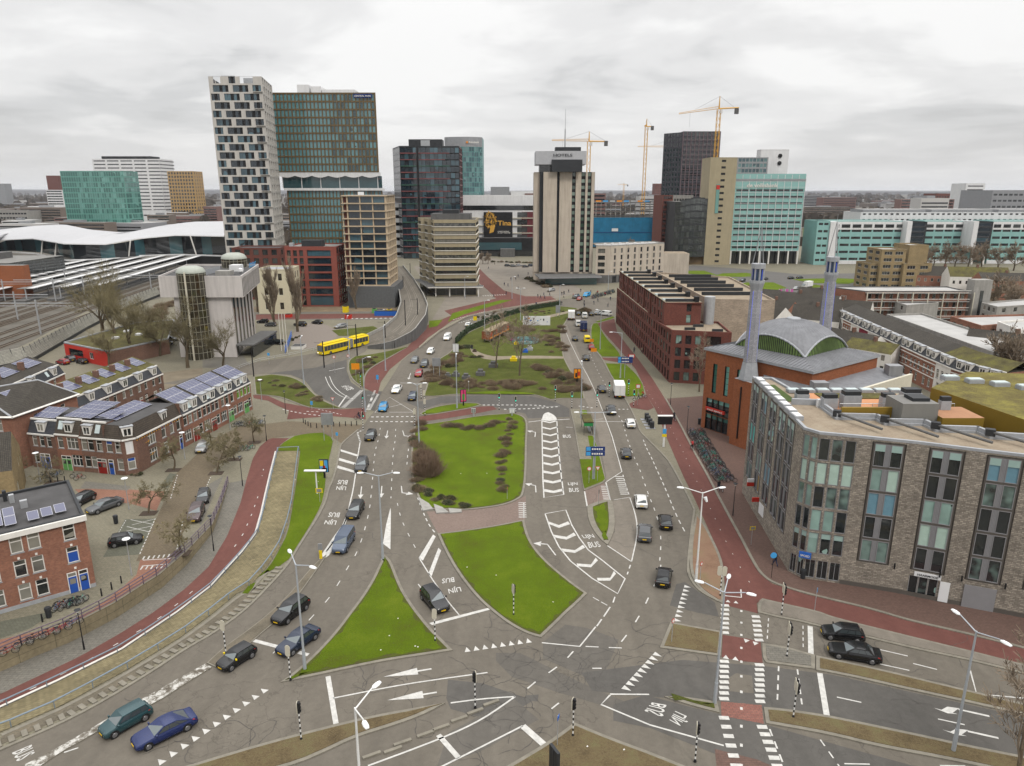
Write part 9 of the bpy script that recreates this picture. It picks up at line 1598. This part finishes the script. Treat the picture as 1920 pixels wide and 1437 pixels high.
for i,a in enumerate(((1405,548,8,22,9,-30,6,9.5,bbr,'dark roofed houses right of the beige flats'),(1420,580,8,22,9,-62,6.5,10,wpt,'white fronted houses left of the left minaret base'),(1455,570,8,14,10,-55,6,9.5,brd,'dark roofed brick house behind the dome top'),(1500,560,8,26,10,-38,6.5,10,wpt,'white fronted row with dormers between the minarets'),(1532,585,8,14,9,150,6,10,wpt,'house with a large white gable left of the right minaret'),(1580,570,8,18,9,-35,6,9.5,wpt,'dark roofed house behind the right minaret'),(1475,592,5,16,9,-40,4,5.5,bbr,'low grey roofed shed behind the dome'),(1600,632,7,15,10,-60,5.5,8.5,wpt,'dark roofed house right of the dome'),(1640,650,6,12,9,-50,5.5,7.5,wpt,'mossy roofed house behind the mosque roof'),(1540,548,8,16,9,-30,6,9.5,wpt,'dark roof nearest the flags'),(1905,640,9,20,12,-40,7,11,wpt,'dark roofed house with skylights at the right edge'),(1770,512,8,30,10,-20,7,11,brd,'green roofed villa row behind the yellow flats'),(1830,518,8,24,10,-12,8,12,wpt,'ornate white and brick row beside the canal'),(1885,525,8,22,10,-8,8,11,brd,'red brick row at the far right'))):pitched(*a[:9],moss if i in(8,12)else trf,a[9])
kinds=[wpt,brd,wpt,M('maroon_wall',(.16,.015,.03),.7,var=.05),wpt,brd,brd,brd,brd,brd,wpt,brd,brd];nmk=['white house at the far end','banded brick house near the far end','white house left of the maroon one','maroon house','white house right of the maroon one','brick house next to the right white one','banded brick house before the middle','banded brick house in the middle','banded brick house just past the middle','banded brick house left of the white shop','white shop house','banded brick house right of the white shop','banded brick corner house at the near end']
L_=resample([Vector((99.5,216,0)),Vector((97.2,187.5,0)),Vector((95.2,158.5,0)),Vector((94.6,146,0)),Vector((97.5,137,0))],14)
for i in range(13):
 A,B=L_[i],L_[i+1];L=(B-A).length;b,A,B,u,n=house('terraced_house',nmk[i]+' of the shopping street behind the mosque',(A.x,A.y),(B.x,B.y),9,[(L*.3,1.1,wf_w),(L*.7,1.1,wf_w)],[(L*.2,1.0,wf_s),(L*.5,1.0,wf_s),(L*.8,1.0,wf_s)],kinds[i],man=slate,dorm=(L*.3,L*.7),eave=7.2,top=9.0,ins=1.2,roofm=trf)
 n1,n2,n3=n*1.2,n*5.5,n*9;m=b.mb('upper_roof');rm=moss if i>9 else trf;m.face([(A.x+n1 .x,A.y+n1 .y,9.02),(B.x+n1 .x,B.y+n1 .y,9.02),(B.x+n2 .x,B.y+n2 .y,10.8),(A.x+n2 .x,A.y+n2 .y,10.8)],rm);m.face([(B.x+n3 .x,B.y+n3 .y,9.02),(A.x+n3 .x,A.y+n3 .y,9.02),(A.x+n2 .x,A.y+n2 .y,10.8),(B.x+n2 .x,B.y+n2 .y,10.8)],rm)
 for z in((3.1,4.6,6.2)if 'rick' in nmk[i]else()):mid=(A+B)/2-n*.03;b.mb('white_band').obox((mid.x,mid.y,z),u,L,.1,.22,wpt)
 b.done()
for l_,z_,wm,n_,lab in(([(1662,592),(1728,590),(1885,640),(1862,664)],9.4,conc_m,{},'long pale flat roof right behind the shopping street'),([(1782,596),(1840,614),(1925,606),(1925,592)],10,brd,{0:4,1:6},'brick block with pale flat roof right of the stair tower'),([(1870,606),(1912,622),(1990,612),(1960,600)],11,wpt,{0:3,1:4},'white flats at the right edge'),([(1840,570),(1870,578),(1960,572),(1930,562)],8,conc_m,{0:3,1:4},'flat roofed block beside the canal'),([(1655,560),(1700,575),(1760,570),(1720,556)],8,conc_m,{0:3},'low pale roof beside the gallery flats')):block('flat_block',W2(l_,z_),z_,wm,lab,n_,3,1.6,1.5,wpt,hgl,cat='apartment building',roofm=prf)
RS=lambda l,m_,z,lab,k='structure',n_='street':sheet(n_,l,m_,z,lab,kind=k,sm=1)
RS([(1215,545),(1240,505),(1300,498),(1400,505),(1500,515),(1640,512),(1930,520),(1930,530),(1650,545),(1560,580),(1480,600),(1380,600),(1300,560)],asphalt_far,.02,'asphalt of the big roundabout and its approaches')
for l in([(1330,520),(1355,513),(1400,512),(1430,518),(1380,520)],[(1365,540),(1400,530),(1450,530),(1475,540),(1440,548),(1395,547)],[(1318,527),(1350,521),(1385,523),(1350,530)],[(1485,524),(1560,522),(1625,524),(1590,533),(1520,531)],[(1500,537),(1530,534),(1548,538),(1520,541)],[(1590,545),(1620,532),(1640,534),(1630,545)],[(1258,508),(1320,508),(1345,516),(1290,514)]):RS(l,grass,.06,'green lawn at the big roundabout','stuff','grass')
for i,x_ in enumerate((1458,1470,1479)):p=P(x_,575);t=empty('banner_flag',(p.x,p.y,0),'pink and white banner %s beside the roundabout'%('left','middle','right')[i],'flag');m=MB();m.tube((0,0,0),(0,0,7),.06,.05,wpt,5);m.build('pole',t,uv=False);m=MB();m.box(.05,-.02,3.2,1.1,.02,6.8,M('pink_flag',(.45,.10,.30),.7)if 'pink_flag' not in MATS else MATS['pink_flag']);m.build('cloth',t,uv=False)
RS([(1830,590),(1930,590),(1930,570),(1840,572)],M('canal_water',(.05,.05,.035),.15,var=.1,spec=.7),.03,'brown water of the canal',n_='canal');RS([(1850,598),(1930,598),(1930,592),(1852,592)],grass,.06,'green canal bank','stuff','grass')
RS([(1505,445),(1620,440),(1690,420),(1690,408),(1560,412),(1505,425)],grass_rough,.05,'green strips along the motorway behind the offices','stuff','grass')
def bank():
 b=Bld('pale_office',(-85,200),'pale concrete office with a brown glazed round shaft and domed lanterns','office building');H=21.8;A,B,C,D=(-94,189.5),(-71.9,189.5),(-78.3,221.5),(-100.5,221.5);conc=M('pale_concrete_wall',(.47,.44,.42),.8,var=.06,scale=.3,dirt=.22);ft=[A,B,C,D]
 b.wall(A,B,16.6,H,conc);b.wall((-91,190.4),(-75.5,190.4),0,16.6,conc);b.wall((-96,221),(-91,190.4),0,16.6,conc);b.wall(D,A,16.6,H,conc);b.mb('soffit').cap([A,B,C,D],16.6,conc)
 def ribs(P_,Q,z0,z1,n,w_=1.35):b.grid(P_,Q,z0,z1,n,1,w_,z1-z0-.3,conc,dmt,brown_glass,m0=.3,zb=.1,depth=.12)
 ribs(B,C,16.6,H,16);ribs((-75.5,190.4),(-81,221),0,16.6,6,2.7);b.roof(ft,H,bitumen,.5,conc)
 def shaft(x,y,r,z0,z1,nm):
  m=MB();m.lathe([(r,z0),(r,z1)],(x,y,0),brown_glass,20);m.build(nm,b.root,uv=False);m=MB()
  for i in range(20):a=2*PI*i/20;m.tube((x+r*math.cos(a),y+r*math.sin(a),z0),(x+r*math.cos(a),y+r*math.sin(a),z1),.06,.06,MATS.get('shaft_frame')or M('shaft_frame',(.24,.23,.18),.5),4,False)
  for k in range(int((z1-z0)/1.9)+1):m.lathe([(r+.03,z0+k*1.9),(r+.08,z0+k*1.9+.05),(r+.03,z0+k*1.9+.1)],(x,y,0),MATS['shaft_frame'],20)
  m.build('glazing_grid',b.root,uv=False);m=MB();m.lathe([(r+.1,z1),(r+.1,z1+.3),(r*.85,z1+1.2),(r*.5,z1+1.7),(0,z1+1.8)],(x,y,0),M('lantern_cap',(.30,.32,.28),.35,var=.1)if 'lantern_cap' not in MATS else MATS['lantern_cap'],20);m.build('domed_cap',b.root,smooth=True,uv=False)
 shaft(-85.3,189.8,3.6,0,23.2,'glass_shaft');shaft(-84,217,3.6,H,H+2.6,'glass_lantern');b.box('white_rib',-85.6,186.0,0,-85.2,186.3,23.6,ctm);b.box('link',-88,192,H,-84,206,H+1.5,lead,ccd);b.box('roof_unit',-81,205,H,-78,208,H+1.8,wpn);b.box('roof_unit',-81,195,H,-77,198,H+1.2,conc_m);m=MB();m.lathe([(0,0),(.7,.5),(.6,1.2),(0,1.5)],(-75.5,199,H+.2),wpn,10);m.build('dish',b.root,uv=False)
 WTEXT('stater',Vector((-75.6,208)),Vector((-.1,1)),H+1.2,2.4,lblue_m,off=.3,W_=8).build('roof_lettering',b.root,uv=False);b.box('entrance_canopy',-75.4,190,3.2,-70.5,210,3.6,ccd);b.box('canopy_wall',-71,190,0,-70.8,210,3.2,dgl);b.done()
bank()
block('white_villa',[(-94,262),(-82,262),(-82,276),(-94,276)],16,M('cream_wall',(.50,.46,.33),.8,var=.05),'cream villa with three rows of small windows',{0:2,1:4},3,1.5,2.6,wpt,brown_glass,cat='villa',zb=1.6,roofm=lead);block('brick_block',[(-116,298),(-96,298),(-96,312),(-116,312)],21,bdk,'dark brick block behind the pale office',{0:5,1:3},6,2.2,2.2,blk,dgl)
for i,(x_,y_)in enumerate(((528,658),(534,660),(539,661))):p=P(x_,y_);t=empty('flagpole',(p.x,p.y,0),'white flagpole, %s of three before the bank'%('left','middle','right')[i],'flagpole');m=MB();m.tube((0,0,0),(0,0,11),.1,.06,wpt,6);m.build('pole',t,uv=False)
railing([P(535,664),P(542,648),P(547,632)],'bright blue fence beside the flagpoles',blue_m,h=2.0,step=2.5,rails=(1.9,1.2,.6),r=.08);far('site_tent','white box tent beside the bus',545,567,200,650,4,wpt,0,1,1,1,blk,blk,0,cat='tent',par=0)
b=Bld('red_building',(-112,185),'low red building with mossy green roof','building');b.wall((-122,189.5),(-104,178.5),0,4.0,red_m,[(1.2,3.0,[(2,9,wd_(7.0,1.8,blk,dgl,5,1,.1)),(12,14,wd_(2.0,1.8,wpt,dgl,2,1,.1))])],.2);b.wall((-104,178.5),(-96,195),0,4,bbr);b.wall((-118,220),(-122,189.5),0,4,red_m);b.roof([(-122,189.5),(-104,178.5),(-96,195),(-108,225),(-118,220)],4.1,moss,.35,lead)
for c in((-112,195),(-108,200),(-114,205)):b.box('rooflight',c[0],c[1],4.1,c[0]+1.5,c[1]+1.5,4.6,wpn)
b.done();sheet('pavement',[(470,690),(440,640),(470,600),(740,600),(745,585),(720,575),(470,575),(380,620),(380,690)],pvg,.008,'grey paved yards around the bank');RS([(555,612),(590,604),(620,612),(640,628),(600,652),(560,655),(545,640)],M('pinkish_paving',(.17,.145,.125),.9,var=.1),.012,'round pinkish turning place with a planted middle');RS([(622,620),(700,612),(712,618),(680,630),(635,630)],grass_rough,.05,'grass wedge by the turning place','stuff','grass');RS([(480,600),(740,596),(742,588),(480,590)],red_path,.02,'red cycle path behind the turning place',n_='cycle_path');RS([(470,586),(742,584),(745,574),(600,572),(470,576)],M('sandy_site',(.17,.13,.085),.95,var=.3,scale=.3),.014,'sandy building site before the blocks',n_='building_site')
dashes([(640,598),(735,597)],1.4,.8,.9,z=.03)
for i,(x_,y_,s_,h_,mt,l)in enumerate(((648,586,1.8,2.2,ylm,'yellow site sign'),(653,598,2.0,1.4,red_m,'red and white road barrier'),(726,592,9,1.6,blue_m,'blue waste skip'),(702,587,1.5,1.5,green_m,'green site box'),(730,588,1.4,1.5,ylm,'small yellow digger cab'),(712,586,3,1,wpn,'white stacked material'),(541,595,2,1,red_m,'red crate'))):p=P(x_,y_);m=MB();m.prism([(-s_/2,-.9),(s_/2,-.9),(s_/2+.2,.9),(-s_/2-.2,.9)],0,h_,mt,mt);m.prism([(-s_/2+.2,-.6),(s_/2-.2,-.6),(s_/2-.2,.6),(-s_/2+.2,.6)],h_,h_+.25,dmt,dmt);o=m.build(l.replace(' ','_').split('_and')[0],label=l+' on the sandy building site',cat='site equipment',uv=False);o.location=(p.x,p.y,.02)
sheet('railway_ballast',[(-200,760),(0,668),(60,640),(160,585),(300,560),(420,520),(430,470),(0,470),(-300,480)],gravel,.02,'grey ballast of the wide railway yard');a0,b0=P(0,652),P(300,541);d0=(b0-a0).normalized();n0=Vector((-d0 .y,d0 .x,0));tr_i=0
for k in range(15):
 off=k*5.6+(2.6 if k%4==3 else 0);rz_=math.atan2(d0 .y,d0 .x);o=a0+n0*off;t=empty('railway_track',(o.x,o.y,.02),'rusty railway track, number %d from the screen'%(k+1),'railway track','railway tracks',rz=rz_);m=MB();L=190
 m.box(-40,-1.35,0,L,1.35,.07,M('sleeper_bed',(.10,.082,.062),.95,var=.25)if k==0 else MATS['sleeper_bed']);m.build('sleeper_bed',t,uv=False)
 for s in(-.75,.75):m=MB();m.box(-40,s-.1,.07,L,s+.1,.24,rust_m);m.build('rail',t,uv=False)
for k in range(6):
 off=24+k*11.5;o=a0+d0*(105-k*4)+n0*(off-6);t=empty('platform_canopy',(o.x,o.y,0),'long pale platform canopy, %s from the pale office'%('nearest','second','third','fourth','fifth','farthest')[k],'canopy','platform canopies',rz=math.atan2(d0 .y,d0 .x));m=MB();m.box(0,-3.4,5.0,160,-.8,5.25,wpn);m.build('pale_roof_strip',t,uv=False);m=MB();m.box(0,-.7,4.9,160,3.2,5.1,grf);m.build('grey_roof_strip',t,uv=False);m=MB();m.box(-6,-2.6,0,160,2.6,.9,ccd);m.build('platform',t,uv=False)
 for q in range(9):m=MB();m.box(q*18,-.3,.9,q*18+.35,.1,5,galv);m.build('column',t,uv=False)
for i,(x_,y_,h)in enumerate(((34,600,10),(77,627,11),(105,566,10),(45,548,9),(60,540,9),(160,560,9),(285,550,9),(215,535,9),(10,565,9),(125,540,9))):p=P(x_,y_);t=empty('catenary_mast',(p.x,p.y,0),'grey catenary mast over the tracks','mast','catenary masts');m=MB();m.box(-.18,-.18,0,.18,.18,h,galv);m.build('post',t,uv=False);m=MB();m.box(-16,-.1,h-1.2,12,.1,h-.9,galv);m.box(-16,-.1,h-2.0,12,.1,h-1.85,galv);m.build('beam',t,uv=False)
def screen():
 Ls=resample([P(-40,702),P(45,682),P(60,680),P(165,618),P(230,584),P(300,556)],step=3.2);t=world_root('noise_screen',tuple(Ls[0]),'slatted pale noise screen along the railway','screen')
 for a,c in zip(Ls[:-1],Ls[1:]):
  m=MB();o=Vector((-1.2,.5,0));m.face([a+Vector((0,0,.9)),c+Vector((0,0,.9)),c+o+Vector((0,0,4.2)),a+o+Vector((0,0,4.2))],M_brick('slatted_screen',(.30,.29,.25),(.24,.23,.20),(.13,.13,.11),3.2,.35,.06,.6,.4,.15,0.0)if 'slatted_screen' not in MATS else MATS['slatted_screen']);m.build('panel',t);m=MB();m.tube(a,a+o+Vector((0,0,4.4)),.1,.1,dmt,4);m.build('post',t,uv=False)
 m=MB()
 for a,c in zip(Ls[:-1],Ls[1:]):m.face([a,c,c+Vector((0,0,.95)),a+Vector((0,0,.95))],dmt)
 m.build('base_wall',t)
screen()
def station():
 b=Bld('station_hall',(-250,440),'station hall with a long white wavy roof','station');n=40;pts=[];m=MB()
 fe=[(-60,470,12.0),(0,450,13),(60,447,15),(120,457,15),(200,458,14),(260,447,16),(330,441,17.5),(420,443,17.5)];be=[(-60,432,16),(0,431,18),(60,424,21),(120,421,22),(170,431,20),(240,437,19),(300,424,21),(360,416,23),(430,415,23)]
 A,B=[resample([P(*q)for q in l],n)for l in(fe,be)]
 for i in range(n-1):
  for j in range(6):
   f,g=j/6,(j+1)/6;hz_=lambda p,q,t_:p.lerp(q,t_)+Vector((0,0,1.6*math.sin(PI*t_)));m.face([hz_(A[i],B[i],f),hz_(A[i+1],B[i+1],f),hz_(A[i+1],B[i+1],g),hz_(A[i],B[i],g)],M('white_roof',(.37,.37,.38),.5,var=.04,scale=.05)if 'white_roof' not in MATS else MATS['white_roof'])
 m.build('wavy_roof',b.root,smooth=True);m=MB();l=MB();l2=MB()
 for i in range(n-1):
  p,q=A[i]+Vector((2,5,0)),A[i+1]+Vector((2,5,0));m.face([(p.x,p.y,5.5),(q.x,q.y,5.5),(q.x,q.y,q.z-.3),(p.x,p.y,p.z-.3)],dgl if i%3 else tgl);l.face([(A[i].x,A[i].y,5.0),(A[i+1].x,A[i+1].y,5.0),(A[i+1].x,A[i+1].y,5.8),(A[i].x,A[i].y,5.8)],wpn);l2 .face([(A[i].x,A[i].y,A[i].z-.5),(A[i+1].x,A[i+1].y,A[i+1].z-.5),A[i+1],A[i]],wpn)
 m.build('glass_front',b.root);l.build('deck_edge',b.root);l2 .build('roof_edge',b.root);b.wall((A[0].x,A[0].y+7),(A[-1].x,A[-1].y+7),0,5,blk)
 for i in(18,22,30,36):b.mb('strut').tube((A[i].x,A[i].y,5.5),(A[i].x+2.5*(1 if i%4 else-1),A[i].y,A[i].z),.4,.4,wpt,6)
 b.box('side_hall',-300,330,0,-232,372,12,dgl,grf);b.box('orange_portal',-300,300,0,-205,304,14,brick_orange,grf);b.box('roof_plant',-290,340,12,-250,360,15,ccd)
 b.done()
station()
far('glass_station_office','green glass office left of the chequered tower',112,230,760,322,30,M('green_frame',(.10,.26,.22),.4,var=.15,scale=.05),26,12,-.3,4.3,MATS['green_frame'],green_glass,5,zb=.6,depth=.1,fw=.05);far('white_tower','white office slab with many window rows and a dark roof',172,300,1223,299,45,wpn,5,17,19,1.9,gmt,dgl,4,mull=7,zb=2);far('roof_storey','dark sloping roof storey on the white slab',190,283,1225,294,30,blk,0,1,1,1,blk,blk,0,z0=95);far('yellow_tower','yellow and grey office tower far left',313,362,1176,322,35,M('yellow_stone',(.34,.22,.09),.8,var=.06),9,14,2.6,3.2,gmt,dgl,4,mull=1)
far('brick_chimney_tower','brown square tower at the far left',86,108,1700,330,30,bdk,0,1,1,1,blk,blk,0,cat='tower');far('white_terraced_office','white terraced office left of the green glass office',86,116,1150,357,40,wpn,4,12,6,2,blk,dgl,0);far('white_terraced_office','low white terraced offices at the far left',52,120,1000,388,40,wpn,8,6,6,2,blk,dgl,0);far('yellow_block','low yellow block right of the yellow tower',365,400,1000,398,30,MATS['yellow_stone'],8,4,1.8,2,blk,dgl,0)
far('white_block','white low block under the white slab',247,290,900,396,30,wpn,6,3,4,1.6,blk,dgl,0);far('grey_red_offices','long grey and red low offices far left',-20,50,900,396,30,conc_m,12,4,3,2,blk,dgl,0);far('grey_tower','small grey tower at the left edge',-10,8,2200,345,30,gmt,0,1,1,1,blk,blk,0)
far('white_slab','white banded office far right',1812,1848,900,345,30,wpn,1,12,19,1.4,blk,dgl,0,mull=5);far('brown_tower','brown brick tower far right',1755,1782,1000,364,30,bdk,5,7,2,2,blk,dgl,0);far('sloped_office','large grey office with sloping roof at the right edge',1862,1960,700,358,50,gmt,10,8,3.5,1.8,blk,dgl,0);far('purple_tower','purplish tower on the horizon behind the crane',1228,1246,1700,345,30,bdk,4,10,2,2,blk,dgl,0)
rs=random.Random(21);sky_m=[M('far_'+n_,c_,.9,var=.1,scale=.02)for n_,c_ in(('brick',(.17,.10,.09)),('pale',(.38,.37,.36)),('grey',(.22,.22,.23)),('brown',(.15,.12,.10)))];sn=['brick red','pale','grey','brown']
for k in range(230):
 Y=rs.choice((rs.uniform(620,1100),rs.uniform(900,2200),rs.uniform(1800,4200)));x=rs.uniform(-1.05,1.05)*Y*.78;h=rs.uniform(6,17)+(rs.random()<.12)*rs.uniform(8,26);w_,d_=rs.uniform(14,60)*(1+Y/3000),rs.uniform(12,30)*(1+Y/3000);i=rs.randrange(4)
 px=960+1332*x/(Y*.9655+0)
 if Y<900 and(1110<px<1540):continue
 m=MB();m.box(-w_/2,-d_/2,0,w_/2,d_/2,h,sky_m[i],prf if k%3 else grf)
 for j in range(int(h/3.2)):m.box(-w_/2+1,-d_/2-.15,1.2+j*3.2,w_/2-1,-d_/2-.02,2.5+j*3.2,dgl)
 m.box(-w_*.2,-3,h,w_*.1,3,h+2.2,gmt);o=m.build('distant_building',label='%s building in the hazy distance'%sn[i],cat='building',group='distant %s buildings'%sn[i],uv=False);o.location=(x,Y,0);o.rotation_euler=(0,0,rs.uniform(-.35,.35))
def woods():
 m=MB();rw=random.Random(8);wm=M('bare_wood',(.068,.054,.042),1.0,var=.35,scale=.03)
 for k in range(9000):
  Y=rw.choice((rw.uniform(600,1500),rw.uniform(1000,3500),rw.uniform(2500,7500)));x=rw.uniform(-1.1,1.1)*Y*.8
  if mnoise.noise(Vector((x*.003,Y*.0022,0)))<(-.02 if Y>900 else.12):continue
  s=rw.uniform(4,8)*(1+Y/2500);c=Vector((x,Y,rw.uniform(.35,.8)*s))
  for q in range(2):a=rw.uniform(0,PI);u=Vector((math.cos(a),math.sin(a),rw.uniform(-.3,.3)))*s;v=Vector((0,rw.uniform(-.5,.5),1))*s*rw.uniform(.5,.9);m.face([c-u-v,c+u*.8-v,c+u-v*.1,c+u*.4+v*.7,c-u*.5+v*.8,c-u+v*.1],wm)
 m.build('woodland',kind='stuff',label='bare brown woodland stretching to the horizon',uv=False);h=MB();F=[];n=90;V=[]
 for i in range(n):a=-1.15+2.3*i/(n-1);r_=11500;z=50+22*mnoise.noise(Vector((a*5,0,0)))+(22 if a<-.3 else 0);V+=[(math.sin(a)*r_,math.cos(a)*r_,0),(math.sin(a)*r_,math.cos(a)*r_,z*.8),(math.sin(a)*(r_+4000),math.cos(a)*(r_+4000),z+8)]
 for i in range(n-1):F+=[(3*i,3*i+3,3*i+4,3*i+1),(3*i+1,3*i+4,3*i+5,3*i+2)]
 h.mesh(V,F,M('far_hills',(.10,.095,.10),1,var=.2,scale=.001));h.build('hills',kind='structure',label='low wooded ridge on the horizon')
woods()
# ---- AIR
hb=MB();hb.box(-16500,-400,-3.2,16500,17500,125,wpt);hz_o=hb.build('haze',uv=False,kind='stuff',label='thin grey haze over the city')
hm=bpy.data.materials.new('haze_air');hm.use_nodes=True;t=hm.node_tree;t.nodes.clear();o_=N(t,'ShaderNodeOutputMaterial');pv=N(t,'ShaderNodeVolumePrincipled');pv.inputs['Color'].default_value=(.86,.89,.95,1);pv.inputs['Density'].default_value=0.00004;pv.inputs['Anisotropy'].default_value=.2;t.links.new(pv.outputs[0],o_.inputs['Volume'])
hz_o.data.materials.clear();hz_o.data.materials.append(hm)
